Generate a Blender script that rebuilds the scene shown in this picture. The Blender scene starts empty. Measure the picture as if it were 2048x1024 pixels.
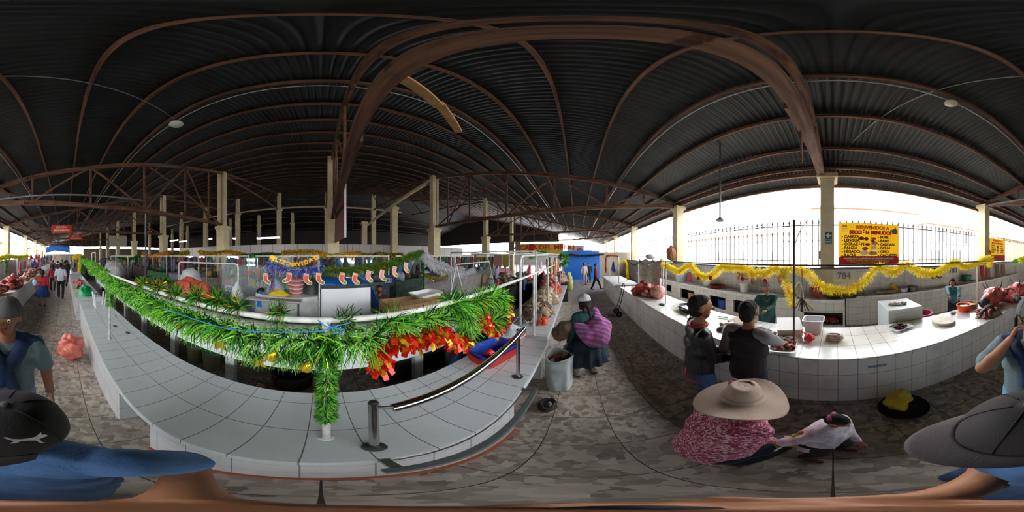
import bpy, bmesh, math, random
from math import sin, cos, tan, pi, radians as R, sqrt, atan2
from mathutils import Vector, Matrix, Euler, noise
random.seed(11)
SC = bpy.context.scene
COL = SC.collection
# ---------------------------------------------------------------- camera, world, exposure
H0 = 2.0                                   # height of the 360 camera above the floor
AX = 642.0                                 # column of the frame that looks along +Y (into the hall)
cam = bpy.data.cameras.new('camera'); cam.type = 'PANO'
if hasattr(cam, 'panorama_type'): cam.panorama_type = 'EQUIRECTANGULAR'
else: cam.cycles.panorama_type = 'EQUIRECTANGULAR'
cam.clip_start = 0.02; cam.clip_end = 400
camo = bpy.data.objects.new('camera', cam); COL.objects.link(camo)
camo.location = (0, 0, H0)
camo.rotation_euler = (pi/2, 0, -(1024-AX)/2048*2*pi)
SC.camera = camo
W = bpy.data.worlds.new('world'); SC.world = W; W.use_nodes = True
_bg = W.node_tree.nodes['Background']; _bg.inputs[0].default_value = (0.93, 0.965, 1.0, 1); _bg.inputs[1].default_value = 5.2
SC.view_settings.view_transform = 'Standard'; SC.view_settings.look = 'None'
SC.view_settings.exposure = 1.42; SC.view_settings.gamma = 1; SC.view_settings.use_curve_mapping = False
SC.cycles.max_bounces = 7; SC.cycles.diffuse_bounces = 5; SC.cycles.glossy_bounces = 3
SC.cycles.transmission_bounces = 4; SC.cycles.transparent_max_bounces = 8
SC.cycles.sample_clamp_indirect = 6; SC.cycles.caustics_reflective = False; SC.cycles.caustics_refractive = False
SC.cycles.use_denoising = True

# ---------------------------------------------------------------- helpers
def ray(px, py):
    a = (px-AX)/2048*2*pi; e = (512-py)/1024*pi
    return Vector((cos(e)*sin(a), cos(e)*cos(a), sin(e)))
def at(px, py, X=None, Y=None, Z=None, D=None):
    """the point of the place seen at a pixel of the photograph, on plane x=X, y=Y, z=Z or at ground distance D"""
    d = ray(px, py)
    if X is not None: t = X/d.x
    elif Y is not None: t = Y/d.y
    elif Z is not None: t = (Z-H0)/d.z
    else: t = D/sqrt(d.x*d.x+d.y*d.y)
    return Vector((0, 0, H0)) + d*t

def wpos(o):
    v = Vector((0, 0, 0))
    while o is not None: v += o.location; o = o.parent
    return v
def mk(name, me, mats=None, parent=None, origin=None):
    o = bpy.data.objects.new(name, me); COL.objects.link(o)
    if mats is not None:
        for m in (mats if isinstance(mats, (list, tuple)) else [mats]): me.materials.append(m)
    if parent is not None:
        o.parent = parent; sh = wpos(parent)
    else:
        if origin is None and len(me.vertices):
            n = len(me.vertices); co = [0.0]*(3*n); me.vertices.foreach_get('co', co)
            xs, ys, zs = co[0::3], co[1::3], co[2::3]
            origin = Vector(((min(xs)+max(xs))/2, (min(ys)+max(ys))/2, min(zs)))
        sh = Vector(origin or (0, 0, 0)); o.location = sh
    me.transform(Matrix.Translation(-sh)); me.update()
    return o
def tag(o, label=None, cat=None, group=None, kind=None):
    if label: o['label'] = label
    if cat: o['category'] = cat
    if group: o['group'] = group
    if kind: o['kind'] = kind
    return o
def thing(name, label, cat, loc=(0, 0, 0), group=None):
    o = bpy.data.objects.new(name, None); COL.objects.link(o); o.location = loc
    o.empty_display_size = .1
    return tag(o, label, cat, group)
def copy_tree(o, parent=None):
    c = o.copy(); COL.objects.link(c)
    if parent is not None: c.parent = parent
    for ch in list(o.children): copy_tree(ch, c)
    return c
def dup(o, loc, rz=None, label=None, group=None, scale=None):
    c = copy_tree(o); c.location = loc
    if rz is not None: c.rotation_euler.z = rz
    if label: c['label'] = label
    if group: c['group'] = group
    if scale: c.scale = (scale,)*3 if isinstance(scale, (int, float)) else scale
    return c

class MB:
    """collects shapes into one mesh object"""
    def __init__(s): s.v = []; s.f = []; s.m = []; s.cur = 0
    def mat(s, i): s.cur = i; return s
    def add(s, vs, fs):
        n = len(s.v); s.v.extend([tuple(v) for v in vs]); s.f.extend([tuple(n+i for i in f) for f in fs]); s.m.extend([s.cur]*len(fs)); return s
    def box(s, c, d, rz=0, M=None, bev=0):
        """bev>0 cuts the twelve edges by a chamfer"""
        c = Vector(c); hx, hy, hz = d[0]/2, d[1]/2, d[2]/2
        Mx = M if M is not None else Matrix.Rotation(rz, 3, 'Z')
        if bev <= 0 or bev*2.2 > min(d):
            vs = [c+Mx@Vector((x*hx, y*hy, z*hz)) for x in (-1, 1) for y in (-1, 1) for z in (-1, 1)]
            return s.add(vs, [(0, 1, 3, 2), (4, 6, 7, 5), (0, 4, 5, 1), (2, 3, 7, 6), (0, 2, 6, 4), (1, 5, 7, 3)])
        bm = bmesh.new(); bmesh.ops.create_cube(bm, size=1)
        for v in bm.verts: v.co = Vector((v.co.x*d[0], v.co.y*d[1], v.co.z*d[2]))
        bmesh.ops.bevel(bm, geom=bm.edges[:], offset=bev, segments=2, profile=.6, affect='EDGES')
        vs = [c+Mx@v.co for v in bm.verts]; fs = [[v.index for v in f.verts] for f in bm.faces]; bm.free()
        return s.add(vs, fs)
    def span(s, a, b, bev=0):
        a, b = Vector(a), Vector(b); return s.box((a+b)/2, [abs(x) for x in (b-a)], bev=bev)
    def bar(s, p0, p1, w, h, up=(0, 0, 1), bev=0):
        p0, p1 = Vector(p0), Vector(p1); x = (p1-p0); L = x.length; x.normalize(); u = Vector(up)
        y = u.cross(x)
        if y.length < 1e-4: y = Vector((0, 1, 0)).cross(x)
        y.normalize(); z = x.cross(y)
        M = Matrix((x, y, z)).transposed()
        return s.box((p0+p1)/2, (L, w, h), M=M, bev=bev)
    def tube(s, pts, r, seg=10, cap=True, closed=False, rs=None, flat=None):
        pts = [Vector(p) for p in pts]; n = len(pts); rings = []
        T = []
        for i in range(n):
            if closed: t = pts[(i+1) % n]-pts[i-1]
            else: t = pts[min(i+1, n-1)]-pts[max(i-1, 0)]
            T.append(t.normalized() if t.length > 1e-9 else Vector((0, 0, 1)))
        a = Vector((0, 0, 1)) if abs(T[0].z) < .9 else Vector((1, 0, 0))
        u = (a-T[0]*a.dot(T[0])).normalized()
        for i in range(n):
            u = (u-T[i]*u.dot(T[i]))
            u = u.normalized() if u.length > 1e-6 else Vector((1, 0, 0))
            w = T[i].cross(u); rr = rs[i] if rs else r
            rings.append([pts[i]+(u*cos(2*pi*k/seg)*(flat or 1)+w*sin(2*pi*k/seg))*rr for k in range(seg)])
        vs = [v for g in rings for v in g]; fs = []
        m = n if closed else n-1
        for i in range(m):
            j = (i+1) % n
            for k in range(seg):
                fs.append((i*seg+k, i*seg+(k+1) % seg, j*seg+(k+1) % seg, j*seg+k))
        if cap and not closed: fs.append(tuple(range(seg))[::-1]); fs.append(tuple((n-1)*seg+k for k in range(seg)))
        return s.add(vs, fs)
    def cyl(s, p0, p1, r, r1=None, seg=16, cap=True): return s.tube([p0, p1], r, seg, cap, rs=[r, r if r1 is None else r1])
    def lathe(s, prof, c=(0, 0, 0), seg=24, M=None, sx=1, sy=1):
        c = Vector(c); vs = []; fs = []; n = len(prof)
        for r, z in prof:
            for k in range(seg):
                p = Vector((r*cos(2*pi*k/seg)*sx, r*sin(2*pi*k/seg)*sy, z)); vs.append(c+(M@p if M is not None else p))
        for i in range(n-1):
            for k in range(seg): fs.append((i*seg+k, i*seg+(k+1) % seg, (i+1)*seg+(k+1) % seg, (i+1)*seg+k))
        if prof[0][0] > 1e-4: fs.append(tuple(range(seg))[::-1])
        if prof[-1][0] > 1e-4: fs.append(tuple((n-1)*seg+k for k in range(seg)))
        return s.add(vs, fs)
    def ball(s, c, r, seg=12, rings=8, M=None, nz=0, ns=3.0, sd=0):
        c = Vector(c); r = (r,)*3 if isinstance(r, (int, float)) else r; vs = []; fs = []
        off = Vector((sd*7.1, sd*3.3, sd*1.7))
        for i in range(rings+1):
            t = pi*i/rings
            for k in range(seg):
                d = Vector((sin(t)*cos(2*pi*k/seg), sin(t)*sin(2*pi*k/seg), cos(t)))
                q = 1+nz*noise.noise(d*ns+off) if nz else 1
                p = Vector((d.x*r[0], d.y*r[1], d.z*r[2]))*q
                vs.append(c+(M@p if M is not None else p))
        for i in range(rings):
            for k in range(seg): fs.append((i*seg+k, (i+1)*seg+k, (i+1)*seg+(k+1) % seg, i*seg+(k+1) % seg))
        return s.add(vs, fs)
    def grid(s, fn, nu, nv, wrapu=False, thick=0, two=False):
        """surface fn(u,v) in 0..1; thick>0 gives it a back"""
        P = [[Vector(fn(i/nu, j/nv)) for j in range(nv+1)] for i in range(nu+(0 if wrapu else 1))]
        U = len(P); V = nv+1; vs = [p for r_ in P for p in r_]; fs = []
        for i in range(U if wrapu else U-1):
            for j in range(V-1): fs.append((i*V+j, ((i+1) % U)*V+j, ((i+1) % U)*V+j+1, i*V+j+1))
        if thick:
            N = [Vector((0, 0, 0)) for _ in vs]
            for f in fs:
                n = (vs[f[1]]-vs[f[0]]).cross(vs[f[3]]-vs[f[0]])
                for i in f: N[i] += n
            vb = [v-(n.normalized() if n.length > 0 else n)*thick for v, n in zip(vs, N)]
            n0 = len(vs); fb = [tuple(n0+i for i in f[::-1]) for f in fs]; side = []
            if not wrapu:
                for i in range(U-1): side += [(i*V, n0+i*V, n0+(i+1)*V, (i+1)*V), (i*V+V-1, (i+1)*V+V-1, n0+(i+1)*V+V-1, n0+i*V+V-1)]
                for j in range(V-1): side += [(j, j+1, n0+j+1, n0+j), ((U-1)*V+j, n0+(U-1)*V+j, n0+(U-1)*V+j+1, (U-1)*V+j+1)]
            else:
                for i in range(U):
                    k = (i+1) % U; side += [(i*V, n0+i*V, n0+k*V, k*V), (i*V+V-1, k*V+V-1, n0+k*V+V-1, n0+i*V+V-1)]
            vs += vb; fs = fs+fb+side
        return s.add(vs, fs)
    def prism(s, poly, h, M=None, c=(0, 0, 0)):
        """polygon in xy extruded by h along z, then M"""
        c = Vector(c); n = len(poly); f = (lambda p: c+(M@Vector(p) if M is not None else Vector(p)))
        vs = [f((x, y, 0)) for x, y in poly]+[f((x, y, h)) for x, y in poly]
        return s.add(vs, [tuple(range(n))[::-1], tuple(range(n, 2*n))]+[(i, (i+1) % n, n+(i+1) % n, n+i) for i in range(n)])
    def build(s, name, mats, parent=None, smooth=False, origin=None, ang=None):
        me = bpy.data.meshes.new(name); me.from_pydata(s.v, [], s.f)
        mats = mats if isinstance(mats, (list, tuple)) else [mats]
        o = mk(name, me, mats, parent, origin)
        if any(s.m): me.polygons.foreach_set('material_index', s.m)
        if smooth:
            me.polygons.foreach_set('use_smooth', [True]*len(me.polygons))
            if ang is not None:
                try: me.set_sharp_from_angle(angle=R(ang))
                except Exception: pass
        me.update(); return o

# ---------------------------------------------------------------- materials
_M = {}
def pm(name, col, rough=.6, metal=0, noise_amt=.0, nscale=6, col2=None, bump=0, bscale=40, spec=None, emit=0, alpha=1, trans=0, sheen=0, detail=4):
    if name in _M: return _M[name]
    m = bpy.data.materials.new(name); m.use_nodes = True; nt = m.node_tree; b = nt.nodes['Principled BSDF']
    c = (*col, 1) if len(col) == 3 else col
    b.inputs['Base Color'].default_value = c; b.inputs['Roughness'].default_value = rough; b.inputs['Metallic'].default_value = metal
    if spec is not None: b.inputs['Specular IOR Level'].default_value = spec
    if trans: b.inputs['Transmission Weight'].default_value = trans; b.inputs['IOR'].default_value = 1.3
    if sheen: b.inputs['Sheen Weight'].default_value = sheen
    if emit: b.inputs['Emission Color'].default_value = c; b.inputs['Emission Strength'].default_value = emit
    if alpha < 1: b.inputs['Alpha'].default_value = alpha
    tc = nt.nodes.new('ShaderNodeTexCoord')
    if noise_amt or col2 is not None:
        n = nt.nodes.new('ShaderNodeTexNoise'); n.inputs['Scale'].default_value = nscale; n.inputs['Detail'].default_value = detail
        nt.links.new(tc.outputs['Object'], n.inputs['Vector'])
        r = nt.nodes.new('ShaderNodeValToRGB'); c2 = (*col2, 1) if col2 is not None else tuple(max(0, x*(1-noise_amt)) for x in c[:3])+(1,)
        r.color_ramp.elements[0].color = c2; r.color_ramp.elements[1].color = c
        r.color_ramp.elements[0].position = .36; r.color_ramp.elements[1].position = .62
        nt.links.new(n.outputs['Fac'], r.inputs['Fac']); nt.links.new(r.outputs['Color'], b.inputs['Base Color'])
    if bump:
        n2 = nt.nodes.new('ShaderNodeTexNoise'); n2.inputs['Scale'].default_value = bscale; nt.links.new(tc.outputs['Object'], n2.inputs['Vector'])
        bp = nt.nodes.new('ShaderNodeBump'); bp.inputs['Strength'].default_value = bump; bp.inputs['Distance'].default_value = .02
        nt.links.new(n2.outputs['Fac'], bp.inputs['Height']); nt.links.new(bp.outputs['Normal'], b.inputs['Normal'])
    _M[name] = m; return m
def foil(name, col, rough=.4, metal=0, tr=.45):
    """thin plastic foil: some light passes through it"""
    if name in _M: return _M[name]
    m = pm(name, col, rough, metal); nt = m.node_tree; b = nt.nodes['Principled BSDF']; o = nt.nodes['Material Output']
    t = nt.nodes.new('ShaderNodeBsdfTranslucent'); t.inputs[0].default_value = (*col, 1); x = nt.nodes.new('ShaderNodeMixShader'); x.inputs[0].default_value = tr
    nt.links.new(b.outputs[0], x.inputs[1]); nt.links.new(t.outputs[0], x.inputs[2]); nt.links.new(x.outputs[0], o.inputs['Surface']); return m
def tilemat(name, base, grout, size, off=(0, 0, 0), w=.012, rough=.12, var=.05, mott=None, mscale=30, voro=False, stain=None, bumpy=.25):
    """tiles cut on a world grid of the given size per axis; grout lines are left off the axis a face points along"""
    if name in _M: return _M[name]
    m = bpy.data.materials.new(name); m.use_nodes = True; nt = m.node_tree; N = nt.nodes; L = nt.links
    b = N['Principled BSDF']; b.inputs['Roughness'].default_value = rough
    g = N.new('ShaderNodeNewGeometry'); sp = N.new('ShaderNodeSeparateXYZ'); sn = N.new('ShaderNodeSeparateXYZ')
    L.new(g.outputs['Position'], sp.inputs[0]); L.new(g.outputs['True Normal'], sn.inputs[0])
    def mth(op, a, c=None, cl=False):
        n = N.new('ShaderNodeMath'); n.operation = op; n.use_clamp = cl
        for i, x in enumerate((a, c)):
            if x is None: continue
            if isinstance(x, (int, float)): n.inputs[i].default_value = x
            else: L.new(x, n.inputs[i])
        return n.outputs[0]
    tot = None; cells = []
    for i, ax in enumerate('XYZ'):
        if size[i] <= 0: continue
        q = mth('DIVIDE', mth('ADD', sp.outputs[ax], off[i]+100*size[i]), size[i])
        fr = mth('FRACT', q); cells.append(mth('FLOOR', q))
        d = mth('MINIMUM', fr, mth('SUBTRACT', 1.0, fr))
        ln = mth('LESS_THAN', d, w/2/size[i])
        face = mth('LESS_THAN', mth('ABSOLUTE', sn.outputs[ax]), .6)
        v = mth('MULTIPLY', ln, face); tot = v if tot is None else mth('MAXIMUM', tot, v)
    cb = N.new('ShaderNodeCombineXYZ')
    for i, c in enumerate(cells): L.new(c, cb.inputs[i])
    wn = N.new('ShaderNodeTexWhiteNoise'); L.new(cb.outputs[0], wn.inputs['Vector'])
    base_out = None
    if mott:
        if voro:
            vo = N.new('ShaderNodeTexVoronoi'); vo.inputs['Scale'].default_value = mscale
            ad = N.new('ShaderNodeVectorMath'); ad.operation = 'ADD'; L.new(g.outputs['Position'], ad.inputs[0]); L.new(wn.outputs['Color'], ad.inputs[1])
            ns = N.new('ShaderNodeTexNoise'); ns.inputs['Scale'].default_value = mscale*.8; L.new(g.outputs['Position'], ns.inputs['Vector'])
            sc = N.new('ShaderNodeVectorMath'); sc.operation = 'SCALE'; sc.inputs['Scale'].default_value = .08; L.new(ns.outputs['Color'], sc.inputs[0])
            a2 = N.new('ShaderNodeVectorMath'); a2.operation = 'ADD'; L.new(ad.outputs[0], a2.inputs[0]); L.new(sc.outputs[0], a2.inputs[1])
            L.new(a2.outputs[0], vo.inputs['Vector'])
            s3 = N.new('ShaderNodeSeparateColor'); L.new(vo.outputs['Color'], s3.inputs[0]); fac = s3.outputs[0]
        else:
            ns = N.new('ShaderNodeTexNoise'); ns.inputs['Scale'].default_value = mscale; ns.inputs['Detail'].default_value = 5; L.new(g.outputs['Position'], ns.inputs['Vector']); fac = ns.outputs['Fac']
        rp = N.new('ShaderNodeValToRGB'); L.new(fac, rp.inputs['Fac']); els = rp.color_ramp.elements
        els[0].color = (*mott[0], 1); els[1].color = (*mott[-1], 1)
        if not voro: els[0].position = .35; els[1].position = .65
        for i, c in enumerate(mott[1:-1]):
            e = els.new((i+1)/(len(mott)-1)*(1 if voro else .3)+(0 if voro else .35)); e.color = (*c, 1)
        base_out = rp.outputs['Color']
    hs = N.new('ShaderNodeHueSaturation')
    if base_out is not None: L.new(base_out, hs.inputs['Color'])
    else: hs.inputs['Color'].default_value = (*base, 1)
    L.new(mth('ADD', mth('MULTIPLY', wn.outputs['Value'], var), 1-var/2), hs.inputs['Value'])
    last = hs.outputs['Color']
    if stain:
        ns = N.new('ShaderNodeTexNoise'); ns.inputs['Scale'].default_value = stain[1]; ns.inputs['Detail'].default_value = 6; L.new(g.outputs['Position'], ns.inputs['Vector'])
        mr = N.new('ShaderNodeMapRange'); mr.inputs[1].default_value = .5; mr.inputs[2].default_value = .75; mr.inputs[4].default_value = stain[2]; L.new(ns.outputs['Fac'], mr.inputs[0])
        mx = N.new('ShaderNodeMix'); mx.data_type = 'RGBA'; L.new(mr.outputs[0], mx.inputs[0]); L.new(last, mx.inputs[6]); mx.inputs[7].default_value = (*stain[0], 1); last = mx.outputs[2]
    mx = N.new('ShaderNodeMix'); mx.data_type = 'RGBA'; L.new(tot, mx.inputs[0]); L.new(last, mx.inputs[6]); mx.inputs[7].default_value = (*grout, 1)
    L.new(mx.outputs[2], b.inputs['Base Color'])
    L.new(mth('ADD', mth('MULTIPLY', tot, .6), rough), b.inputs['Roughness'])
    bp = N.new('ShaderNodeBump'); bp.inputs['Strength'].default_value = bumpy; bp.inputs['Distance'].default_value = .004; bp.invert = True
    L.new(tot, bp.inputs['Height']); L.new(bp.outputs[0], b.inputs['Normal'])
    _M[name] = m; return m
def wood(name, c1, c2, rough=.7, scale=3, ax=0):
    if name in _M: return _M[name]
    m = pm(name, c1, rough); nt = m.node_tree; N = nt.nodes; L = nt.links; b = N['Principled BSDF']
    tc = N.new('ShaderNodeTexCoord'); mp = N.new('ShaderNodeMapping'); s = [12, 12, 12]; s[ax] = .8; mp.inputs['Scale'].default_value = [x*scale/3 for x in s]
    L.new(tc.outputs['Object'], mp.inputs[0]); n = N.new('ShaderNodeTexNoise'); n.inputs['Detail'].default_value = 6; n.inputs['Scale'].default_value = 1.2; L.new(mp.outputs[0], n.inputs['Vector'])
    r = N.new('ShaderNodeValToRGB'); r.color_ramp.elements[0].position = .35; r.color_ramp.elements[1].position = .68
    r.color_ramp.elements[0].color = (*c2, 1); r.color_ramp.elements[1].color = (*c1, 1)
    L.new(n.outputs['Fac'], r.inputs[0]); L.new(r.outputs[0], b.inputs['Base Color'])
    bp = N.new('ShaderNodeBump'); bp.inputs['Strength'].default_value = .3; bp.inputs['Distance'].default_value = .01; L.new(n.outputs['Fac'], bp.inputs['Height']); L.new(bp.outputs[0], b.inputs['Normal'])
    return m
def srgb(h):
    h = h.lstrip('#'); return tuple((lambda c: c/12.92 if c <= .04045 else ((c+.055)/1.055)**2.4)(int(h[i:i+2], 16)/255) for i in (0, 2, 4))
def text_mesh(s, size, mats, parent, M, name='lettering', bold=.0, ext=.002, align='CENTER', sx=1, kind=None):
    cu = bpy.data.curves.new('t', 'FONT'); cu.body = s; cu.size = size; cu.align_x = align; cu.align_y = 'CENTER'; cu.extrude = ext; cu.offset = bold; cu.resolution_u = 3
    ob = bpy.data.objects.new('t', cu); COL.objects.link(ob)
    dg = bpy.context.evaluated_depsgraph_get(); me = bpy.data.meshes.new_from_object(ob.evaluated_get(dg)); bpy.data.objects.remove(ob); bpy.data.curves.remove(cu)
    me.transform(M @ Matrix.Diagonal((sx, 1, 1, 1))); me.materials.clear(); return mk(name, me, mats, parent)
def face_M(c, right, up=(0, 0, 1)):
    """matrix for flat things: local x -> right, y -> up, z -> towards the viewer"""
    r = Vector(right).normalized(); u = Vector(up); u = (u-r*u.dot(r)).normalized(); n = r.cross(u)
    M = Matrix((r, u, n)).transposed().to_4x4(); M.translation = Vector(c); return M
# ================================================================ THE SETTING
m_roof = pm('corrugated_zinc', srgb('#2f3437'), .5, .2, col2=srgb('#222527'), nscale=1.3)
m_wood = wood('truss_wood', srgb('#7d5a43'), srgb('#452c20'), .75, ax=1)
m_woodx = wood('purlin_wood', srgb('#84604a'), srgb('#4a3026'), .75, ax=0)
m_pale = wood('pale_wood', srgb('#c9a06c'), srgb('#a9804f'), .6, ax=0)
m_cream = pm('cream_plaster', srgb('#d9cda9'), .7, col2=srgb('#c9bb94'), nscale=2.2, bump=.15)
m_floor = tilemat('floor_tiles', srgb('#877a6e'), srgb('#3d3833'), (.435, .435, 0), off=(.0, .24, 0), w=.006, rough=.38, var=.15,
                  mott=(srgb('#776c62'), srgb('#978a7d'), srgb('#ada094'), srgb('#b9ada1'), srgb('#867b70'), srgb('#c3b8ab')), mscale=19, voro=True, stain=(srgb('#5f5348'), 1.7, .5))
m_white = tilemat('white_counter_tiles', srgb('#dce1e3'), srgb('#6b6b68'), (.2, .3, .27), off=(.055, -.39+.0, 0), w=.005, rough=.13, var=.05, stain=(srgb('#a59c8e'), 2.4, .25))
m_white2 = tilemat('white_wall_tiles', srgb('#efefeb'), srgb('#77736c'), (.2, .3, .27), off=(.05, .11, 0), w=.006, rough=.14, var=.06, stain=(srgb('#9c8f80'), 1.9, .45))
m_white3 = tilemat('small_wall_tiles', srgb('#dad9d3'), srgb('#8b867c'), (.2, .2, .2), off=(.02, 0, .05), w=.006, rough=.2, var=.06, stain=(srgb('#8d8474'), 2.1, .5))
m_plaster = pm('white_paint', srgb('#d3d6d6'), .45, col2=srgb('#bcbdba'), nscale=5)
m_conc = pm('concrete', srgb('#8b8378'), .85, col2=srgb('#6b635a'), nscale=3, bump=.3)
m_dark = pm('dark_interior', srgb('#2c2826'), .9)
m_pipe = pm('grey_conduit', srgb('#a8abab'), .4, .2)

def roofH(y): return 3.98+.252*y+2.0            # underside of the roof
def struct(o): o['kind'] = 'structure'; return o
mb = MB(); mb.span((-46, -6.6, -.1), (38, 40, 0)); struct(mb.build('floor', m_floor, origin=(0, 0, 0)))
mb = MB(); mb.span((-60, -40, -.35), (60, -6.6, -.12)); struct(mb.build('street', m_conc, origin=(0, 0, 0)))

# corrugated roof: real ridges running down the slope
def corr(x0, x1, y0, y1, fn, lam=.13, amp=.017):
    m = MB(); n = int((x1-x0)/lam*6); rows = max(1, int(abs(y1-y0)/6))
    m.grid(lambda u, v: (x0+(x1-x0)*u, y0+(y1-y0)*v, fn(y0+(y1-y0)*v)+amp*sin(2*pi*(x0+(x1-x0)*u)/lam)+.045), n, rows, thick=.004)
    return m
o = corr(-45, 36, -5.75, 26, roofH).build('ceiling', m_roof, smooth=True, origin=(0, 0, 0)); struct(o)
o = corr(-45, 36, 26, 42, lambda y: roofH(26)-(y-26)*.3).build('ceiling_far_slope', m_roof, smooth=True, origin=(0, 0, 0)); struct(o)

# purlins
ys = [-5.62, -4.65, -3.85, -2.79, -1.76, -.73, .35, 1.45, 2.48, 3.58, 4.62, 5.66, 6.8, 7.9]+[9.0+1.1*i for i in range(16)]
for i, y in enumerate(ys):
    mb = MB(); z = roofH(y)-.02; x = -45
    while x < 36:
        L = 6.7; dz = random.uniform(-.015, .015); mb.bar((x, y, z+dz), (min(x+L+.2, 36), y+random.uniform(-.02, .02), z-dz), .055 if y > -5 else .09, .1); x += L
    p = mb.build('roof_purlin', m_woodx, origin=(0, y, z))
    tag(p, 'long brown timber purlin under the corrugated roof, running the length of the hall', 'beam', 'roof purlins under the corrugated sheets')
for y in (27.5, 29.5, 31.5, 33.5, 36, 39):
    mb = MB(); z = roofH(26)-(y-26)*.3-.02; mb.bar((-45, y, z), (36, y, z), .06, .1)
    tag(mb.build('roof_purlin', m_woodx, origin=(0, y, z)), 'long brown timber purlin under the corrugated roof, running the length of the hall', 'beam', 'roof purlins under the corrugated sheets')

XO = [.165+6.7*k for k in range(-6, 5)]           # outer pillars on y=-4.9
XI = [.65+6.7*k for k in range(-6, 5)]            # inner posts on y=8.8
def where(k, row):
    a = abs(k); side = 'towards the blue wall' if k > 0 else 'towards the red signs'
    n = ['', 'first', 'second', 'third', 'fourth', 'fifth', 'sixth'][a]
    if k == 0: return {'outer': 'beside the yellow poster, carrying the exit sign', 'inner': 'right beside the tall hanging poster'}[row]
    return f'{n} from the {"exit sign pillar" if row == "outer" else "hanging poster"}, {side}'
for k in range(-6, 5):
    x = XO[k+6]
    t = thing('pillar', 'square cream window-side pillar, '+where(k, 'outer'), 'pillar', (x, -4.9, 0))
    mb = MB(); mb.span((x-.2, -5.1, 0), (x+.2, -4.7, 4.5)); mb.build('shaft', m_cream, t)
    mb = MB(); mb.span((x-.22, -5.12, 4.38), (x+.22, -4.68, 4.44)); mb.span((x-.3, -5.2, 4.44), (x+.3, -4.6, 4.6), bev=.02); mb.build('capital', m_cream, t)
for k in range(-6, 4):
    x = XI[k+6]
    t = thing('hall_post', 'tall two-stage cream post, '+where(k, 'inner'), 'pillar', (x, 8.8, 0))
    mb = MB(); mb.span((x-.3, 8.5, 0), (x+.3, 9.1, 3.75)); mb.build('shaft', m_cream, t)
    mb = MB(); mb.span((x-.38, 8.42, 3.75), (x+.38, 9.18, 3.95), bev=.02); mb.span((x-.34, 8.46, 3.66), (x+.34, 9.14, 3.75)); mb.build('capital', m_cream, t)
    mb = MB(); mb.span((x-.3, 8.6, 3.95), (x-.02, 8.95, 8.05)); mb.span((x+.1, 8.62, 3.95), (x+.24, 8.93, 7.95)); mb.build('upper_shaft', m_cream, t)
row = 'slender cream post deep in the dark hall behind the white panel wall'
for Y, xs, zt, zc in ((22.5, [-5.9+6.7*k for k in range(-5, 3)], 11.4, 8.7), (30, [-5.3+6.7*k for k in range(-5, 2)], 10.2, 8.0), (15.2, [7.3], 7.3, 6.9), (19.5, [5.3], 6.3, 6.0)):
    for x in xs:
        t = thing('hall_post', row, 'pillar', (x, Y, 0), 'slender posts deep in the hall')
        mb = MB(); mb.span((x-.3, Y-.3, 0), (x+.3, Y+.3, zc)); mb.build('shaft', m_cream, t)
        mb = MB(); mb.span((x-.4, Y-.4, zc), (x+.4, Y+.4, zc+.25)); mb.build('capital', m_cream, t)
        mb = MB(); mb.span((x-.25, Y-.25, zc+.25), (x+.25, Y+.25, zt)); mb.build('upper_shaft', m_cream, t)
mb = MB(); mb.bar((-34, 22.2, 8.9), (12, 22.2, 8.9), .15, .18); tag(mb.build('tie_beam', m_cream), 'pale horizontal tie beam joining the far row of posts', 'beam')
mb = MB(); mb.bar((7.4, 9.0, 7.9), (6.0, 22.0, 6.0), .22, .22); tag(mb.build('slanting_beam', m_cream), 'pale slanting beam running from the tall inner post back into the dark hall', 'beam')

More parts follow.
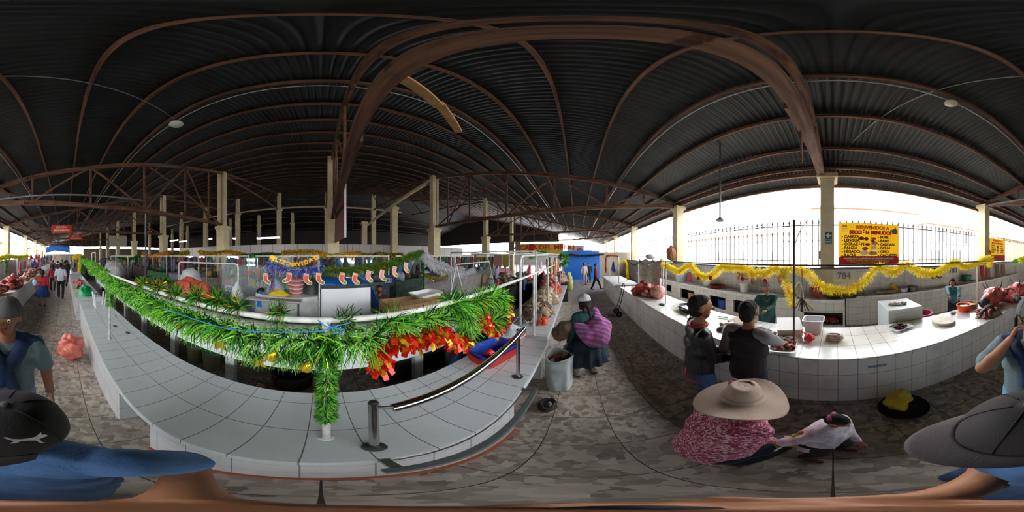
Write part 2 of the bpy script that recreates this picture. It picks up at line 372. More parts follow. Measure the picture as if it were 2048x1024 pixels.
# trusses: lower chord, rising upper chord, posts and diagonals
def topz(y):
    pts = [(-4.9, 4.72), (-2, 5.3), (1, 5.82), (3.3, 6.42), (5.65, 7.0), (8.8, 7.95)]
    for (a, za), (b, zb) in zip(pts, pts[1:]):
        if y <= b: return za+(zb-za)*(y-a)/(b-a)
    return 7.95
def botz(y):
    pts = [(-4.9, 4.62), (-2, 4.25), (1, 4.03), (4, 3.98), (8.8, 4.06)]
    for (a, za), (b, zb) in zip(pts, pts[1:]):
        if y <= b: return za+(zb-za)*(y-a)/(b-a)
    return 4.06
def truss(k):
    x0, x1 = XO[k+6], XI[k+6]
    if k == 0: x0 += .14; x1 += -.05
    fx = lambda y: x0+(x1-x0)*(y+4.9)/13.7
    lab = {0: 'brown timber truss passing right overhead from the exit sign pillar'}.get(k, 'brown timber roof truss, '+where(k, 'outer'))
    t = thing('roof_truss', lab, 'truss', (fx(1), 1, 4.0))
    Y = [-4.9+13.7*i/12 for i in range(13)]
    for nm, fz, w, h in (('lower_chord', botz, .15, .17), ('upper_chord', topz, .1, .18)):
        mb = MB()
        for a, b in zip(Y, Y[1:]):
            e = .05; mb.bar((fx(a-e), a-e, fz(max(a-e, -4.9))), (fx(b+e), b+e, fz(b+e)), w, h)
        if nm == 'lower_chord':       # second plank lapped beside the first
            for a, b in ((-4.4, -1.6), (2.2, 5.6)): mb.bar((fx(a)+.1, a, fz(a)-.01), (fx(b)+.1, b, fz(b)-.01), .05, .15)
        mb.build(nm, m_wood, t)
    vy = [-3.0, -1.3, 1.0, 3.3, 5.6, 7.4]
    for i, y in enumerate(vy):
        if k == 0 and y in (-1.3, 1.0): continue
        mb = MB(); mb.bar((fx(y), y, botz(y)), (fx(y), y, topz(y)), .06, .09, up=(0, 1, 0)); mb.build('post', m_wood, t)
    for i, (a, b) in enumerate(zip(vy, vy[1:])):
        if k == 0 and i < 3: continue
        p, q = (a, b) if i % 2 else (b, a)
        mb = MB(); mb.bar((fx(p)+.04, p, botz(p)), (fx(q)+.04, q, topz(q)), .05, .08); mb.build('diagonal', m_wood, t)
    if k in (1, 2, 3, -1, -2):        # raking brace along the hall between trusses
        mb = MB(); mb.bar((fx(8.6), 8.6, 4.0), (fx(3.3)+.02, 3.3, topz(3.3)), .05, .09); mb.build('long_diagonal', m_wood, t)
for k in range(-6, 4): truss(k)
# the same trusses go on over the middle of the hall
def mid_truss(k):
    x = XI[k+6]; t = thing('roof_truss', 'dark timber truss deep over the middle of the hall', 'truss', (x, 15, 7), 'trusses over the middle of the hall')
    for nm, za, zb, w in (('lower_chord', 4.1+3.6, 8.8, .13), ('upper_chord', roofH(9)-.25, roofH(22)-.25, .13)):
        mb = MB(); mb.bar((x, 9, za), (x, 22.5, zb), w, .16); mb.build(nm, m_wood, t)
    for i in range(5):
        y0 = 9+13.5*i/5; y1 = 9+13.5*(i+1)/5; f = lambda y: 7.7+(y-9)/13.5*1.1
        mb = MB(); mb.bar((x, y0, f(y0)), (x, y1, roofH(y1)-.25), .06, .09); mb.build('diagonal', m_wood, t)
for k in range(-4, 3): mid_truss(k)

# eave edge beam and loose timbers
mb = MB(); mb.bar((-45, -4.9, 4.68), (36, -4.9, 4.68), .1, .14); tag(mb.build('eave_beam', m_woodx), 'dark eave beam lying along the tops of the window-side pillars', 'beam')
mb = MB(); mb.bar((.40, -1.95, 4.62), (.52, -2.68, 3.75), .09, .03, up=(1, 0, 0)); tag(mb.build('hanging_plank', m_wood), 'short dark plank hanging loose below the overhead truss near the exit sign pillar', 'plank')
mb = MB(); mb.bar((.46, .93, 4.08), (1.06, 1.2, 4.10), .1, .05); mb.bar((1.02, 1.17, 4.13), (1.64, 1.46, 4.1), .1, .05); tag(mb.build('pale_brace', m_pale), 'pale new wooden brace sticking out sideways from the overhead truss', 'plank')

# conduits and lamps under the roof
def conduit(pts, lab, r=.014, mat=None, name='conduit'):
    mb = MB(); mb.tube(pts, r, 6); return tag(mb.build(name, mat or m_pipe, smooth=True), lab, 'conduit')
conduit([(-40, 2.62, 6.5), (-3.2, 2.62, 6.52), (20, 2.62, 6.5)], 'grey conduit running the length of the roof on the stall side')
conduit([(-40, -1.84, 5.42), (30, -1.84, 5.42)], 'pale conduit running along a purlin on the window side')
conduit([(.05, -4.75, 4.85), (-1.6, -1.1, 5.68), (-3.15, 2.5, 6.5)], 'grey conduit slanting up from the exit sign pillar to the round ceiling lamp', .012)
conduit([(-30, -4.3, 4.86), (20, -4.3, 4.86)], 'black conduit running low along the window-side purlins', .02, m_dark)
conduit([(-6.35, -4.6, 4.5), (-6.35, 3.3, 4.52), (-6.35, 3.42, 4.45), (-6.35, 3.42, .0)], 'grey pipe crossing the aisle and dropping to the floor among the stalls', .04, pm('pipe_grey', srgb('#7d8184'), .45, .3), 'drop_pipe')
m_lamp = pm('lamp_white', srgb('#e6e8e6'), .3); m_glow = pm('lamp_glow', (1, 1, .95), .4, emit=3)
t = thing('ceiling_lamp', 'round white lamp hanging at the bend of two conduits under the dark roof', 'lamp', (-3.2, 2.6, 6.4))
mb = MB(); mb.lathe([(.03, .16), (.05, .1), (.17, .04), (.19, 0)], (-3.2, 2.6, 6.32), 20); mb.build('lamp_shade', m_lamp, t, True, ang=50)
mb = MB(); mb.lathe([(.165, 0), (.14, -.02), (.0, -.03)], (-3.2, 2.6, 6.32), 20); mb.build('lamp_lens', pm('lamp_lens', srgb('#dfe3e3'), .3), t, True)
t = thing('ceiling_lamp', 'small dome lamp fixed to the window-side conduit above the meat counter', 'lamp', (-1.63, -1.8, 5.3))
mb = MB(); mb.lathe([(.0, .1), (.06, .09), (.1, .04), (.11, 0), (.07, -.05), (0, -.07)], (-1.63, -1.84, 5.33), 16); mb.build('lamp_shade', pm('lamp_cream', srgb('#cfc3ae'), .4), t, True)
t = thing('rod_lamp', 'small lamp on a long thin rod hanging in front of the bright open side', 'lamp', (2.54, -3.06, 2.9))
mb = MB(); mb.tube([(2.54, -3.06, 5.25), (2.54, -3.06, 2.95)], .022, 8); mb.build('rod', pm('rod_dark', srgb('#55585c'), .5, .3), t)
mb = MB(); mb.lathe([(.03, .08), (.06, .06), (.11, 0), (.09, -.03), (0, -.03)], (2.54, -3.06, 2.88), 16); mb.build('lamp_shade', pm('lamp_blue', srgb('#a9b0c9'), .4), t, True)

# window side: low wall with ledge, tiled outside wall under it
mb = MB(); mb.span((-45, -5.1, 0), (27, -4.72, 1.62)); struct(mb.build('wall_window_side', m_white3, origin=(0, 0, 0)))
mb = MB(); mb.span((-45, -5.14, 1.62), (27, -4.6, 1.66)); struct(mb.build('trim_window_ledge', pm('ledge', srgb('#57534e'), .6), origin=(0, 0, 0)))
# iron fence bays outside, between the pillars
m_iron = pm('wrought_iron', srgb('#4a4649'), .5, .4)
for k in range(-6, 4):
    xa, xb = XO[k+6]+.2, XO[k+7]-.2
    nm = 'iron bar fence between the exit sign pillar and the fire extinguisher pillar' if k == -1 else 'spiked iron fence bay '+where(k if k > 0 else k+1, "outer")
    if k == 0: nm = 'spiked iron fence between the exit sign pillar and the one with the net bag'
    t = thing('iron_fence', nm, 'fence', ((xa+xb)/2, -5.3, 0))
    mb = MB()
    for i in range(int((xb-xa)/.2)):
        x = xa+.1+.2*i; mb.box((x, -5.3, 2.35), (.026, .026, 1.5)); mb.lathe([(.0, 3.26), (.02, 3.18), (.036, 3.1), (.014, 3.05)], (x, -5.3, 0), 6); mb.lathe([(0, .045), (.034, 0), (0, -.045)], (x, -5.3, 2.5), 6)
    mb.build('bars', m_iron, t)
    mb = MB(); mb.box(((xa+xb)/2, -5.3, 3.02), (xb-xa, .03, .035)); mb.box(((xa+xb)/2, -5.3, 1.85), (xb-xa, .02, .025)); mb.build('rails', m_iron, t)
# plinth the fence stands on
mb = MB(); mb.span((-45, -5.4, 0), (27, -5.15, 1.6)); struct(mb.build('wall_fence_plinth', m_conc, origin=(0, 0, 0)))

# houses over the street
m_house = pm('house_white', srgb('#e8e4dc'), .8); m_houseb = pm('house_ochre', srgb('#e3b878'), .8)
def house(x0, x1, y, h, lab, wins, mat=m_house, dz=0):
    t = thing('house', lab, 'building', ((x0+x1)/2, y-2, 0)); mb = MB(); mb.span((x0, y-4, -.2), (x1, y, h)); mb.build('wall', mat, t)
    mb = MB(); mb.span((x0-.2, y-4.2, h), (x1+.2, y+.25, h+.15)); mb.build('roof', pm('roof_tile', srgb('#b98b76'), .8), t)
    for (a, b, z0, z1, c) in wins:
        f = MB(); f.span((a, y-.02, z0), (b, y+.03, z1)); w = f.build('window', c, t)
        f = MB(); f.span((a+.08, y+.02, z0+.08), (b-.08, y+.045, z1-.08)); f.build('pane', pm('far_glass', srgb('#8d98a6'), .2), w)
mo = pm('shutter_orange', srgb('#d8884f'), .7); mw = pm('frame_grey', srgb('#9a9a9a'), .7)
house(-22, -9, -14, 5.4, 'pale two storey house over the street behind the iron fence, with orange shutters', [(-11, -9.6, 1.2, 2.6, mo), (-14, -12.4, 1.2, 2.7, mo), (-11.5, -10.7, 3.6, 4.7, mw), (-15, -14.2, 3.6, 4.7, mw), (-18, -16.8, 3.4, 4.7, mo)])
house(-8.7, 2, -15, 6.5, 'tall white house front over the street behind the offal price poster', [(-7.6, -6.3, 1.0, 2.2, mo), (-4.5, -3.2, 1.0, 2.4, mo), (-7, -6, 3.6, 4.9, mw), (-3.5, -2.5, 3.6, 4.9, mw)])
house(3, 22, -17, 4.4, 'low pale house over the street seen past the rod lamp', [(6, 7, 1.5, 2.6, mw), (10, 11, 1.5, 2.6, mw), (14, 15, 1.5, 2.6, mw)])
house(-40, -23, -15, 5.2, 'ochre walled house far down the street beyond the second poster', [(-27, -25.6, 1.2, 2.7, mo), (-32, -30.6, 1.2, 2.7, mo)], m_houseb)

# ---------------------------------------------------------------- far ends of the hall
mb = MB(); mb.span((13.8, -1.9, 0), (13.9, 1.3, 2.42)); mb.span((13.82, -1.3, 2.42), (13.9, -.1, 2.5)); m_blue = pm('blue_paint', srgb('#1f77e0'), .4)
struct(mb.build('wall_blue', m_blue, origin=(0, 0, 0)))
mb = MB(); mb.span((14.5, -4.9, 0), (14.6, -1.9, 2.35)); struct(mb.build('wall_end_beige', pm('beige_end', srgb('#b3a48f'), .8), origin=(0, 0, 0)))
mb = MB(); mb.span((36, -6, 0), (36.2, 40, 2.4)); struct(mb.build('wall_far_end', m_plaster, origin=(0, 0, 0)))
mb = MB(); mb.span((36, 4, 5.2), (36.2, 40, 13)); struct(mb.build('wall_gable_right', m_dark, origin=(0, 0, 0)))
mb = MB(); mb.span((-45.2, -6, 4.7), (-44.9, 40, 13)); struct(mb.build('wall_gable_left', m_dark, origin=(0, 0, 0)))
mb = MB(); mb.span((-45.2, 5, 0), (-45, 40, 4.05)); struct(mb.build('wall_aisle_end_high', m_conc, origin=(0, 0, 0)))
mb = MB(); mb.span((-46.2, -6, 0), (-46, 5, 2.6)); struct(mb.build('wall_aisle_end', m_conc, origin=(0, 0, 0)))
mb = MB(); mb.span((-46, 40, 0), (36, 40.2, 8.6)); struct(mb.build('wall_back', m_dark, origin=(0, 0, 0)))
# white panel wall across the hall
t = thing('panel_wall', 'long pale panelled partition standing behind the garlanded stalls', 'partition', (0, 16, 0))
mb = MB()
for i in range(30):
    x = -18.6+1.25*i; mb.span((x+.02, 15.95, 0), (x+1.23, 16.05, 3.18))
mb.build('panels', pm('panel_paint', srgb('#c9c3c1'), .6), t)
mb = MB(); mb.span((-18.6, 15.98, 0), (18.9, 16.02, 3.2)); mb.build('frame', m_dark, t)
# ================================================================ COUNTERS
m_fascia = tilemat('fascia_tiles', srgb('#e4e8e9'), srgb('#a9a9a6'), (.55, 0, .4), off=(.1, 0, .02), w=.004, rough=.15, var=.03, stain=(srgb('#aaa398'), 3, .2))
m_nose = pm('counter_nosing', srgb('#d9dcdb'), .3, col2=srgb('#b8b6b0'), nscale=14)
m_spare = None
def box_thing(name, lab, cat, a, b, mat, part='body', group=None):
    t = thing(name, lab, cat, ((a[0]+b[0])/2, (a[1]+b[1])/2, a[2]), group); mb = MB(); mb.span(a, b); mb.build(part, mat, t); return t
# --- near stall counter (towards the hall)
ZT = .735
t = thing('tiled_counter', 'long grey-white tiled stall counter with a chrome handrail on it', 'counter', (0, .75, 0))
mb = MB(); mb.span((-4.35, .39, ZT-.07), (2.2, 1.13, ZT), bev=.006); mb.build('worktop', m_white, t)
for a_, b_ in (((-4.33, .415, 0), (-1.2, 1.08, ZT-.07)), ((-.72, .415, 0), (1.02, 1.08, ZT-.07)), ((-1.2, .9, 0), (-.72, 1.08, ZT-.07)), ((2.06, .46, 0), (2.18, 1.08, ZT-.07))): mb = MB(); mb.span(a_, b_); mb.build('base', m_white, t)
mb = MB(); mb.span((-.72, .395, 0), (1.02, .415, .035)); mb.build('kick_strip', pm('rust_strip', srgb('#a35a3c'), .7), t)
mb = MB(); mb.span((1.02, 1.0, 0), (2.06, 1.06, ZT-.07)); mb.build('back_panel', m_conc, t)
# next counters down the aisle
t = thing('tiled_counter', 'white tiled counter further down the aisle carrying the green bag and raw meat', 'counter', (-8, .75, 0))
mb = MB(); mb.span((-11.5, .3, ZT-.07), (-4.75, 1.1, ZT), bev=.006); mb.build('worktop', m_white, t)
mb = MB(); mb.span((-11.48, .33, 0), (-4.8, 1.05, ZT-.07)); mb.build('base', m_white, t)
t = thing('tiled_counter', 'white tiled counter heaped with raw skins beside the woman with the striped carrying cloth', 'counter', (5, .9, 0))
mb = MB(); mb.span((2.3, .42, ZT-.07), (7.5, 1.35, ZT), bev=.006); mb.build('worktop', m_white, t)
mb = MB(); mb.span((2.35, .62, 0), (7.45, 1.3, ZT-.07)); mb.build('base', m_white, t)
t = thing('tiled_counter', 'far tiled counter on the hall side near the end of the long aisle', 'counter', (-18, .8, 0))
mb = MB(); mb.span((-26, .5, 0), (-12.3, 1.2, .8)); mb.build('base', m_white, t)
# --- inner raised wall of the stall behind the garland
YB = 1.66
t = thing('raised_stall_wall', 'raised white tiled stall wall with a rounded top, behind the green tinsel', 'counter', (-1, YB, 0))
mb = MB(); mb.span((-8.5, YB, .6), (2.35, YB+.1, 1.18)); mb.build('fascia', m_fascia, t)
mb = MB(); mb.tube([(-8.5, YB+.05, 1.18), (2.35, YB+.05, 1.18)], .05, 12); mb.build('rounded_top', m_nose, t, True, ang=40)
for i in range(10):
    x = 2.25-1.1*i; mb = MB(); mb.span((x-.06, YB+.01, 0), (x+.06, YB+.09, .6)); mb.build('leg', m_plaster, t)
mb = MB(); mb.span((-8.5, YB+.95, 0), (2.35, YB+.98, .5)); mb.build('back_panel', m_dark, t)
for px, py, s in ((374, 622, '98'), (905, 641, '8')):
    p = at(px, py, Y=YB-.004); text_mesh(s, .13, pm('ink_grey', srgb('#55585a'), .6), t, face_M(p, (1, 0, 0)), 'lettering', .002)
# --- meat counter on the window side
t = thing('tiled_counter', 'long white tiled meat counter on the window side where the two boys stand', 'counter', (-1, -2.06, 0))
mb = MB(); mb.span((-9.6, -2.52, .76), (5.95, -1.6, .82), bev=.006); mb.build('worktop', m_white2, t)
mb = MB(); mb.span((-9.58, -2.5, 0), (5.93, -1.62, .76)); mb.build('base', m_white2, t)
p = at(1755, 732, Y=-1.615); mb = MB(); mb.box(p, (.2, .006, .035)); mb.build('worn_sticker', pm('sticker_blue', srgb('#5e93b4'), .5, col2=srgb('#b9b9ae'), nscale=25), t)
t = thing('tiled_counter', 'short white counter block at the far end of the meat counter by the blue wall', 'counter', (7.7, -2.0, 0))
mb = MB(); mb.span((6.15, -2.5, .76), (9.2, -1.45, .84), bev=.01); mb.build('worktop', m_plaster, t)
mb = MB(); mb.span((6.2, -2.45, 0), (9.15, -1.5, .76)); mb.build('base', m_white2, t)
t = thing('tiled_counter', 'pale counter further along the window side loaded with dark red meat', 'counter', (-17, -2.0, 0))
mb = MB(); mb.span((-24, -2.5, .76), (-9.9, -1.6, .82)); mb.build('worktop', m_plaster, t); mb = MB(); mb.span((-23.95, -2.45, 0), (-9.95, -1.65, .76)); mb.build('base', m_plaster, t)
# back counter with openings
def back_counter(x0, x1, yf, zt, ops, lab, mat=None):
    t = thing('back_counter', lab, 'counter', ((x0+x1)/2, yf-.3, 0))
    mb = MB(); mb.span((x0, -4.7, zt-.06), (x1, yf+.02, zt), bev=.006); mb.build('worktop', m_white2, t)
    mb = MB(); x = x0
    for a, b, z0, z1 in sorted(ops)+[(x1, x1, 0, 0)]:
        mb.span((x, yf-.08, 0), (a, yf, zt-.06))
        if b > a: mb.span((a, yf-.08, 0), (b, yf, z0)); mb.span((a, yf-.08, z1), (b, yf, zt-.06))
        x = b
    mb.build('front', mat or m_white3, t)
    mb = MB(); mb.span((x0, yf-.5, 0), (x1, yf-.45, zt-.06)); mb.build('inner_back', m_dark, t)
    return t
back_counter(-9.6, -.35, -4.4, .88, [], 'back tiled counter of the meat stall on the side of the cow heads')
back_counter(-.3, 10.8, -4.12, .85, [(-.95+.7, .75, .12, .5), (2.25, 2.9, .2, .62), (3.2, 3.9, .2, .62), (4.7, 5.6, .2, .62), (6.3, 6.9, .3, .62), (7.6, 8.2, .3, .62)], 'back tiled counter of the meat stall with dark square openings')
# low white box standing beside the meat counter
t = thing('white_cabinet', 'low white metal box cabinet standing behind the meat counter with offal on top', 'cabinet', (-1.3, -2.95, 0))
cx, cy = -1.23, -2.88
mb = MB(); mb.span((cx-.33, cy-.32, .05), (cx+.33, cy+.34, 1.06), bev=.012); mb.build('body', pm('white_enamel', srgb('#cfd6d6'), .25), t)
mb = MB(); mb.span((cx-.28, cy+.34, .5), (cx+.2, cy+.35, .99)); mb.build('door', pm('white_enamel2', srgb('#bcc4c4'), .3), t)
# ================================================================ PEOPLE
def capsule(mb, p0, r0, p1, r1, flat=1, fd=None, seg=14, hs=4):
    """tapered capsule; flat squeezes it along direction fd"""
    p0, p1 = Vector(p0), Vector(p1); ax = p1-p0; L = ax.length
    ax = ax.normalized() if L > 1e-6 else Vector((0, 0, 1))
    u = Vector(fd) if fd is not None else (Vector((0, 0, 1)) if abs(ax.z) < .9 else Vector((1, 0, 0)))
    u = u-ax*u.dot(ax); u = u.normalized() if u.length > 1e-4 else ax.orthogonal().normalized(); w = ax.cross(u)
    prof = [(r0*cos(pi/2*(1-i/hs)), -r0*sin(pi/2*(1-i/hs))) for i in range(hs+1)] + [(r1*cos(pi/2*i/hs), L+r1*sin(pi/2*i/hs)) for i in range(hs+1)]
    vs = []; fs = []; n = len(prof)
    for r, z in prof:
        for k in range(seg): vs.append(p0+ax*z+(u*cos(2*pi*k/seg)*flat+w*sin(2*pi*k/seg))*max(r, 1e-4))
    for i in range(n-1):
        for k in range(seg): fs.append((i*seg+k, i*seg+(k+1) % seg, (i+1)*seg+(k+1) % seg, (i+1)*seg+k))
    fs.append(tuple(range(seg))[::-1]); fs.append(tuple((n-1)*seg+k for k in range(seg)))
    mb.add(vs, fs)
def remeshed(mb, name, mat, parent, voxel=.01, sm=2, folds=0, fs=9, stretch=(1, 1, .35), origin=None):
    """grow ONE continuous surface over the collected volumes"""
    me = bpy.data.meshes.new(name); me.from_pydata(mb.v, [], mb.f)
    bm = bmesh.new(); bm.from_mesh(me); bmesh.ops.recalc_face_normals(bm, faces=bm.faces[:]); bm.to_mesh(me); bm.free()
    ob = bpy.data.objects.new('tmp', me); COL.objects.link(ob)
    r = ob.modifiers.new('r', 'REMESH'); r.mode = 'VOXEL'; r.voxel_size = voxel; r.use_smooth_shade = True
    if sm: s = ob.modifiers.new('s', 'SMOOTH'); s.factor = .5; s.iterations = sm
    dg = bpy.context.evaluated_depsgraph_get(); out = bpy.data.meshes.new_from_object(ob.evaluated_get(dg))
    bpy.data.objects.remove(ob); bpy.data.meshes.remove(me); out.name = name; out.materials.clear()
    if folds:
        st = Vector(stretch); nr = [v.normal.copy() for v in out.vertices]
        for v, n in zip(out.vertices, nr):
            q = Vector((v.co.x*st.x, v.co.y*st.y, v.co.z*st.z))*fs
            v.co += n*folds*(noise.noise(q)+.5*noise.noise(q*2.3))
    out.polygons.foreach_set('use_smooth', [True]*len(out.polygons))
    return mk(name, out, mat, parent, origin)

SKIN = pm('skin', srgb('#a8714f'), .55, col2=srgb('#9b6546'), nscale=9)
SKIN2 = pm('skin_light', srgb('#b98564'), .55, col2=srgb('#ab7757'), nscale=9)
m_hair = pm('black_hair', srgb('#0f0c0b'), .85, col2=srgb('#261d18'), nscale=60)
m_eye = pm('eye_white', srgb('#e9e4de'), .2); m_iris = pm('iris', srgb('#21140d'), .2); m_lip = pm('lips', srgb('#8d4a40'), .5)
m_shoe = pm('shoe_dark', srgb('#26201f'), .5); m_navy = pm('navy_cloth', srgb('#1c2437'), .85)
def ik(a, b, l1, l2, pole):
    d = b-a; L = min(d.length, (l1+l2)*.999); dn = d.normalized(); k = (l1*l1-l2*l2+L*L)/(2*L); h = sqrt(max(l1*l1-k*k, 0))
    p = Vector(pole); p = p-dn*p.dot(dn); p.normalize(); return a+dn*k+p*h, a+dn*L
def hand(mb, W, d, n, s=1.0, side=1, curl=.5, fist=False, vox=.006):
    """palm, four fingers of unequal length and a thumb; d along the hand, n out of the back of the hand"""
    d = d.normalized(); n = (n-d*n.dot(d)).normalized(); a = d.cross(n)*side       # a points to the thumb side
    pc = W+d*.045*s
    for k in (-1, 0, 1): capsule(mb, W+d*.012*s+a*.014*s*k, .017*s, W+d*.082*s+a*.024*s*k, .0135*s, .85, n)
    ln = (.062, .074, .068, .052)
    for i in range(4):
        b = W+d*.083*s+a*(.031-.0205*i)*s; c = curl*(1+.12*i)
        p = b; ang = 0
        for j, (f, r) in enumerate(((.45, .0088), (.32, .008), (.23, .0072))):
            ang += c*(.7 if j == 0 else .9); q = p+(d*cos(ang)-n*sin(ang))*ln[i]*f*1.25*s+a*(.002*(1.5-i))*s; capsule(mb, p, r*s, q, (r-.0007)*s, seg=8, hs=2); p = q
    t0 = W+d*.025*s+a*.026*s; t1 = t0+(d*.55+a*.75-n*.25).normalized()*.035*s; t2 = t1+(d*.85+a*.25-n*(.3+curl*.4)).normalized()*.03*s
    capsule(mb, t0, .013*s, t1, .0105*s, seg=8, hs=2); capsule(mb, t1, .0105*s, t2, .0085*s, seg=8, hs=2)

def person(label, pos, yaw, H=1.65, lean=0, hip=None, lh=None, rh=None, feet=None, top=None, top_kind='long', hem=.78, pants=None, skirt=None, skin=SKIN,
           hair='short', hairmat=None, shoes=None, head_yaw=0, head_pitch=0, voxel=.012, fat=1.0, group=None, curl=.5, z0=0, face=True, sleeves=None, lhd=None, rhd=None):
    s = H/1.72; yw = R(yaw); F = Vector((cos(yw), sin(yw), 0)); Lf = Vector((-sin(yw), cos(yw), 0)); U = Vector((0, 0, 1))
    base = Vector((pos[0], pos[1], z0)); t = thing('person', label, 'person', base, group)
    hz = hip if hip is not None else .90*s
    hb = base+U*hz; ln = R(lean); UF = F*cos(ln)-U*sin(ln); UU = U*cos(ln)+F*sin(ln)      # torso frame
    def T(f, l, u): return hb+UF*f*s+Lf*l*s+UU*u*s                                          # u measured above the hips
    def G(f, l, u): return base+F*f+Lf*l+U*u
    body = MB(); J = {}
    # torso
    tw = fat
    tor = [((0, .075, -.02), .105*tw, (0, -.075, -.02), .105*tw), ((.0, .05, .12), .105*tw, (0, -.05, .12), .105*tw), ((.0, .07, .30), .115*tw, (0, -.07, .30), .115*tw), ((-.01, .11, .44), .085*tw, (-.01, -.11, .44), .085*tw)]
    for a, ra, b, rb in tor: capsule(body, T(*a), ra*s, T(*b), rb*s, .92, UF)
    for sd in (1, -1): capsule(body, T(0, .06*sd, 0), .10*tw*s, T(0, .06*sd, .36), .10*tw*s, .95, UF)
    capsule(body, T(-.012, 0, .47), .065*s, T(.008, 0, .60), .052*s)
    # head
    hy = R(head_yaw); hp = R(head_pitch); hF = (UF if abs(lean) < 25 else (F*cos(ln*.5)-U*sin(ln*.5)))
    hF = hF*cos(hy)+Lf*sin(hy); hU = UU if abs(lean) < 25 else (U*cos(ln*.5)+F*sin(ln*.5)); hF, hU = hF*cos(hp)-hU*sin(hp), hU*cos(hp)+hF*sin(hp); hL = hU.cross(hF)
    hc = T(.02, 0, .705)
    def Hd(f, l, u): return hc+hF*f*s+hL*l*s+hU*u*s
    capsule(body, Hd(-.022, 0, .02), .092*s, Hd(.012, 0, .018), .088*s, .9, hL)
    capsule(body, Hd(.018, 0, -.03), .068*s, Hd(.034, 0, -.07), .046*s, .95, hL)
    capsule(body, Hd(.094, 0, .012), .010*s, Hd(.112, 0, -.022), .0155*s)              # nose
    capsule(body, Hd(.078, .035, .034), .014*s, Hd(.082, -.035, .034), .014*s)          # brow
    for sd in (1, -1): capsule(body, Hd(-.004, .083*sd, .01), .020*s, Hd(-.008, .085*sd, -.018), .014*s, .5, hL)
    # legs
    feet = feet or [(.03, .09), (-.03, -.09)]; legs = []
    for sd, ft in zip((1, -1), feet):
        hp_ = hb+Lf*.085*sd*s; an = base+F*ft[0]+Lf*ft[1]+U*(.085*s+(ft[2] if len(ft) > 2 else 0)); kn, an = ik(hp_, an, .43*s, .42*s, F+Lf*.25*sd)
        capsule(body, hp_, .088*s*tw, kn, .056*s); capsule(body, kn, .056*s, kn.lerp(an, .35), .054*s); capsule(body, kn.lerp(an, .35), .052*s, an, .036*s)
        fd = F*.96+Lf*.15*sd; toe = an+fd*.15*s; toe.z = an.z-.052*s; heel = an-fd*.03*s-U*.045*s
        capsule(body, heel, .034*s, toe, .030*s, .8, U); legs.append((hp_, kn, an, heel, toe))
    # arms
    arms = []
    for sd, tg, hd in ((1, lh, lhd), (-1, rh, rhd)):
        sh = T(-.01, .185*sd*(.93+.07*tw), .475)
        if tg is None: w = sh+(-U*.50+F*.08+Lf*.09*sd)*s
        elif len(tg) == 4: w = Vector(tg[:3])                    # world target
        else: w = G(*tg)
        el, w = ik(sh, w, .28*s, .25*s, -F*.6-U*.8+Lf*.5*sd)
        capsule(body, sh, .056*s, el, .041*s); capsule(body, el, .042*s, el.lerp(w, .3), .041*s); capsule(body, el.lerp(w, .3), .039*s, w, .027*s, .9)
        d = (w-el).normalized(); d = (d*.7+Vector(hd).normalized()*.5).normalized() if hd else d
        nn = (Lf*sd if abs(d.z) > .75 else U)
        hand(body, w, d, nn, s*1.02, side=(-1 if abs(d.z) > .75 else 1)*sd*(1 if d.z < .75 else -1), curl=curl); arms.append((sh, el, w))
    remeshed(body, 'body', skin, t, voxel, 2)
    # garments
    if top:
        g = MB(); e = .014*s
        for a, ra, b, rb in tor[1:]: capsule(g, T(*a), ra*s+e, T(*b), rb*s+e, .95, UF)
        u0 = (hem*s-hz)/s if hip is None else -.16
        for sd in (1, -1): capsule(g, T(0, .055*sd, min(u0+.13, .1)), .112*tw*s+e, T(0, .06*sd, .36), .10*tw*s+e, .95, UF)
        capsule(g, T(-.012, 0, .47), .072*s, T(-.01, 0, .50), .066*s)
        sl = {'long': 1.0, 'short': .0, 'none': -1}[top_kind]; am = sleeves or top
        gs = MB() if sleeves else g
        for (sh, el, w), sd in zip(arms, (1, -1)):
            if sl >= 0:
                e1 = el if sl else sh.lerp(el, .8)
                capsule(gs, sh, .058*s+e, e1, (.045 if sl else .056)*s+e)
                if sl: capsule(gs, el, .045*s+e, w-(w-el).normalized()*.02, .032*s+e*.8)
                if sleeves: capsule(gs, T(-.01, .12*sd, .475), .07*s+e, sh, .058*s+e)
        remeshed(g, 'shirt', top, t, voxel, 3, .011*s)
        if sleeves: remeshed(gs, 'sleeves', sleeves, t, voxel, 3, .009*s)
    if pants:
        g = MB(); e = .012*s
        capsule(g, T(0, .075, -.02), .105*tw*s+e, T(0, -.075, -.02), .105*tw*s+e, .92, UF); capsule(g, T(0, .05, .07), .1*tw*s+e, T(0, -.05, .07), .1*tw*s+e, .92, UF)
        for hp_, kn, an, heel, toe in legs:
            capsule(g, hp_, .09*s*tw+e, kn, .062*s+e); capsule(g, kn, .062*s+e, an+U*.02, .05*s+e)
        remeshed(g, 'trousers', pants, t, voxel, 3, .010*s)
    if skirt:
        mt, r0, r1, zb, nf = skirt; g = MB(); ct = (legs[0][1]+legs[1][1])/2; ct = Vector((ct.x*.5+hb.x*.5, ct.y*.5+hb.y*.5, 0))
        def fn(u, v):
            a = 2*pi*u; r = r0+(r1-r0)*v**.8; r *= 1+.06*v*sin(nf*a)+.03*v*sin(2.6*nf*a+1); z = hz+.1*s+(zb-hz-.1*s)*v
            c = hb.lerp(Vector((ct.x, ct.y, 0)), v); return (c.x+r*cos(a), c.y+r*sin(a), z)
        g.grid(fn, 96, 10, wrapu=True, thick=.006); g.build('skirt', mt, t, True)
    g = MB()
    for hp_, kn, an, heel, toe in legs:
        g2 = MB(); capsule(g2, heel, .044*s, toe, .037*s, .9, U); capsule(g2, heel+U*.01, .043*s, an+U*.01, .042*s)
        remeshed(g2, 'shoe', shoes or m_shoe, t, voxel*.8, 2)
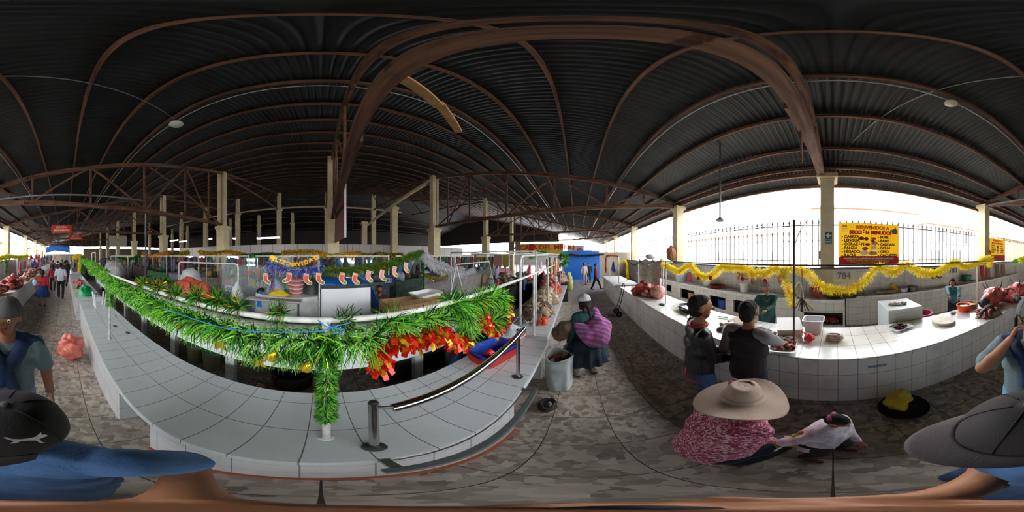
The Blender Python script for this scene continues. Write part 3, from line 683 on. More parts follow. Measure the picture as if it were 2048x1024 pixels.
    hm = hairmat or m_hair
    if hair:
        g = MB()
        capsule(g, Hd(-.036, 0, .034), .094*s, Hd(-.006, 0, .042), .086*s, .93, hL)
        capsule(g, Hd(-.045, 0, -.02), .078*s, Hd(-.04, 0, .03), .09*s, .95, hL)
        if hair in ('long', 'braid', 'bob'):
            for sd in (1, -1): capsule(g, Hd(-.02, .07*sd, .02), .035*s, Hd(-.035, .075*sd, -.09), .03*s)
        if hair == 'long': capsule(g, Hd(-.07, 0, -.02), .06*s, Hd(-.11, 0, -.22), .04*s)
        if hair == 'braid':
            for sd in (1, -1): capsule(g, Hd(-.06, .04*sd, -.05), .025*s, Hd(-.16, .05*sd, -.42), .014*s)
        if hair == 'tail': capsule(g, Hd(-.12, 0, .0), .03*s, Hd(-.16, 0, -.14), .022*s)
        remeshed(g, 'hair', hm, t, voxel*.8, 1, .004*s, 45, (1, 1, 1))
    if face:
        for sd in (1, -1):
            g = MB(); g.ball(Hd(.0885, .031*sd, .012), .0125*s, 10, 8); e_ = g.build('eye', m_eye, t, True)
            g = MB(); g.ball(Hd(.097, .031*sd, .012), .0062*s, 8, 6); g.build('iris', m_iris, e_, True)
        g = MB(); g.ball(Hd(.079, 0, -.052), (.012*s, .012*s, .007*s), 10, 6, M=Matrix((hF, hL*1.9, hU)).transposed()); g.build('mouth', m_lip, t, True)
    return dict(t=t, Hd=Hd, T=T, s=s, legs=legs, arms=arms, hF=hF, hL=hL, hU=hU, hc=hc, F=F, L=Lf, UF=UF, UU=UU)
def frameM(p): return Matrix((p['hF'], p['hL'], p['hU'])).transposed()
def cap_on(p, mat, name='cap', brim=True, emb=None, brim_mat=None, br=.118, vis=.085, tilt=0):
    s = p['s']; M = frameM(p); c = p['Hd'](-.012, 0, .03); g = MB()
    def fn(u, v):
        a = 2*pi*u; e = v*pi/2; r = br*s*cos(e)**.75 if v < 1 else 0; k = 1+.012*cos(6*a)*(1-v)
        return c+M@Vector((r*cos(a)*1.06*k, r*sin(a)*.93*k, (.115*sin(e)**1.0-.0)*s))
    g.grid(fn, 48, 14, wrapu=True, thick=.003); o = g.build(name, mat, p['t'], True)
    g = MB(); g.ball(c+M@Vector((0, 0, .117*s)), (.010*s, .010*s, .006*s), 10, 6); g.build('button', brim_mat or mat, o, True)
    for k in range(6):
        a = pi/6+k*pi/3; g = MB(); g.tube([fn(a/2/pi, v/12)+M@Vector((cos(a), sin(a), .6))*.0012 for v in range(0, 12)], .0011, 5); g.build('seam', pm('seam_dark', srgb('#151213'), .8), o, True)
    if brim:
        g = MB()
        def fb(u, v):
            a = (u-.5)*2*1.18; r0 = br*s*1.0; ext = vis*s*cos(a*1.28)**.55 if abs(a*1.28) < pi/2 else 0; r = r0+ext*v
            x = cos(a)*1.06*r0+ext*v; y = sin(a)*.93*r0*(1+.05*v); return c+M@Vector((x, y, .004*s-.5*y*y/(.12*s)*.35*v-.10*ext*v-.012*v*s*tilt))
        g.grid(fb, 30, 8, thick=.004); g.build('visor', brim_mat or mat, o, True)
    return o
def hat_on(p, mat, rb=.21, wave=.03, tilt=None, c=None, crown=.10, ribbon=None, name='hat'):
    s = p['s']; M = frameM(p); c = c or p['Hd'](-.01, 0, .045); M = M@(tilt or Matrix.Identity(3)); g = MB()
    prof = [(0, .118), (.045, .122), (.075, .112), (.092, .08), (crown, .02), (crown+.012, 0), (crown+.05, -.012), (rb*.85, -.028), (rb, -.045)]
    def fn(u, v):
        a = 2*pi*u; k = v*(len(prof)-1); i = min(int(k), len(prof)-2); f = k-i; r = prof[i][0]*(1-f)+prof[i+1][0]*f; z = prof[i][1]*(1-f)+prof[i+1][1]*f
        w = max(0, (r-crown)/(rb-crown)); z += wave*w*w*(sin(2*a+.6)+.5*sin(3*a+2)); z -= .012*(1-w)*(r < .05)
        return c+M@Vector((r*cos(a), r*sin(a)*.95, z))*s
    g.grid(fn, 64, 30, wrapu=True, thick=.004); o = g.build(name, mat, p['t'], True)
    if ribbon:
        g = MB(); g.tube([c+M@Vector(((crown+.002)*cos(a/24*2*pi), (crown+.002)*.95*sin(a/24*2*pi), .03))*s for a in range(24)], .008*s, 6, closed=True, flat=1); g.build('ribbon', ribbon, o, True)
    return o

# --- fabrics
m_puma = pm('charcoal_cap', srgb('#2c2726'), .8, col2=srgb('#211d1d'), nscale=3, bump=.1, bscale=300)
m_visor = pm('grey_visor', srgb('#4b4345'), .8, bump=.1, bscale=300)
m_bluetee = pm('blue_tshirt', srgb('#3f6a9c'), .8, col2=srgb('#2d4c73'), nscale=4, bump=.15, bscale=120)
m_jeans = pm('jeans', srgb('#39557b'), .85, col2=srgb('#2c4566'), nscale=14, bump=.2, bscale=200)
m_jeansl = pm('light_jeans', srgb('#7fb0d8'), .85, col2=srgb('#6a9cc6'), nscale=14)
m_ribtee = pm('grey_green_tee', srgb('#6d8085'), .85, bump=.3, bscale=150)
m_scarf = pm('blue_jacket_cloth', srgb('#1f3a66'), .8, col2=srgb('#162a4a'), nscale=5)
m_blackj = pm('black_jacket', srgb('#121417'), .35, col2=srgb('#1b1e22'), nscale=6)
m_redtrim = pm('red_trim', srgb('#c22a3c'), .6); m_rag = pm('raglan_grey', srgb('#9b999c'), .8); m_charc = pm('raglan_body', srgb('#2a292c'), .8, bump=.15, bscale=90)
m_green = pm('green_smock', srgb('#12504f'), .7, col2=srgb('#0d403f')); m_teal = pm('teal_smock', srgb('#16707a'), .6, col2=srgb('#0f5761'))
m_black = pm('black_cloth', srgb('#17171a'), .85)

# 1 the photographer: cap, shoulders and the two forearms seen straight from above
pA = person('person in a charcoal cap and blue T-shirt reaching forward, seen from right above', (-.292, -.083), -24, 1.62, lean=3, top=m_bluetee, top_kind='short', pants=m_jeans,
            lh=(-.05, .045, 1.12, 0), rh=(-.05, -.07, 1.10, 0), voxel=.007, head_pitch=-4, curl=.9, skin=SKIN)
co = cap_on(pA, m_puma, brim_mat=m_visor, vis=.072, br=.12)
# leaping cat emblem on the side of the crown
cs = pA['Hd'](.040, .088, .115); mt_e = pm('emblem_silver', srgb('#8f8a87'), .4)
EMB = [(-.62, .12), (-.5, .16), (-.38, .04), (-.1, .03), (.1, .08), (.28, .2), (.36, .38), (.44, .52), (.46, .34), (.56, .36), (.62, .26), (.48, .16), (.36, .02), (.42, -.22), (.5, -.3), (.38, -.3), (.26, -.08), (.05, -.08), (-.12, -.12), (-.26, -.3), (-.4, -.34), (-.3, -.2), (-.36, -.08), (-.5, .04)]
g = MB(); g.prism([(x*.042, y*.036) for x, y in EMB], .0018, M=face_M((0, 0, 0), Vector((-.25, .95, 0)), Vector((-.55, -.15, .8))).to_3x3(), c=cs); g.build('emblem', mt_e, co)
g = MB(); g.cyl((.02, -.01, .9), (.02, -.008, 1.2), .011, .011, 12); tag(g.build('grip_stick', m_black, smooth=True, origin=(0, 0, 1.0)), 'short black stick gripped in both hands of the person seen from above', 'stick')

# 2 the man behind with a jacket tied over his shoulders, phone to his face
pB = person('man in a ribbed grey-green T-shirt with a navy jacket round his shoulders, raising a phone', (-1.0, -.37), 18, 1.70, top=m_ribtee, top_kind='short', pants=m_jeansl,
            rh=(-.82, -.43, 1.48, 0), voxel=.008, skin=SKIN, hair='short', hairmat=pm('grey_hair', srgb('#3b3a38'), .6), head_yaw=-10, rhd=(-.1, .1, 1))
g = MB()
for sd in (1, -1):
    capsule(g, pB['T'](-.05, .05*sd, .50), .075, pB['T'](-.01, .17*sd, .475), .072); capsule(g, pB['T'](.04, .10*sd, .49), .05, pB['T'](.125, .02*sd, .36), .045); capsule(g, pB['T'](-.06, .06*sd, .48), .08, pB['T'](-.09, .05*sd, .38), .07)
capsule(g, pB['T'](.13, .01, .36), .042, pB['T'](.14, .05, .12), .036); capsule(g, pB['T'](.135, -.02, .34), .04, pB['T'](.14, -.03, .18), .032)
remeshed(g, 'draped_jacket', m_scarf, pB['t'], .008, 3, .012, 12)
cap_on(pB, pm('grey_cap', srgb('#595a58'), .8), brim=False, br=.108, name='cap')
w = pB['arms'][1][2]; g = MB(); g.box(w+Vector((-.045, .015, .08)), (.07, .009, .14), rz=.25, bev=.003); tag(g.build('mobile_phone', m_black), 'black mobile phone held up by the man with the navy jacket', 'phone')
w, el = pB['arms'][0][2], pB['arms'][0][1]; d = (w-el).normalized(); g = MB(); g.tube([w-d*.03, w-d*.014], .034, 14); g.build('watch', pm('watch_steel', srgb('#8a8a88'), .3, .8), pB['t'], True)

# 3 boy in black jacket
pC = person('boy in a black bomber jacket with red piping and jeans, standing at the meat counter', (1.03, -.96), -118, 1.65, top=m_blackj, pants=m_jeans, lh=(.24, .06, .98), rh=(.26, -.04, .96), voxel=.008, hem=.80, head_yaw=-8, fat=1.05)
g = MB(); g.tube([pC['T'](.105*cos(a)*1.16, .175*sin(a)*1.0, -.09) for a in [2*pi*i/28 for i in range(28)]], .012, 6, closed=True); g.build('hem_band', m_redtrim, pC['t'], True)
g = MB(); g.tube([pC['T'](.128, .0, -.05+.065*i)-pC['UF']*(.035 if i > 6 else 0) for i in range(8)], .009, 6); g.tube([pC['T'](-.012+.085*cos(a), .082*sin(a), .535) for a in [2*pi*i/20 for i in range(20)]], .013, 6, closed=True); g.build('collar_piping', m_redtrim, pC['t'], True)
# 4 boy in raglan
pD = person('boy in a dark top with pale grey sleeves reaching over the meat counter', (.70, -1.22), -92, 1.60, top=m_charc, sleeves=m_rag, pants=m_navy, rh=(.52, -1.72, .93, 0), lh=(.06, .22, .82), voxel=.008, hem=.72, fat=1.05, rhd=(0, -1, -.4), curl=.35)
# 5 vendor in green
pE = person('vendor in a dark green V-neck smock and grey cap behind the meat counter', (1.28, -2.98), 112, 1.46, top=m_green, pants=m_navy, lh=(1.15, -2.66, 1.0, 0), rh=(1.42, -2.66, .98, 0), voxel=.01, fat=1.15, hem=.6)
cap_on(pE, pm('grey_knit', srgb('#79767a'), .9), brim=False, br=.105)
g = MB(); g.tube([pE['T'](.03+.09*sin(pi*i/12)+.01, .07*cos(pi*i/12), .52-.12*sin(pi*i/12)) for i in range(13)], .004, 6); g.build('cord', pm('cord_tan', srgb('#b79d6a'), .6), pE['t'], True)
# 6 vendor in teal, bending over the tub
pF = person('vendor in a teal smock bending over the orange tub', (-2.95, -3.22), 38, 1.47, lean=22, top=m_teal, pants=m_black, lh=(-2.55, -2.62, 1.0, 0), rh=(-2.4, -2.72, 1.0, 0), voxel=.012, fat=1.1, hem=.55, hair='bob')
# 7 crouching woman in sun hat
m_flor = pm('pink_floral', srgb('#c2607c'), .85); _nt = m_flor.node_tree
_v = _nt.nodes.new('ShaderNodeTexVoronoi'); _v.inputs['Scale'].default_value = 105; _tc = _nt.nodes.new('ShaderNodeTexCoord'); _nt.links.new(_tc.outputs['Object'], _v.inputs['Vector'])
_r = _nt.nodes.new('ShaderNodeValToRGB'); _nt.links.new(_v.outputs['Color'], _r.inputs[0]); _r.color_ramp.interpolation = 'CONSTANT'
for _p, _c in ((0, '#9a3355'), (.28, '#d9708c'), (.5, '#f4cdd6'), (.72, '#b8456a')):
    _e = _r.color_ramp.elements[0] if _p == 0 else _r.color_ramp.elements.new(_p)
    _e.color = (*srgb(_c), 1)
_r.color_ramp.elements[-1].color = (*srgb('#f1d3da'), 1); _nt.links.new(_r.outputs[0], _nt.nodes['Principled BSDF'].inputs['Base Color'])
pG = person('woman in a wide cream sun hat and pink floral top crouching towards the toddler', (.45, -.48), -104, 1.5, lean=16, hip=.48, feet=[(.22, .11), (.08, -.11)], top=m_flor, pants=m_navy, lh=(.24, -.60, .62, 0), rh=(.40, -.84, .60, 0),
            voxel=.008, fat=1.42, skin=SKIN2, head_pitch=-10, hair='bob')
m_hat = pm('cream_felt', srgb('#d9bfae'), .9, col2=srgb('#c8ae9f'), nscale=5, bump=.15, bscale=120)
ho = hat_on(pG, m_hat, rb=.262, wave=.04, crown=.112, ribbon=pm('ribbon_pale', srgb('#cbb3a4'), .8))
g = MB(); hc = pG['Hd'](.02, .122, .085)
for i in range(5): g.ball(hc+frameM(pG)@Vector((.028*cos(i*1.256), -.01, .028*sin(i*1.256))), (.02, .014, .02), 10, 6)
g.build('flower', pm('flower_rose', srgb('#a8767a'), .8), ho, True)
# 8 toddler
m_tod = pm('toddler_white', srgb('#e6e1e6'), .85, col2=srgb('#c4b2ba'), nscale=28)
pH = person('toddler in a white patterned blouse with arms spread out', (.045, -.74), 150, .94, lean=10, top=m_tod, pants=pm('dark_plum', srgb('#2a1a22'), .85), lh=(-.11, -.68, .50, 0), rh=(.19, -.66, .56, 0), voxel=.006, fat=1.62, skin=SKIN2, hair='tail', head_pitch=18,
            shoes=pm('red_shoe', srgb('#5d1c26'), .6), hem=.5)
g = MB()
for sd in (1, -1): g.ball(pH['Hd'](-.095, .03*sd, .06), (.016, .03, .018), 10, 6)
g.build('hair_bow', pm('pink_bow', srgb('#b0577c'), .7), pH['t'], True)
t = thing('rattle_toy', 'small green and orange toy on a white stick held between the woman and the toddler', 'toy', (.24, -.58, .60))
g = MB(); g.cyl((.20, -.53, .56), (.15, -.62, .70), .006); g.build('stick', pm('toy_white', srgb('#dcdad0'), .5), t, True)
g = MB(); g.ball((.145, -.63, .715), .022, 10, 8, nz=.2); g.build('green_end', pm('toy_green', srgb('#a6cf3a'), .5), t, True)
g = MB(); g.ball((.125, -.655, .735), .02, 10, 8, nz=.3); g.build('orange_end', pm('toy_orange', srgb('#c98342'), .5), t, True)

# 9 woman with carrying cloth
m_skirt = pm('navy_skirt', srgb('#1d3348'), .8, col2=srgb('#101d2c'), nscale=9)
pI = person('woman in a white cap and navy skirt with a pink bundle on her back', (2.22, -.13), 32, 1.44, lean=4, top=pm('dark_teal_knit', srgb('#1b4545'), .9), skirt=(m_skirt, .19, .33, .40, 14), feet=[(.04, .13), (-.02, -.12)], voxel=.009, fat=1.3, hair='braid', head_yaw=-15, head_pitch=5)
cap_on(pI, pm('white_cap', srgb('#c9c9cb'), .7), br=.118)
m_lliclla = bpy.data.materials.new('striped_aguayo'); m_lliclla.use_nodes = True; _nt = m_lliclla.node_tree
_tc = _nt.nodes.new('ShaderNodeTexCoord'); _mp = _nt.nodes.new('ShaderNodeMapping'); _mp.inputs['Rotation'].default_value = (0, .75, .3); _nt.links.new(_tc.outputs['Object'], _mp.inputs[0])
_w = _nt.nodes.new('ShaderNodeTexWave'); _w.inputs['Scale'].default_value = 5.5; _w.inputs['Distortion'].default_value = 1.4; _nt.links.new(_mp.outputs[0], _w.inputs[0])
_r = _nt.nodes.new('ShaderNodeValToRGB'); _nt.links.new(_w.outputs['Fac'], _r.inputs[0]); _r.color_ramp.interpolation = 'CONSTANT'
for _p, _c in ((0, '#5c6aa0'), (.18, '#c0589a'), (.34, '#7e5a9c'), (.5, '#e0468c'), (.68, '#8e76b0'), (.82, '#d7719f')):
    _e = _r.color_ramp.elements[0] if _p == 0 else _r.color_ramp.elements.new(_p)
    _e.color = (*srgb(_c), 1)
_r.color_ramp.elements[-1].color = (*srgb('#4f7f8e'), 1); _nt.links.new(_r.outputs[0], _nt.nodes['Principled BSDF'].inputs['Base Color']); _nt.nodes['Principled BSDF'].inputs['Roughness'].default_value = .9
g = MB(); capsule(g, pI['T'](-.24, -.02, .16), .19, pI['T'](-.21, -.10, .26), .18); capsule(g, pI['T'](-.19, -.10, .28), .13, pI['T'](-.02, -.17, .50), .07); capsule(g, pI['T'](-.22, .10, .20), .13, pI['T'](-.02, .20, .36), .06)
capsule(g, pI['T'](.0, -.17, .50), .06, pI['T'](.12, -.02, .42), .045); capsule(g, pI['T'](-.02, .21, .36), .05, pI['T'](.13, .02, .38), .045)
o = remeshed(g, 'carrying_cloth', m_lliclla, None, .009, 4, .016, 10, origin=pI['T'](-.22, -.04, 0)); tag(o, 'pink and violet striped cloth bundle carried by the woman in the white cap', 'cloth bundle')
g = MB(); c = pI['T'](.06, .36, .30); capsule(g, c, .10, c+Vector((.02, .06, -.10)), .12); capsule(g, c+Vector((0, -.04, .03)), .07, pI['T'](.1, .18, .36), .05)
o = remeshed(g, 'brown_shawl', pm('brown_shawl', srgb('#6a5543'), .9, col2=srgb('#4a3a2e'), nscale=12), None, .01, 3, .02, 14); tag(o, 'brown folded shawl held in front by the woman in the white cap', 'shawl')
for hp_, kn, an, heel, toe in pI['legs']:
    g = MB(); capsule(g, kn.lerp(an, .35), .055, an, .05); remeshed(g, 'leg_warmer', pm('leg_warmer', srgb('#8d8378'), .9, col2=srgb('#5d554d'), nscale=30), pI['t'], .01, 2)

# 10.. seated and standing vendors, passers-by
def simple(label, pos, yaw, H, **k):
    k.setdefault('voxel', .016); k.setdefault('top', m_black); k.setdefault('pants', m_black); return person(label, pos, yaw, H, **k)
pJ = simple('vendor in a grey shirt and hat behind the skin heaps, one arm out', (2.95, 1.75), -110, 1.48, top=pm('stripe_grey', srgb('#5a5f66'), .85), rh=(2.55, 1.35, 1.05, 0), voxel=.012, fat=1.2, hair='bob')
hat_on(pJ, pm('grey_felt', srgb('#6d737c'), .9), rb=.17, crown=.1, wave=.01)
simple('man in a maroon shirt seated between the white box stall and the number sign', (1.50, 4.0), -100, 1.62, hip=.45, feet=[(.4, .12), (.4, -.12)], z0=0, top=pm('maroon', srgb('#4b1e22'), .85), lh=(.3, .06, .72), rh=(.3, -.06, .72))
simple('person in a pale lilac shirt seated beside the blue tinsel stall, seen from behind', (-1.33, 3.45), 60, 1.68, hip=.46, feet=[(.4, .12), (.4, -.12)], top=pm('lilac', srgb('#a9b0cc'), .85))
simple('person in a white shirt seated low among the stalls beside the grey drop pipe', (-5.9, 3.3), 60, 1.55, hip=.42, feet=[(.35, .12), (.35, -.12)], top=pm('shirt_grey', srgb('#a5a9b0'), .85), hair='bob')
simple('person with dark hair sitting behind the red plastic sheet', (-3.0, 3.2), -70, 1.6, hip=.5, feet=[(.4, .12), (.4, -.12)], top=pm('red_top', srgb('#9e3732'), .85), hair='bob')
pK = simple('woman in a red cardigan and blue skirt walking away down the aisle', (-6.2, -.86), 180, 1.48, top=pm('red_cardigan', srgb('#b52534'), .85), pants=None, skirt=(pm('blue_skirt', srgb('#16306f'), .85), .18, .28, .42, 10), hair='long', lh=(.1, .3, .72), rh=(.0, -.25, .72))
g = MB(); g.ball((-6.0, -1.12, 1.0), (.06, .1, .13), 12, 8, nz=.2); tag(g.build('plastic_bag', pm('bag_paleblue', srgb('#a9c3d8'), .4), smooth=True), 'pale blue bag hanging at the side of the woman in the red cardigan', 'bag')
simple('man in a white T-shirt and black trousers walking away down the aisle', (-7.5, -.2), 180, 1.68, top=pm('white_tee', srgb('#c9cfdd'), .85), top_kind='short', feet=[(.18, .09), (-.12, -.09)], lh=(.05, .3, .8))
simple('man all in black walking in the aisle beyond the man in the white T-shirt', (-10.6, .0), 170, 1.7)
simple('person in dark clothes with a rucksack, furthest in the aisle by the yellow garland', (-12.2, .1), 200, 1.72, top=pm('slate', srgb('#2b2f3c'), .8))
simple('woman in a red top beside the man in the white T-shirt, farther down the aisle', (-9.2, -.7), 180, 1.5, top=pm('crimson', srgb('#8c2334'), .8), hair='long')
simple('man in a dark red jacket striding across in front of the blue wall', (9.5, -1.1), -100, 1.55, top=pm('dark_red_jacket', srgb('#5a2030'), .8), feet=[(.3, .09), (-.25, -.09)])
for x_, y_, c_, l_ in ((-13.4, -.6, '#3a2f3a', 'man in a dark plum jacket under the blue awning'), (-14.6, .2, '#22262b', 'person in a black coat near the front of the blue awning'), (-15.0, -1.1, '#6b2633', 'woman in a wine red shawl beside the black-coated person'), (-17.5, -.3, '#3f4a5a', 'person in slate blue, deepest in the aisle')): simple(l_, (x_, y_), 180, 1.62, top=pm('coat'+c_, srgb(c_), .85), hair='bob')
simple('person in pale beige clothes standing before the blue wall', (11.1, -.5), -150, 1.56, top=pm('beige_top', srgb('#b7ada5'), .8), pants=pm('beige_tr', srgb('#9c938c'), .8), hair='bob')
simple('person in dark clothes just behind the one in beige by the blue wall', (11.9, -.85), 180, 1.5, top=m_navy)
# ================================================================ TINSEL, RAILS
def smooth_path(P, n=8):
    P = [Vector(p) for p in P]; out = []
    for i in range(len(P)-1):
        a = P[max(i-1, 0)]; b = P[i]; c = P[i+1]; d = P[min(i+2, len(P)-1)]
        for k in range(n):
            t = k/n; out.append(.5*((2*b)+(c-a)*t+(2*a-5*b+4*c-d)*t*t+(3*b-a-3*c+d)*t**3))
    out.append(P[-1]); return out
def tinsel(name, lab, P, r, mats, dens=1200, w=.003, cat='garland', group=None, parent=None, fan=None, droop=.12, bend=.35, rv=.35, taper=True, core=None):
    """a rope of foil needles round a wire"""
    pts = smooth_path(P, 6) if len(P) > 2 else [Vector(p) for p in P]
    g = MB(); g.mat(0); g.tube(pts, core or .006, 5)
    for a, b in zip(pts, pts[1:]):
        t = (b-a); L = t.length
        if L < 1e-5: continue
        t.normalize(); u = t.orthogonal().normalized(); v = t.cross(u)
        n = max(1, int(L*dens+random.random()))
        for _ in range(n):
            p = a+(b-a)*random.random(); an = random.uniform(0, 2*pi); d = u*cos(an)+v*sin(an)+t*random.uniform(-.45, .45)
            if fan is not None and d.dot(fan) < -.25: d = d-fan*2*d.dot(fan)
            d.normalize(); ln = r*random.uniform(1-rv, 1.08); s = d.cross(t+Vector((random.uniform(-.6, .6), random.uniform(-.6, .6), random.uniform(-.6, .6)))).normalized()*w
            m = p+d*ln*.55; e = p+d*ln+t*ln*random.uniform(-bend, bend)+Vector((0, 0, -droop*ln))
            g.mat(random.choices(range(len(mats)), [x[1] for x in mats])[0])
            k = .35 if taper else .9
            g.add([p-s*.5, p+s*.5, m+s, m-s, e+s*k, e-s*k], [(0, 1, 2, 3), (3, 2, 4, 5)])
    o = g.build(name, [x[0] for x in mats], parent)
    if parent is None: tag(o, lab, cat, group)
    return o
g_dk = foil('tinsel_dark_green', srgb('#174f1c')); g_br = foil('tinsel_bright_green', srgb('#b2f55c')); g_md = foil('tinsel_mid_green', srgb('#62c43f'))
g_go = pm('foil_gold', srgb('#f0bb2a'), .25, .6); g_re = pm('foil_red', srgb('#e3291c'), .22, .4); g_ye = foil('tinsel_yellow', srgb('#fff03a'), tr=.62); g_ye2 = foil('tinsel_yellow_deep', srgb('#ffdf1e'), tr=.62)
g_bl = pm('foil_blue', srgb('#3a62d8'), .3, .2); g_si = pm('foil_silver', srgb('#e6e8ee'), .3, .15); g_ol = pm('tinsel_olive', srgb('#5d7a1e'), .4); g_or = pm('tinsel_orange', srgb('#d98a2a'), .4)
GREEN = [(g_dk, 5), (g_md, 4), (g_br, 5)]; GDARK = [(g_dk, 5), (g_md, 3), (g_go, .6), (g_br, 1)]
A = lambda pts, **k: [at(x, y, **k) for x, y in pts]
YG = .62
m_wpipe = pm('white_painted_pipe', srgb('#dedfdd'), .3, col2=srgb('#bdbcb8'), nscale=20)
# white rail with three posts standing on the counter
t = thing('garland_rail', 'white pipe rail on posts along the near counter, wrapped in green tinsel', 'rail', (0, YG, ZT))
g = MB(); g.tube([(-3.7, YG, 1.76), (-2, YG, 1.745), (2, YG, 1.74), (4.3, YG-.02, 1.76)], .0135, 12); g.build('pipe', m_wpipe, t, True)
for x in (.02, -2.2, 2.29):
    g = MB(); g.tube([(x, YG, ZT+.002), (x, YG, 1.74)], .017, 12); p = g.build('post', m_wpipe, t, True, ang=60)
    g = MB(); g.lathe([(.034, 0), (.03, .006), (.02, .009)], (x, YG, ZT+.001), 16); g.build('foot', m_wpipe, p, True)
tinsel('tinsel_garland', 'long bright green tinsel garland sagging under the white rail of the near counter', A([(181, 524), (200, 541), (223, 560), (248, 578), (287, 598), (333, 622), (394, 644), (450, 660), (499, 672), (540, 678), (580, 680), (640, 682), (700, 683), (752, 680)], Y=YG-.02), .11, GREEN, 1900, .0034, droop=.35)
tinsel('tinsel_garland', 'green tinsel running up in puffs from the wrapped post to the right', A([(745, 676), (768, 650), (786, 640), (806, 650), (832, 648), (850, 634), (872, 640), (892, 628)], Y=YG), .10, GREEN, 1900, .0026, droop=.05)
tinsel('tinsel_garland', 'green tinsel hanging in a thick loop beside the grey number 8', A([(898, 612), (915, 606), (930, 622), (935, 648), (930, 672)], Y=YG), .12, GREEN, 2300, .003, droop=.15)
tinsel('tinsel_garland', 'green tinsel loop at the far right end of the near rail, above the red basin', A([(950, 604), (975, 596), (1000, 592), (1008, 606), (1000, 630), (982, 646)], Y=YG), .115, GREEN, 1700, .0035, droop=.1)
x = .02; tinsel('tinsel_garland', 'green tinsel wound down the white post nearest to the camera', [(x, YG, 1.70), (x+.008, YG, 1.5), (x, YG, 1.3), (x, YG, 1.02)], .052, [(g_dk, 4), (g_md, 4), (g_br, 2), (g_go, .25)], 5200, .002, droop=0)
x = -2.2; tinsel('tinsel_garland', 'green tinsel wound round the second white post, near the white stool', [(x, YG, 1.70), (x, YG, 1.45), (x, YG, 1.28)], .09, GREEN, 2600, .003, droop=.1)
tinsel('tinsel_garland', 'darker green and gold tinsel tied in a drooping knot left of the wrapped post', A([(560, 702), (580, 714), (610, 706), (640, 716), (650, 700)], Y=YG-.04), .07, GDARK, 2600, .0024, droop=.4)
tinsel('tinsel_garland', 'small dark green and gold tinsel tail hanging below the long garland', A([(490, 700), (505, 712), (525, 716)], Y=YG-.04), .05, GDARK, 2200, .0024, droop=.5)
for px, py in ((286, 566), (316, 574), (352, 586), (392, 592), (432, 600), (470, 612), (556, 626), (690, 640)):
    c = at(px, py, Y=YG); tinsel('tinsel_tuft', 'spiky dark green and gold tinsel tuft standing up on the white rail', [c+Vector((-.03, 0, 0)), c+Vector((.03, 0, .0))], .075, [(g_dk, 4), (g_md, 3), (g_go, 1.2)], 2600, .0028, cat='decoration', group='tinsel tufts on the white rail', droop=0)
RG = [(g_re, 5), (g_go, 2.4)]
tinsel('foil_garland', 'red and gold foil leaf garland looping below the green puffs', A([(762, 738), (760, 712), (770, 690), (795, 676), (820, 684), (850, 676), (876, 660), (893, 672), (915, 684), (938, 684)], Y=YG-.03), .062, RG, 1050, .012, droop=.3, taper=False, rv=.5)
tinsel('foil_garland', 'red and gold foil leaf garland inside the green loop above the red basin', A([(955, 600), (968, 612), (966, 636), (980, 655), (998, 660)], Y=YG+.02), .065, RG, 1000, .014, droop=.2, taper=False, rv=.5)
tinsel('foil_garland', 'red and gold foil tail hanging at the end of the rail under the white frame', A([(1014, 588), (1012, 606), (1016, 630), (1006, 652)], Y=YG), .06, RG, 900, .014, droop=.2, taper=False, rv=.5)
# blue string
g = MB(); g.tube(smooth_path(A([(330, 617), (394, 640), (450, 656), (500, 662), (580, 664), (640, 662), (662, 656), (680, 650), (700, 646)], Y=YG-.11)), .0022, 5); g.tube(smooth_path(A([(636, 640), (650, 652), (664, 657), (672, 668), (690, 660), (664, 655), (655, 645)], Y=YG-.11)), .002, 5)
tag(g.build('blue_string', pm('string_blue', srgb('#1f7fc4'), .5), smooth=True), 'thin bright blue string tied along the long green garland', 'string')
# gold charms
def star_poly(ro, ri, n=5): return [((ro if i % 2 == 0 else ri)*sin(pi*i/n), (ro if i % 2 == 0 else ri)*cos(pi*i/n)) for i in range(2*n)]
for px, py, r, L in ((440, 688, .042, 'gold foil star hanging below the long garland over the fascia'), (517, 724, .038, 'gold foil star hanging lower, left of the gold bell'), (357, 652, .025, 'small gold star tucked in the left half of the long garland'), (232, 631, .02, 'tiny gold star near the second wrapped post')):
    c = at(px, py, Y=YG-.05); g = MB(); g.prism(star_poly(r, r*.42), .006, M=face_M((0, 0, 0), (1, .15, .2)).to_3x3(), c=c); tag(g.build('gold_star', g_go), L, 'decoration')
for px, py, L in ((546, 709, 'little gold bell hanging under the garland between the two stars and the post'), (614, 731, 'little gold bell beside the wrapped post nearest the camera')):
    c = at(px, py, Y=YG-.06); t = thing('gold_bell', L, 'decoration', c); g = MB(); g.lathe([(.0, .028), (.012, .024), (.017, .005), (.027, -.018), (.024, -.02), (0, -.01)], c, 14, M=Matrix.Rotation(.5, 3, 'Y')); g.build('bell', g_go, t, True)
    g = MB(); g.ball(c+Vector((-.012, 0, -.024)), .009, 8, 6); g.build('clapper', g_go, t, True)

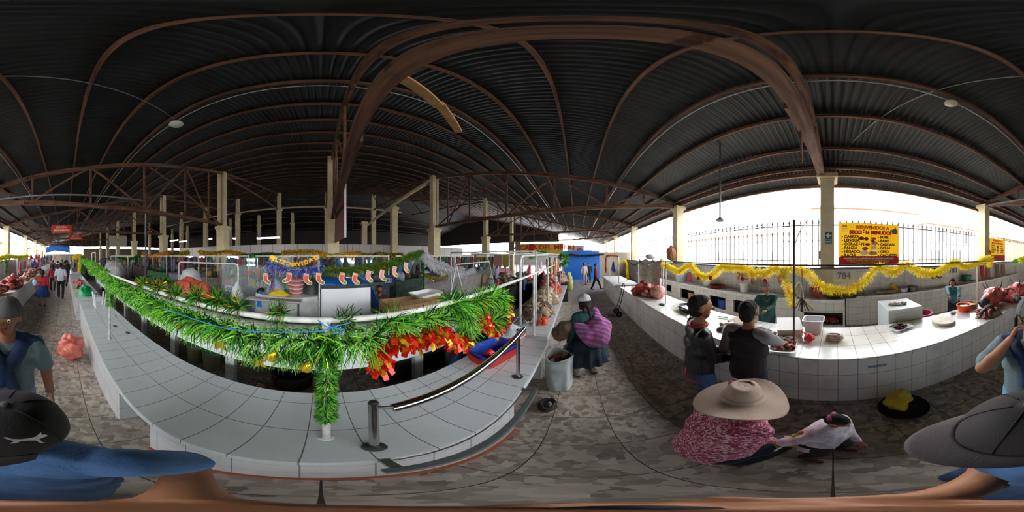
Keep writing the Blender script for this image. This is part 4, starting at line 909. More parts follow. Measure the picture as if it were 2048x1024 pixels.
# chrome handrail
m_chrome = pm('stainless_steel', srgb('#b9bbbd'), .16, 1.0); m_steel = pm('brushed_steel', srgb('#8f9293'), .35, .9)
t = thing('handrail', 'stainless steel handrail with two posts standing on the near counter', 'rail', (.7, .49, ZT))
for (x, y) in ((.172, .505), (1.29, .487)):
    g = MB(); g.tube([(x, y, ZT+.002), (x-.004, y, 1.33)], .0185, 16); p = g.build('post', m_chrome, t, True, ang=50)
    g = MB(); g.lathe([(.045, 0), (.043, .008), (.022, .012)], (x, y, ZT+.001), 20); g.build('flange', m_steel, p, True, ang=40)
    g = MB(); g.lathe([(.019, 0), (.012, .008), (0, .01)], (x-.004, y, 1.33), 16); g.build('top_cap', pm('rubber_black', srgb('#1b1b1b'), .5), p, True)
g = MB(); g.tube([(.175, .492, 1.30), (.225, .487, 1.285), (.26, .487, 1.285)], .009, 10); g.build('bracket', m_steel, t, True)
g = MB(); g.tube([(.225, .482, 1.285), (.75, .48, 1.287), (1.42, .478, 1.287)], .0235, 20); g.build('rail', m_chrome, t, True, ang=50)
# flat grey bar in front of the counter
t = thing('bumper_bar', 'flat grey metal bar standing out along the front edge of the near counter', 'bar', (.7, .27, .7))
g = MB(); g.bar((.12, .30, .72), (1.16, .30, .72), .035, .05, bev=.004); g.build('bar', pm('bar_grey', srgb('#6f7675'), .45, .4), t)
for x in (.16, 1.12): g = MB(); g.bar((x, .30, .72), (x, .39, .72), .03, .04); g.build('bracket', m_steel, t)

# --- rail over the meat counter with yellow tinsel
t = thing('garland_rail', 'thin dark rail on three posts over the meat counter, hung with yellow tinsel', 'rail', (.4, -2, .82))
m_rust = pm('rusty_bar', srgb('#5a4a44'), .6, .3, col2=srgb('#3e3430'), nscale=20)
g = MB(); g.bar((-3.3, -2.0, 1.895), (4.0, -2.0, 1.87), .02, .022); g.build('bar', m_rust, t)
for x, y, zt, mm in ((3.3, -2.0, 1.87, m_wpipe), (.44, -2.0+.2, 2.42, m_rust), (-2.57, -2.0-.1, 1.9, pm('cream_post', srgb('#cbbfa6'), .5))):
    g = MB(); g.tube([(x, y, .822), (x, y, zt)], .014 if zt < 2.3 else .012, 10); g.build('post', mm, t, True)
g = MB(); g.tube(smooth_path(A([(1588, 520), (1590, 490), (1600, 462), (1614, 442), (1622, 436)], Y=-1.85)), .006, 6); tag(g.build('curved_wire', pm('wire_violet', srgb('#8f7fa6'), .5), smooth=True), 'thin curved wire arching up from the middle post of the meat counter', 'wire')
YEL = [(g_ye, 5), (g_ye2, 2)]
ydef = [('yellow tinsel garland swagged at the far left of the meat counter rail', [(1325, 528), (1343, 536), (1359, 543), (1378, 529), (1388, 539), (1402, 551), (1416, 553), (1432, 546), (1441, 533), (1465, 535), (1495, 536)]),
        ('short yellow tinsel swag between the card 785 and the middle post', [(1500, 534), (1504, 551), (1518, 543), (1530, 549), (1548, 536), (1567, 541), (1585, 535)]),
        ('yellow tinsel hanging straight down the middle post of the meat counter', [(1568, 540), (1570, 557), (1579, 585), (1586, 612)]),
        ('deep yellow tinsel swag sagging in front of the card 784', [(1586, 534), (1614, 546), (1635, 567), (1661, 578), (1684, 581), (1712, 574), (1731, 561), (1748, 541), (1757, 532)]),
        ('yellow tinsel swag on the rail beneath the yellow poster', [(1757, 532), (1772, 539), (1783, 546), (1796, 540), (1811, 529), (1827, 537), (1840, 544), (1859, 546), (1878, 543), (1897, 530), (1914, 523)]),
        ('yellow tinsel end piece by the card 783 and the cream post', [(1914, 523), (1925, 532), (1944, 530), (1959, 523), (1982, 516), (1977, 533)])]
for i, (l, pts) in enumerate(ydef):
    tinsel('tinsel_garland', l, A(pts, Y=-2.03 if i != 2 else -1.9), .088 if i != 2 else .08, YEL, 1150, .005, droop=.05)
m_card = pm('card_white', srgb('#dcdde3'), .6); m_ink = pm('ink_blue', srgb('#4a5fa0'), .6); m_inkg = pm('ink_soft', srgb('#7d7f92'), .6); m_inkr = pm('ink_orange', srgb('#b06a5a'), .6)
def card(px, py, Y, w, h, s, ink, lab, parent=None, size=None, right=None):
    c = at(px, py, Y=Y); rt = right or ((-1, 0, 0) if Y < 0 else (1, 0, 0)); M = face_M(c, rt); t = thing('number_card', lab, 'sign', c)
    g = MB(); g.box(c, (w, .004, h)); g.build('card', m_card, t)
    MM = face_M(c+Vector((0, .004 if Y < 0 else -.004, 0)), rt); text_mesh(s, size or h*.75, ink, t, MM, 'number', .003)
card(1486, 553, -2.14, .26, .2, '785', m_inkr, 'white card numbered 785 hanging under the rail of the meat counter')
card(1688, 552, -2.14, .30, .16, '784', m_inkg, 'white card numbered 784 behind the deep yellow swag')
card(1906, 541, -2.18, .30, .18, '783', m_ink, 'white card numbered 783 near the cream post')
for px, py in ((1397, 557), (1421, 556), (1485, 557), (1531, 562)):
    g = MB(); g.ball(at(px, py, Y=-1.97), .035, 14, 10); tag(g.build('red_bauble', pm('bauble_red', srgb('#b51d2c'), .25), smooth=True), 'small round red bauble hanging from the yellow tinsel of the meat counter', 'decoration', 'red baubles under the yellow tinsel')

# --- decorations of the stalls inside the hall
YS = 2.9
def pole(x, y, z0, z1, lab, r=.014, mat=None): g = MB(); g.tube([(x, y, z0), (x, y, z1)], r, 10); return tag(g.build('pole', mat or m_wpipe, smooth=True), lab, 'pole')
pole(-.03, YS-.02, .0, 1.92, 'white upright pole at the left edge of the white box stall')
pole(2.08, YS, 0, 2.15, 'white pole wrapped with dark green tinsel by the silver garland')
tinsel('tinsel_garland', 'blue and silver tinsel garland over the draped white table', A([(532, 530), (560, 536), (590, 542), (620, 540), (648, 532)], Y=YS), .12, [(g_bl, 5), (g_si, 3)], 1500, .006, droop=.3)
tinsel('tinsel_garland', 'purple and blue tinsel tail hanging down at the left of the draped white table', A([(541, 540), (543, 560), (542, 580)], Y=YS), .08, [(g_bl, 2), (g_si, 2), (g_re, 2)], 1500, .006)
tinsel('tinsel_garland', 'olive green tinsel rising behind the row of paper stockings', A([(646, 541), (700, 540), (745, 534), (790, 524), (820, 512), (846, 506)], Y=YS), .12, [(g_ol, 4), (g_md, 3), (g_go, .8)], 1400, .006, droop=.2)
tinsel('tinsel_garland', 'silver tinsel garland sagging from the dark green wrapped pole', A([(846, 508), (862, 522), (885, 540), (905, 546), (925, 538)], Y=YS-.1), .15, [(g_si, 5), (g_go, .3)], 1500, .007, droop=.2)
tinsel('tinsel_garland', 'second silver tinsel swag beside the A-shaped white frame', A([(880, 528), (905, 540), (925, 550), (948, 540)], Y=YS-.2), .12, [(g_si, 5)], 1200, .007, droop=.2)
tinsel('tinsel_garland', 'dark green tinsel wound round the pole by the silver garland', [(2.08, YS-.02, 2.1), (2.08, YS-.02, 1.7), (2.08, YS-.02, 1.2)], .05, [(g_dk, 4), (g_md, 2)], 1500, .006)
tinsel('tinsel_garland', 'dull gold tinsel sagging beneath the silver garland', A([(850, 548), (868, 560), (885, 556), (897, 548)], Y=YS-.15), .05, [(g_go, 3), (g_ol, 3)], 1500, .005)
for (lab, Y, pts, cols, r) in (
    ('yellow tinsel swags high on the far row of stalls below the panel wall', 7.0, [(563, 505), (600, 503), (640, 505), (660, 512), (690, 508), (715, 506)], [(g_ye2, 4), (g_go, 2)], .17),
    ('yellow and dark green tinsel with baubles right of the hanging poster', 7.0, [(715, 506), (735, 510), (760, 507), (780, 510), (805, 508)], [(g_ye2, 3), (g_dk, 3)], .16),
    ('green tinsel along the far stalls left of the yellow swags', 7.2, [(480, 512), (510, 510), (540, 508), (562, 510)], [(g_dk, 4), (g_md, 2)], .16),
    ('yellow and orange tinsel along the far stalls around the nearest hall post', 7.4, [(398, 503), (425, 506), (455, 503), (490, 509)], [(g_ye2, 3), (g_or, 2), (g_dk, 1)], .17),
    ('orange tinsel line by the grey drop pipe', 6.0, [(285, 506), (300, 512), (320, 508), (338, 505)], [(g_or, 4), (g_go, 2)], .18),
    ('yellow and black tinsel line between the drop pipe and the nearest hall post', 6.4, [(336, 505), (350, 509), (366, 506), (378, 503)], [(g_ye2, 3), (g_dk, 3)], .17),
    ('dark green tinsel line sagging left of the grey drop pipe', 5.0, [(232, 512), (255, 518), (280, 510)], [(g_dk, 4), (g_md, 2)], .13)):
    tinsel('tinsel_garland', lab, A(pts, Y=Y), r, cols, 650, .014, droop=.3)
tinsel('tinsel_garland', 'yellow tinsel bunched at the far end of the aisle stalls', A([(146, 518), (152, 512), (158, 508), (160, 520), (158, 545)], X=-9), .16, YEL, 700, .01)
tinsel('tinsel_garland', 'green tinsel hanging in a column by the meat on the second counter', A([(165, 510), (166, 525), (165, 548)], X=-7), .13, [(g_dk, 3), (g_md, 3)], 800, .009)
tinsel('tinsel_garland', 'green tinsel swag between the yellow bunch and the long rail', A([(165, 522), (176, 526), (184, 542), (198, 538), (204, 552), (214, 548)], Y=.7), .12, GREEN, 900, .006)
tinsel('tinsel_garland', 'yellow-green tinsel along the window side stall down the aisle', A([(2040, 520), (2056, 514), (2070, 512), (2084, 514), (2104, 512)], Y=-2.1), .11, [(g_ye, 3), (g_md, 2), (g_re, .6)], 700, .008)
tinsel('tinsel_garland', 'short dark green tinsel column on the window side stall down the aisle', A([(2060, 518), (2061, 532), (2060, 548)], Y=-2.1), .09, [(g_dk, 3), (g_md, 2)], 900, .008)
tinsel('tinsel_garland', 'green tinsel clump on the ledge beyond the second poster', A([(2028, 522), (2038, 520), (2050, 524)], Y=-4.2), .14, GREEN, 800, .01)
for lab, pts, X, r in (('green tinsel arch over the stall below the restaurant banner', [(1060, 516), (1075, 506), (1095, 506)], 5.2, .14), ('green tinsel hanging beside the pale post of the far stall', [(1118, 518), (1128, 508), (1132, 525), (1118, 530)], 5.4, .14), ('dark green and gold tinsel line along the top of the blue wall', [(1138, 509), (1170, 511), (1208, 508)], 13.55, .13)):
    tinsel('tinsel_garland', lab, A(pts, X=X), r, [(g_md, 3), (g_dk, 2), (g_br, 1)] if X < 10 else [(g_dk, 3), (g_go, 1.5)], 700, .011, droop=.2)
tinsel('tinsel_garland', 'orange tinsel wrapped over the small arch by the blue wall', A([(1212, 545), (1212, 516), (1218, 511), (1234, 512), (1237, 520)], X=8.0), .07, [(g_or, 4), (g_re, 1)], 800, .01)
tinsel('tinsel_garland', 'yellow tinsel hanging by the far meat stall near the blue wall', A([(1240, 524), (1252, 524), (1254, 540), (1256, 560)], X=5.6), .07, YEL, 800, .008)
tinsel('tinsel_garland', 'thin dark grey tinsel waving along the far rail of the meat counter', A([(1258, 524), (1268, 530), (1280, 524), (1292, 529), (1305, 524)], Y=-2.0), .035, [(m_iron, 3), (g_si, 1)], 1200, .006)
# paper stockings
m_cream2 = pm('paper_cream', srgb('#efe2b0'), .7); m_sred = pm('paper_red', srgb('#e05a4e'), .7); m_sgreen = pm('paper_green', srgb('#5f9a4a'), .7); m_spink = pm('paper_pink', srgb('#e9a09a'), .7)
def stocking(c, s, lab, flip=1, tilt=0, ry=(1, 0, 0), tm=None, grp=None):
    t = thing('paper_stocking', lab, 'decoration', c, grp); M = face_M((0, 0, 0), (1*flip, 0, tilt) if flip > 0 else (1, 0, tilt)).to_3x3()
    f = lambda P, k=1: [(x*s*flip, y*s) for x, y in P]
    out = [(-.42, .8), (.42, .8), (.38, .1), (.55, -.2), (1.0, -.45), (1.05, -.8), (.8, -1.0), (.3, -.95), (-.3, -.5), (-.42, 0)]
    if flip < 0: out = out[::-1]
    g = MB(); g.prism(f(out), .006, M=M, c=c); g.build('backing', m_cream2, t)
    g = MB(); inn = [(-.3, .45), (.3, .45), (.26, 0), (.4, -.3), (.55, -.4), (.4, -.8), (-.18, -.45), (-.3, 0)]; inn = inn[::-1] if flip < 0 else inn; g.prism(f(inn), .004, M=M, c=c-Vector((0, .006, 0)) if True else c); g.build('sock', tm or m_sred, t)
    g = MB(); toe = [(.6, -.42), (.92, -.52), (.95, -.78), (.75, -.9), (.45, -.82)]; toe = toe[::-1] if flip < 0 else toe; g.prism(f(toe), .004, M=M, c=c-Vector((0, .006, 0))); g.build('toe', m_sgreen, t)
    g = MB(); cu = [(-.38, .5), (.38, .5), (.38, .75), (-.38, .75)]; cu = cu[::-1] if flip < 0 else cu; g.prism(f(cu), .004, M=M, c=c-Vector((0, .006, 0))); g.build('cuff', m_spink, t)
od = ['leftmost', 'second', 'third', 'fourth', 'fifth', 'rightmost']
for i, (px, py) in enumerate(((683, 555), (709, 556), (736, 551), (763, 549), (788, 542), (811, 534))):
    stocking(at(px, py, Y=YS-.1), .11, f'{od[i]} of the six paper stockings under the olive green tinsel', 1, -.25, tm=m_sred if i < 2 else m_spink)
for i, (px, py, f) in enumerate(((531, 556, 1), (578, 555, -1), (612, 557, 1), (637, 556, 1))):
    stocking(at(px, py, Y=YS-.1), .11, ['red paper stocking at the left edge of the blue tinsel', 'paper stocking with its toe to the left, under the blue tinsel', 'big paper stocking in the middle under the blue tinsel', 'paper stocking just left of the white stall pole'][i], f, -.1)
# gold letter banner
L = A([(541, 513), (556, 518), (575, 525), (595, 527), (615, 521), (640, 509)], Y=YS-.12); t = thing('letter_banner', 'gold cut-out letter banner sagging over the blue tinsel', 'banner', L[2])
g = MB(); g.tube(smooth_path(L), .004, 5); g.build('string', m_card, t)
pts = smooth_path(L, 8); word = 'FELIZ NAVIDAD'
for i, ch in enumerate(word):
    if ch == ' ': continue
    k = int((i+.5)/len(word)*(len(pts)-2)); d = pts[k+1]-pts[k]
    text_mesh(ch, .10, g_go, t, face_M(pts[k]-Vector((0, .01, .02)), d), 'letter', .006, ext=.004)
# white tube frames of the stalls
def frame_u(a, b, y0, z0, z1, lab, r=.02, mat=None, yb=None):
    t = thing('display_rack', lab, 'frame', ((a+b)/2, y0, z0)); rr = .08
    pts = [(a, y0, z0), (a, y0, z1-rr), (a+.02, y0, z1-.03), (a+rr, y0, z1), (b-rr, y0, z1), (b-.02, y0, z1-.03), (b, y0, z1-rr), (b, y0, z0)]
    g = MB(); g.tube(pts, r, 10); g.build('tube', mat or m_wpipe, t, True)
    if yb is not None: g = MB(); g.tube([(a, y0, z1-.35), (b, y0, z1-.35)], r*.7, 8); g.build('crossbar', mat or m_wpipe, t, True)
    return t
frame_u(-3.57, -1.67, 3.0, 0, 1.83, 'white tubular goal-shaped frame over the red plastic sheet')
frame_u(-11.4, -8.1, 3.3, 0, 2.0, 'white tubular frame further left, beyond the white stool', .025)
frame_u(-13.2, -11.6, 2.2, 0, 2.25, 'thick white frame at the far left stalls under the two hanging panels', .04)
pole(-6.2, 2.0, 0, 2.15, 'thin white pole standing near the far white frame', .016)
pole(-4.4, 5.2, 0, 2.0, 'thin white pole between the drop pipe and the nearest hall post')
# A frame with clothes
t = thing('display_rack', 'white A-shaped tube frame with garments, right of the silver garland', 'frame', (1.9, 2.3, 0))
p0, p1 = at(912, 529, Y=2.4), at(978, 523, Y=2.4); g = MB(); g.tube([p0, p1], .016, 10); g.build('top_bar', m_wpipe, t, True)
for (a, b) in (((912, 529), (899, 600)), ((912, 529), (930, 596)), ((978, 523), (992, 585))):
    q = at(*b, Y=2.4); a_ = at(*a, Y=2.4); d = (q-a_); q2 = a_+d*((a_.z-0)/(a_.z-q.z)); g = MB(); g.tube([a_, q2], .014, 8); g.build('leg', m_wpipe, t, True)
def garment(c, w, h, mat, lab, d=.06, grp=None, name='hanging_garment', cat='garment', M=None):
    g = MB(); sd = random.random()*50
    for k in range(5):
        x = (k-2)*w*.2; capsule(g, Vector(c)+Vector((x*.5, 0, h*.42)), d*.45, Vector(c)+Vector((x, random.uniform(-.02, .02), -h*.42+random.uniform(-.04, .04))), w*.15)
    return tag(remeshed(g, name, mat, None, max(.012, w*.06), 2, .02, 10, (1, 1, .2)), lab, cat, grp)
garment(at(968, 562, Y=2.35), .22, .42, pm('brown_fibre', srgb('#8d6a4c'), .9, col2=srgb('#5c4331'), nscale=30), 'brown fibrous bundle hanging from the A-shaped frame')
garment(at(981, 562, Y=2.4), .20, .44, pm('tan_fibre', srgb('#b3a07c'), .9, col2=srgb('#8a7655'), nscale=30), 'tan fibrous bundle hanging from the A-shaped frame')
garment(at(993, 548, Y=2.5), .18, .34, pm('violet_cloth', srgb('#8d80b5'), .8), 'violet cloth hanging at the right of the A-shaped frame')
garment(at(996, 572, Y=2.5), .16, .30, pm('orange_red_cloth', srgb('#cf4a35'), .8), 'orange-red cloth hanging below the violet one')
# big white frame with tripod foot on the counter
t = thing('display_rack', 'tall white hooked frame standing on a tripod foot on the counter by the skins', 'frame', (2.63, .95, ZT))
g = MB(); g.tube([(2.63, .95, ZT+.02), (2.63, .95, 1.92), (2.65, .94, 1.98), (2.72, .92, 2.01), (3.9, .7, 2.03)], .024, 12); g.build('tube', m_wpipe, t, True)
for a in (.3, 2.4, 4.5): g = MB(); g.tube([(2.63, .95, ZT+.22), (2.63+.25*cos(a), .95+.2*sin(a), ZT+.012)], .009, 8); g.build('leg', m_steel, t, True)
for px, zt in ((1096, 1.9), (1112, 1.95), (1130, 2.3)):
    c = at(px, 560, Y=.62); pole(min(c.x, 7), .62, ZT+.005, zt, {1096: 'white pole rising from the heaped skins, nearest of the three', 1112: 'white pole in the middle of the skin counter', 1130: 'tall white pole at the far end of the skin counter'}[px], .018)
# ================================================================ GOODS, TUBS, MEAT
ZM = .822                                            # top of the meat counter
def tub(c, r, h, mat, lab, name='tub', cat='tub', taper=.8, handles=True, fill=None, sx=1, rz=0, lid=None, group=None, inner=None):
    t = thing(name, lab, cat, c, group); Mz = Matrix.Rotation(rz, 3, 'Z'); c = Vector(c)
    g = MB(); g.lathe([(0, .004), (r*taper*.96, .004), (r*taper, 0.0), (r, h*.92), (r*1.06, h*.93), (r*1.07, h), (r*.98, h), (r*.96, h*.93), (r*taper*.93, .012), (0, .012)], c, 32, M=Mz, sx=sx); g.build('body', mat, t, True, ang=40)
    if handles:
        for s_ in (1, -1):
            g = MB(); g.tube([c+Mz@Vector((s_*(r*1.05*sx+.035*sin(pi*k/8)), r*.35*(k-4)/4, h*.93)) for k in range(9)], .006, 6); g.build('handle', mat, t, True)
    if fill is not None:
        g = MB(); g.lathe([(0, h*fill[1]+.02), (r*.5, h*fill[1]+.015), (r*.93*(taper+(1-taper)*fill[1]), h*fill[1])], c, 24, sx=sx, M=Mz); g.build('contents', fill[0], t, True)
    if lid is not None: g = MB(); g.lathe([(0, h+.02), (r*.9, h+.018), (r*1.08, h+.008), (r*1.08, h-.012), (r, h-.012)], c, 28, sx=sx, M=Mz); g.build('lid', lid, t, True, ang=40)
    return t
def lumps(c, ext, n, s, mats, lab=None, name='meat_pile', cat='meat', kind=None, sd=0, elong=1.0, flat=.6, nz=.35, parent=None):
    """a heap of separate irregular pieces"""
    rnd = random.Random(sd+5); g = MB(); c = Vector(c)
    for i in range(n):
        a = rnd.uniform(0, 2*pi); q = sqrt(rnd.random()); x, y = ext[0]*q*cos(a), ext[1]*q*sin(a); hgt = ext[2]*max(0, 1-q*q)
        ss = s*rnd.uniform(.6, 1.25); z = ss*flat*.8+rnd.random()*hgt
        M = Euler((rnd.uniform(-.5, .5), rnd.uniform(-.5, .5), rnd.uniform(0, 6.3))).to_matrix()
        g.mat(rnd.randrange(len(mats))); g.ball(c+Vector((x, y, z)), (ss*elong, ss*.75, ss*flat), 12, 8, M=M, nz=nz, ns=2.2, sd=i+sd)
    o = g.build(name, mats, parent, True)
    if lab: tag(o, lab, cat, kind=kind)
    return o
def sheet(c, w, d, h, mat, lab, name, cat, seed=0, M=None, peaks=6, nu=40, fold=.03, rest=None):
    """crumpled bag or cloth lying as a hump"""
    g = MB(); c = Vector(c); off = Vector((seed*3.1, seed*1.7, seed))
    def fn(u, v):
        a = 2*pi*u; r = v; x, y = cos(a)*r, sin(a)*r; q = noise.noise(Vector((x, y, 0))*2.0+off)
        z = (1-r**2.4)*h*(1+.35*q); k = 1+.12*noise.noise(Vector((cos(a), sin(a), 3))*1.6+off)
        rid = fold*(1-abs(noise.noise(Vector((x*3.2, y*3.2, z*4))+off))*2)*(.3+.7*(1-r))
        return c+Vector((x*w/2*k, y*d/2*k, max(.004, z+rid*(r < .98))))
    g.grid(fn, 64, 26, wrapu=True, thick=0); return tag(g.build(name, mat, smooth=True), lab, cat)
m_orange = pm('orange_plastic', srgb('#e5531a'), .35); m_redpl = pm('red_plastic', srgb('#c32a2c'), .35); m_bluepl = pm('blue_plastic', srgb('#2747a6'), .35); m_whitepl = pm('white_plastic', srgb('#d9dcdf'), .4); m_greenpl = pm('green_plastic', srgb('#1f6a4c'), .4); m_yelpl = pm('yellow_plastic', srgb('#d8b41c'), .4)
m_flesh = pm('raw_flesh', srgb('#b3322c'), .34, col2=srgb('#cf6f62'), nscale=11, detail=8); m_flesh2 = pm('dark_flesh', srgb('#6d1a20'), .35, col2=srgb('#932d2e'), nscale=13); m_fat = pm('pale_fat', srgb('#d9a596'), .4, col2=srgb('#b5655a'), nscale=14); m_skinhide = pm('tan_hide', srgb('#b5a083'), .75, col2=srgb('#8d7a5f'), nscale=14, bump=.4); m_hide2 = pm('brown_hide', srgb('#77604a'), .8, col2=srgb('#4d3d30'), nscale=14)
m_horn = pm('horn', srgb('#6d5a49'), .4, col2=srgb('#2d241e'), nscale=9); m_tripe = pm('tripe', srgb('#c2aea0'), .45, col2=srgb('#a38c80'), nscale=20, bump=.3); m_muz = pm('dark_muzzle', srgb('#26201f'), .5, col2=srgb('#4b4340'), nscale=12)
m_red_bag = pm('pink_red_bag', srgb('#d8604f'), .35, col2=srgb('#e08474'), nscale=5); m_ybag = pm('yellow_bag', srgb('#e0c71c'), .35, col2=srgb('#c4ab14'), nscale=5); m_wbag = pm('white_bag', srgb('#d3d9da'), .4, col2=srgb('#b9c2c4'), nscale=6); m_gbag = pm('green_bag', srgb('#1c9a57'), .35, col2=srgb('#157a45'), nscale=5); m_tarp = pm('blue_tarp', srgb('#1180dd'), .4, col2=srgb('#0d66b8'), nscale=4)
m_card_b = pm('cardboard', srgb('#9b7a56'), .8, col2=srgb('#86683f'), nscale=8); m_foam = pm('foam_white', srgb('#dfe0de'), .6); m_dkmetal = pm('dark_metal', srgb('#3e3e40'), .5, .6); m_woodb = wood('chopping_wood', srgb('#a98560'), srgb('#7a5a3c'), .6, ax=2)

# ---- floor by the near counter
def crumple_bag(c, r, h, mat, lab, seed, knot=None, voxel=.012):
    rnd = random.Random(seed); g = MB(); c = Vector(c); capsule(g, c+Vector((0, 0, r*.55)), r*.62, c+Vector((0, 0, h*.55)), r*.6)
    for k in range(7):
        a = rnd.uniform(0, 6.28); capsule(g, c+Vector((cos(a)*r*.4, sin(a)*r*.4, rnd.uniform(.3, .6)*h)), r*.36, c+Vector((cos(a+.8)*r*.5, sin(a+.8)*r*.5, rnd.uniform(.15, .5)*h+r*.1)), r*.3)
    if knot: capsule(g, c+Vector((0, 0, h*.7)), r*.3, c+Vector(knot), r*.13); capsule(g, c+Vector(knot), r*.12, c+Vector(knot)*1.08+Vector((.03, .02, .02)), r*.2)
    o = remeshed(g, 'plastic_bag', mat, None, voxel, 1, r*.13, 2.2/r, (1, 1, 1)); 
    z = min(v.co.z for v in o.data.vertices)+o.location.z
    o.location.z -= z-.003-c.z; return tag(o, lab, 'bag')
crumple_bag((-2.72, .10, 0), .30, .62, m_red_bag, 'crumpled pinkish red plastic bag on the floor against the near counter', 3, (-.2, -.1, .08))
t = thing('floor_basin', 'shallow black basin on the floor under the yellow bag', 'basin', (-.62, -1.30, 0)); g = MB(); g.lathe([(0, .01), (.17, .01), (.20, 0), (.225, .055), (.24, .06), (.225, .062), (.19, .02), (0, .018)], (-.62, -1.34, 0), 32); g.build('body', m_black, t, True, ang=40)
crumple_bag((-.57, -1.36, .02), .17, .40, m_ybag, 'knotted yellow plastic bag standing in a black basin by the meat counter', 9, (-.06, .03, .33))
t = thing('sack', 'open white woven sack of vegetable scraps leaning at the end of the near counter', 'sack', (1.93, .18, 0)); c = Vector((1.95, .21, 0))
g = MB(); g.grid(lambda u, v: c+Vector(((.155+.02*sin(3*2*pi*u+1)+.035*sin(pi*v)+.02*noise.noise(Vector((cos(6.283*u)*2, sin(6.283*u)*2, v*5))))*cos(2*pi*u)*(1.0+.12*v), (.145+.015*sin(4*2*pi*u))*sin(2*pi*u)*(1.0+.1*v), v*(.62+.03*sin(2*pi*u*2)))), 48, 16, wrapu=True, thick=.004); g.build('body', m_wbag, t, True)
g = MB(); g.tube([c+Vector(((.175)*cos(a), .16*sin(a), .63+.03*sin(2*a))) for a in [2*pi*i/30 for i in range(30)]], .014, 7, closed=True); g.build('rolled_rim', m_wbag, t, True)
lumps(c+Vector((0, 0, .54)), (.12, .11, .05), 26, .032, [pm('leaf_scrap', srgb('#4f6b2f'), .7), m_fat, pm('leaf_scrap2', srgb('#7c6a3a'), .7), pm('red_scrap', srgb('#a33b2b'), .6)], name='scraps', parent=t, kind='stuff')['kind'] = 'stuff'
g = MB(); P = []
for i in range(120): a = i*.42; P.append((1.48+(.10+.02*sin(i*.9))*cos(a), .27+(.07+.015*sin(i*1.3))*sin(a), .02+.0006*i+.01*sin(i*.7)))
g.tube(P, .011, 6); tag(g.build('rope_coil', pm('rope_dark', srgb('#3b3535'), .9), smooth=True), 'tangled dark rope lying on the floor beside the white sack', 'rope')
# ---- on the near counter
def basin_rect(c, w, d, h, rz, mat, lab, ins=None, name='basin'):
    t = thing(name, lab, 'basin', c); c = Vector(c); M = Matrix.Rotation(rz, 3, 'Z'); g = MB()
    def ring(s_, z, rc=.05):
        P = []; W, D = w*s_/2, d*s_/2
        for (sx, sy, a0) in ((1, 1, 0), (-1, 1, pi/2), (-1, -1, pi), (1, -1, 1.5*pi)):
            for k in range(5): a = a0+k*pi/8; P.append(c+M@Vector((sx*(W-rc)+rc*cos(a), sy*(D-rc)+rc*sin(a), z)))
        return P
    R_ = [ring(.8, 0), ring(.97, h*.9), ring(1.04, h*.92), ring(1.04, h), ring(.95, h), ring(.78, .012)]; n = 20; vs = [p for r in R_ for p in r]; fs = []
    for i in range(5):
        for k in range(n): fs.append((i*n+k, i*n+(k+1) % n, (i+1)*n+(k+1) % n, (i+1)*n+k))
    fs += [tuple(range(n))[::-1], tuple(5*n+k for k in range(n))]; g.add(vs, fs); g.build('body', mat, t, False)
    if ins:
        for k in range(5):
            g = MB(); P = ring(.975-.03*k, h*(.72-.14*k)); g.tube([p+(p-c).normalized()*.002 for p in P], .004, 5, closed=True); g.build('rib', mat, t, True)
    return t
basin_rect((1.52, .86, ZT+.003), .52, .36, .15, -.25, m_redpl, 'red rectangular slatted basin on the near counter, holding the blue basin', True)
basin_rect((1.52, .86, ZT+.035), .49, .335, .15, -.25, m_bluepl, 'blue rectangular basin nested in the red one, with a red bag inside')
crumple_bag((1.44, .86, ZT+.055), .085, .12, pm('bright_red_bag', srgb('#d92a1e'), .35), 'small bright red bag lying inside the blue basin', 21, None, .008)
tub((2.02, .92, ZT+.002), .235, .16, m_redpl, 'round red basin draped with a white plastic bag, near the tripod frame', 'basin', 'basin', .75)
g = MB(); cc = Vector((2.02, .92, ZT+.165))
g.grid(lambda u, v: cc+Vector(((v*.27)*cos(2*pi*u)*(1+.15*sin(3*2*pi*u)), (v*.25)*sin(2*pi*u), .11*(1-v)**1.2*(1+.5*sin(5*2*pi*u))+.03*noise.noise(Vector((cos(6.28*u)*v*5, sin(6.28*u)*v*5, 2)))+.012-(.05*max(0, v-.85)/.15))), 60, 16, wrapu=True, thick=.002)
tag(g.build('plastic_bag', m_wbag, smooth=True), 'crumpled white plastic bag lying over the round red basin', 'bag')
# white stool and green bag on the second counter
t = thing('stool', 'small white plastic stool upside down on the tiled counter beside the second wrapped post', 'stool', (-3.85, .82, ZT)); c = Vector((-3.85, .82, ZT))
g = MB(); g.span(c+Vector((-.12, -.12, .0)), c+Vector((.12, .12, .025)), bev=.008); g.build('seat', m_whitepl, t)
for sx in (1, -1):
    for sy in (1, -1): g = MB(); g.bar(c+Vector((sx*.1, sy*.1, .02)), c+Vector((sx*.14, sy*.14, .36)), .03, .03); g.build('leg', m_whitepl, t)
for sx in (1, -1): g = MB(); g.bar(c+Vector((sx*.125, -.125, .2)), c+Vector((sx*.125, .125, .2)), .02, .03); g.build('stretcher', m_whitepl, t)
sheet((-5.3, .68, ZT), .75, .6, .26, m_gbag, 'bright green plastic sheet heaped on the counter behind the white stool', 'plastic_sheet', 'sheet', 4)
lumps((-6.3, .6, ZT), (.3, .25, .12), 30, .07, [m_fat, m_skinhide], 'pale meat cuts heaped beside the green plastic sheet', sd=3)
lumps((-7.6, .65, ZT), (.5, .25, .12), 36, .08, [m_fat, m_flesh], 'pink meat cuts at the far end of the second counter', sd=4)
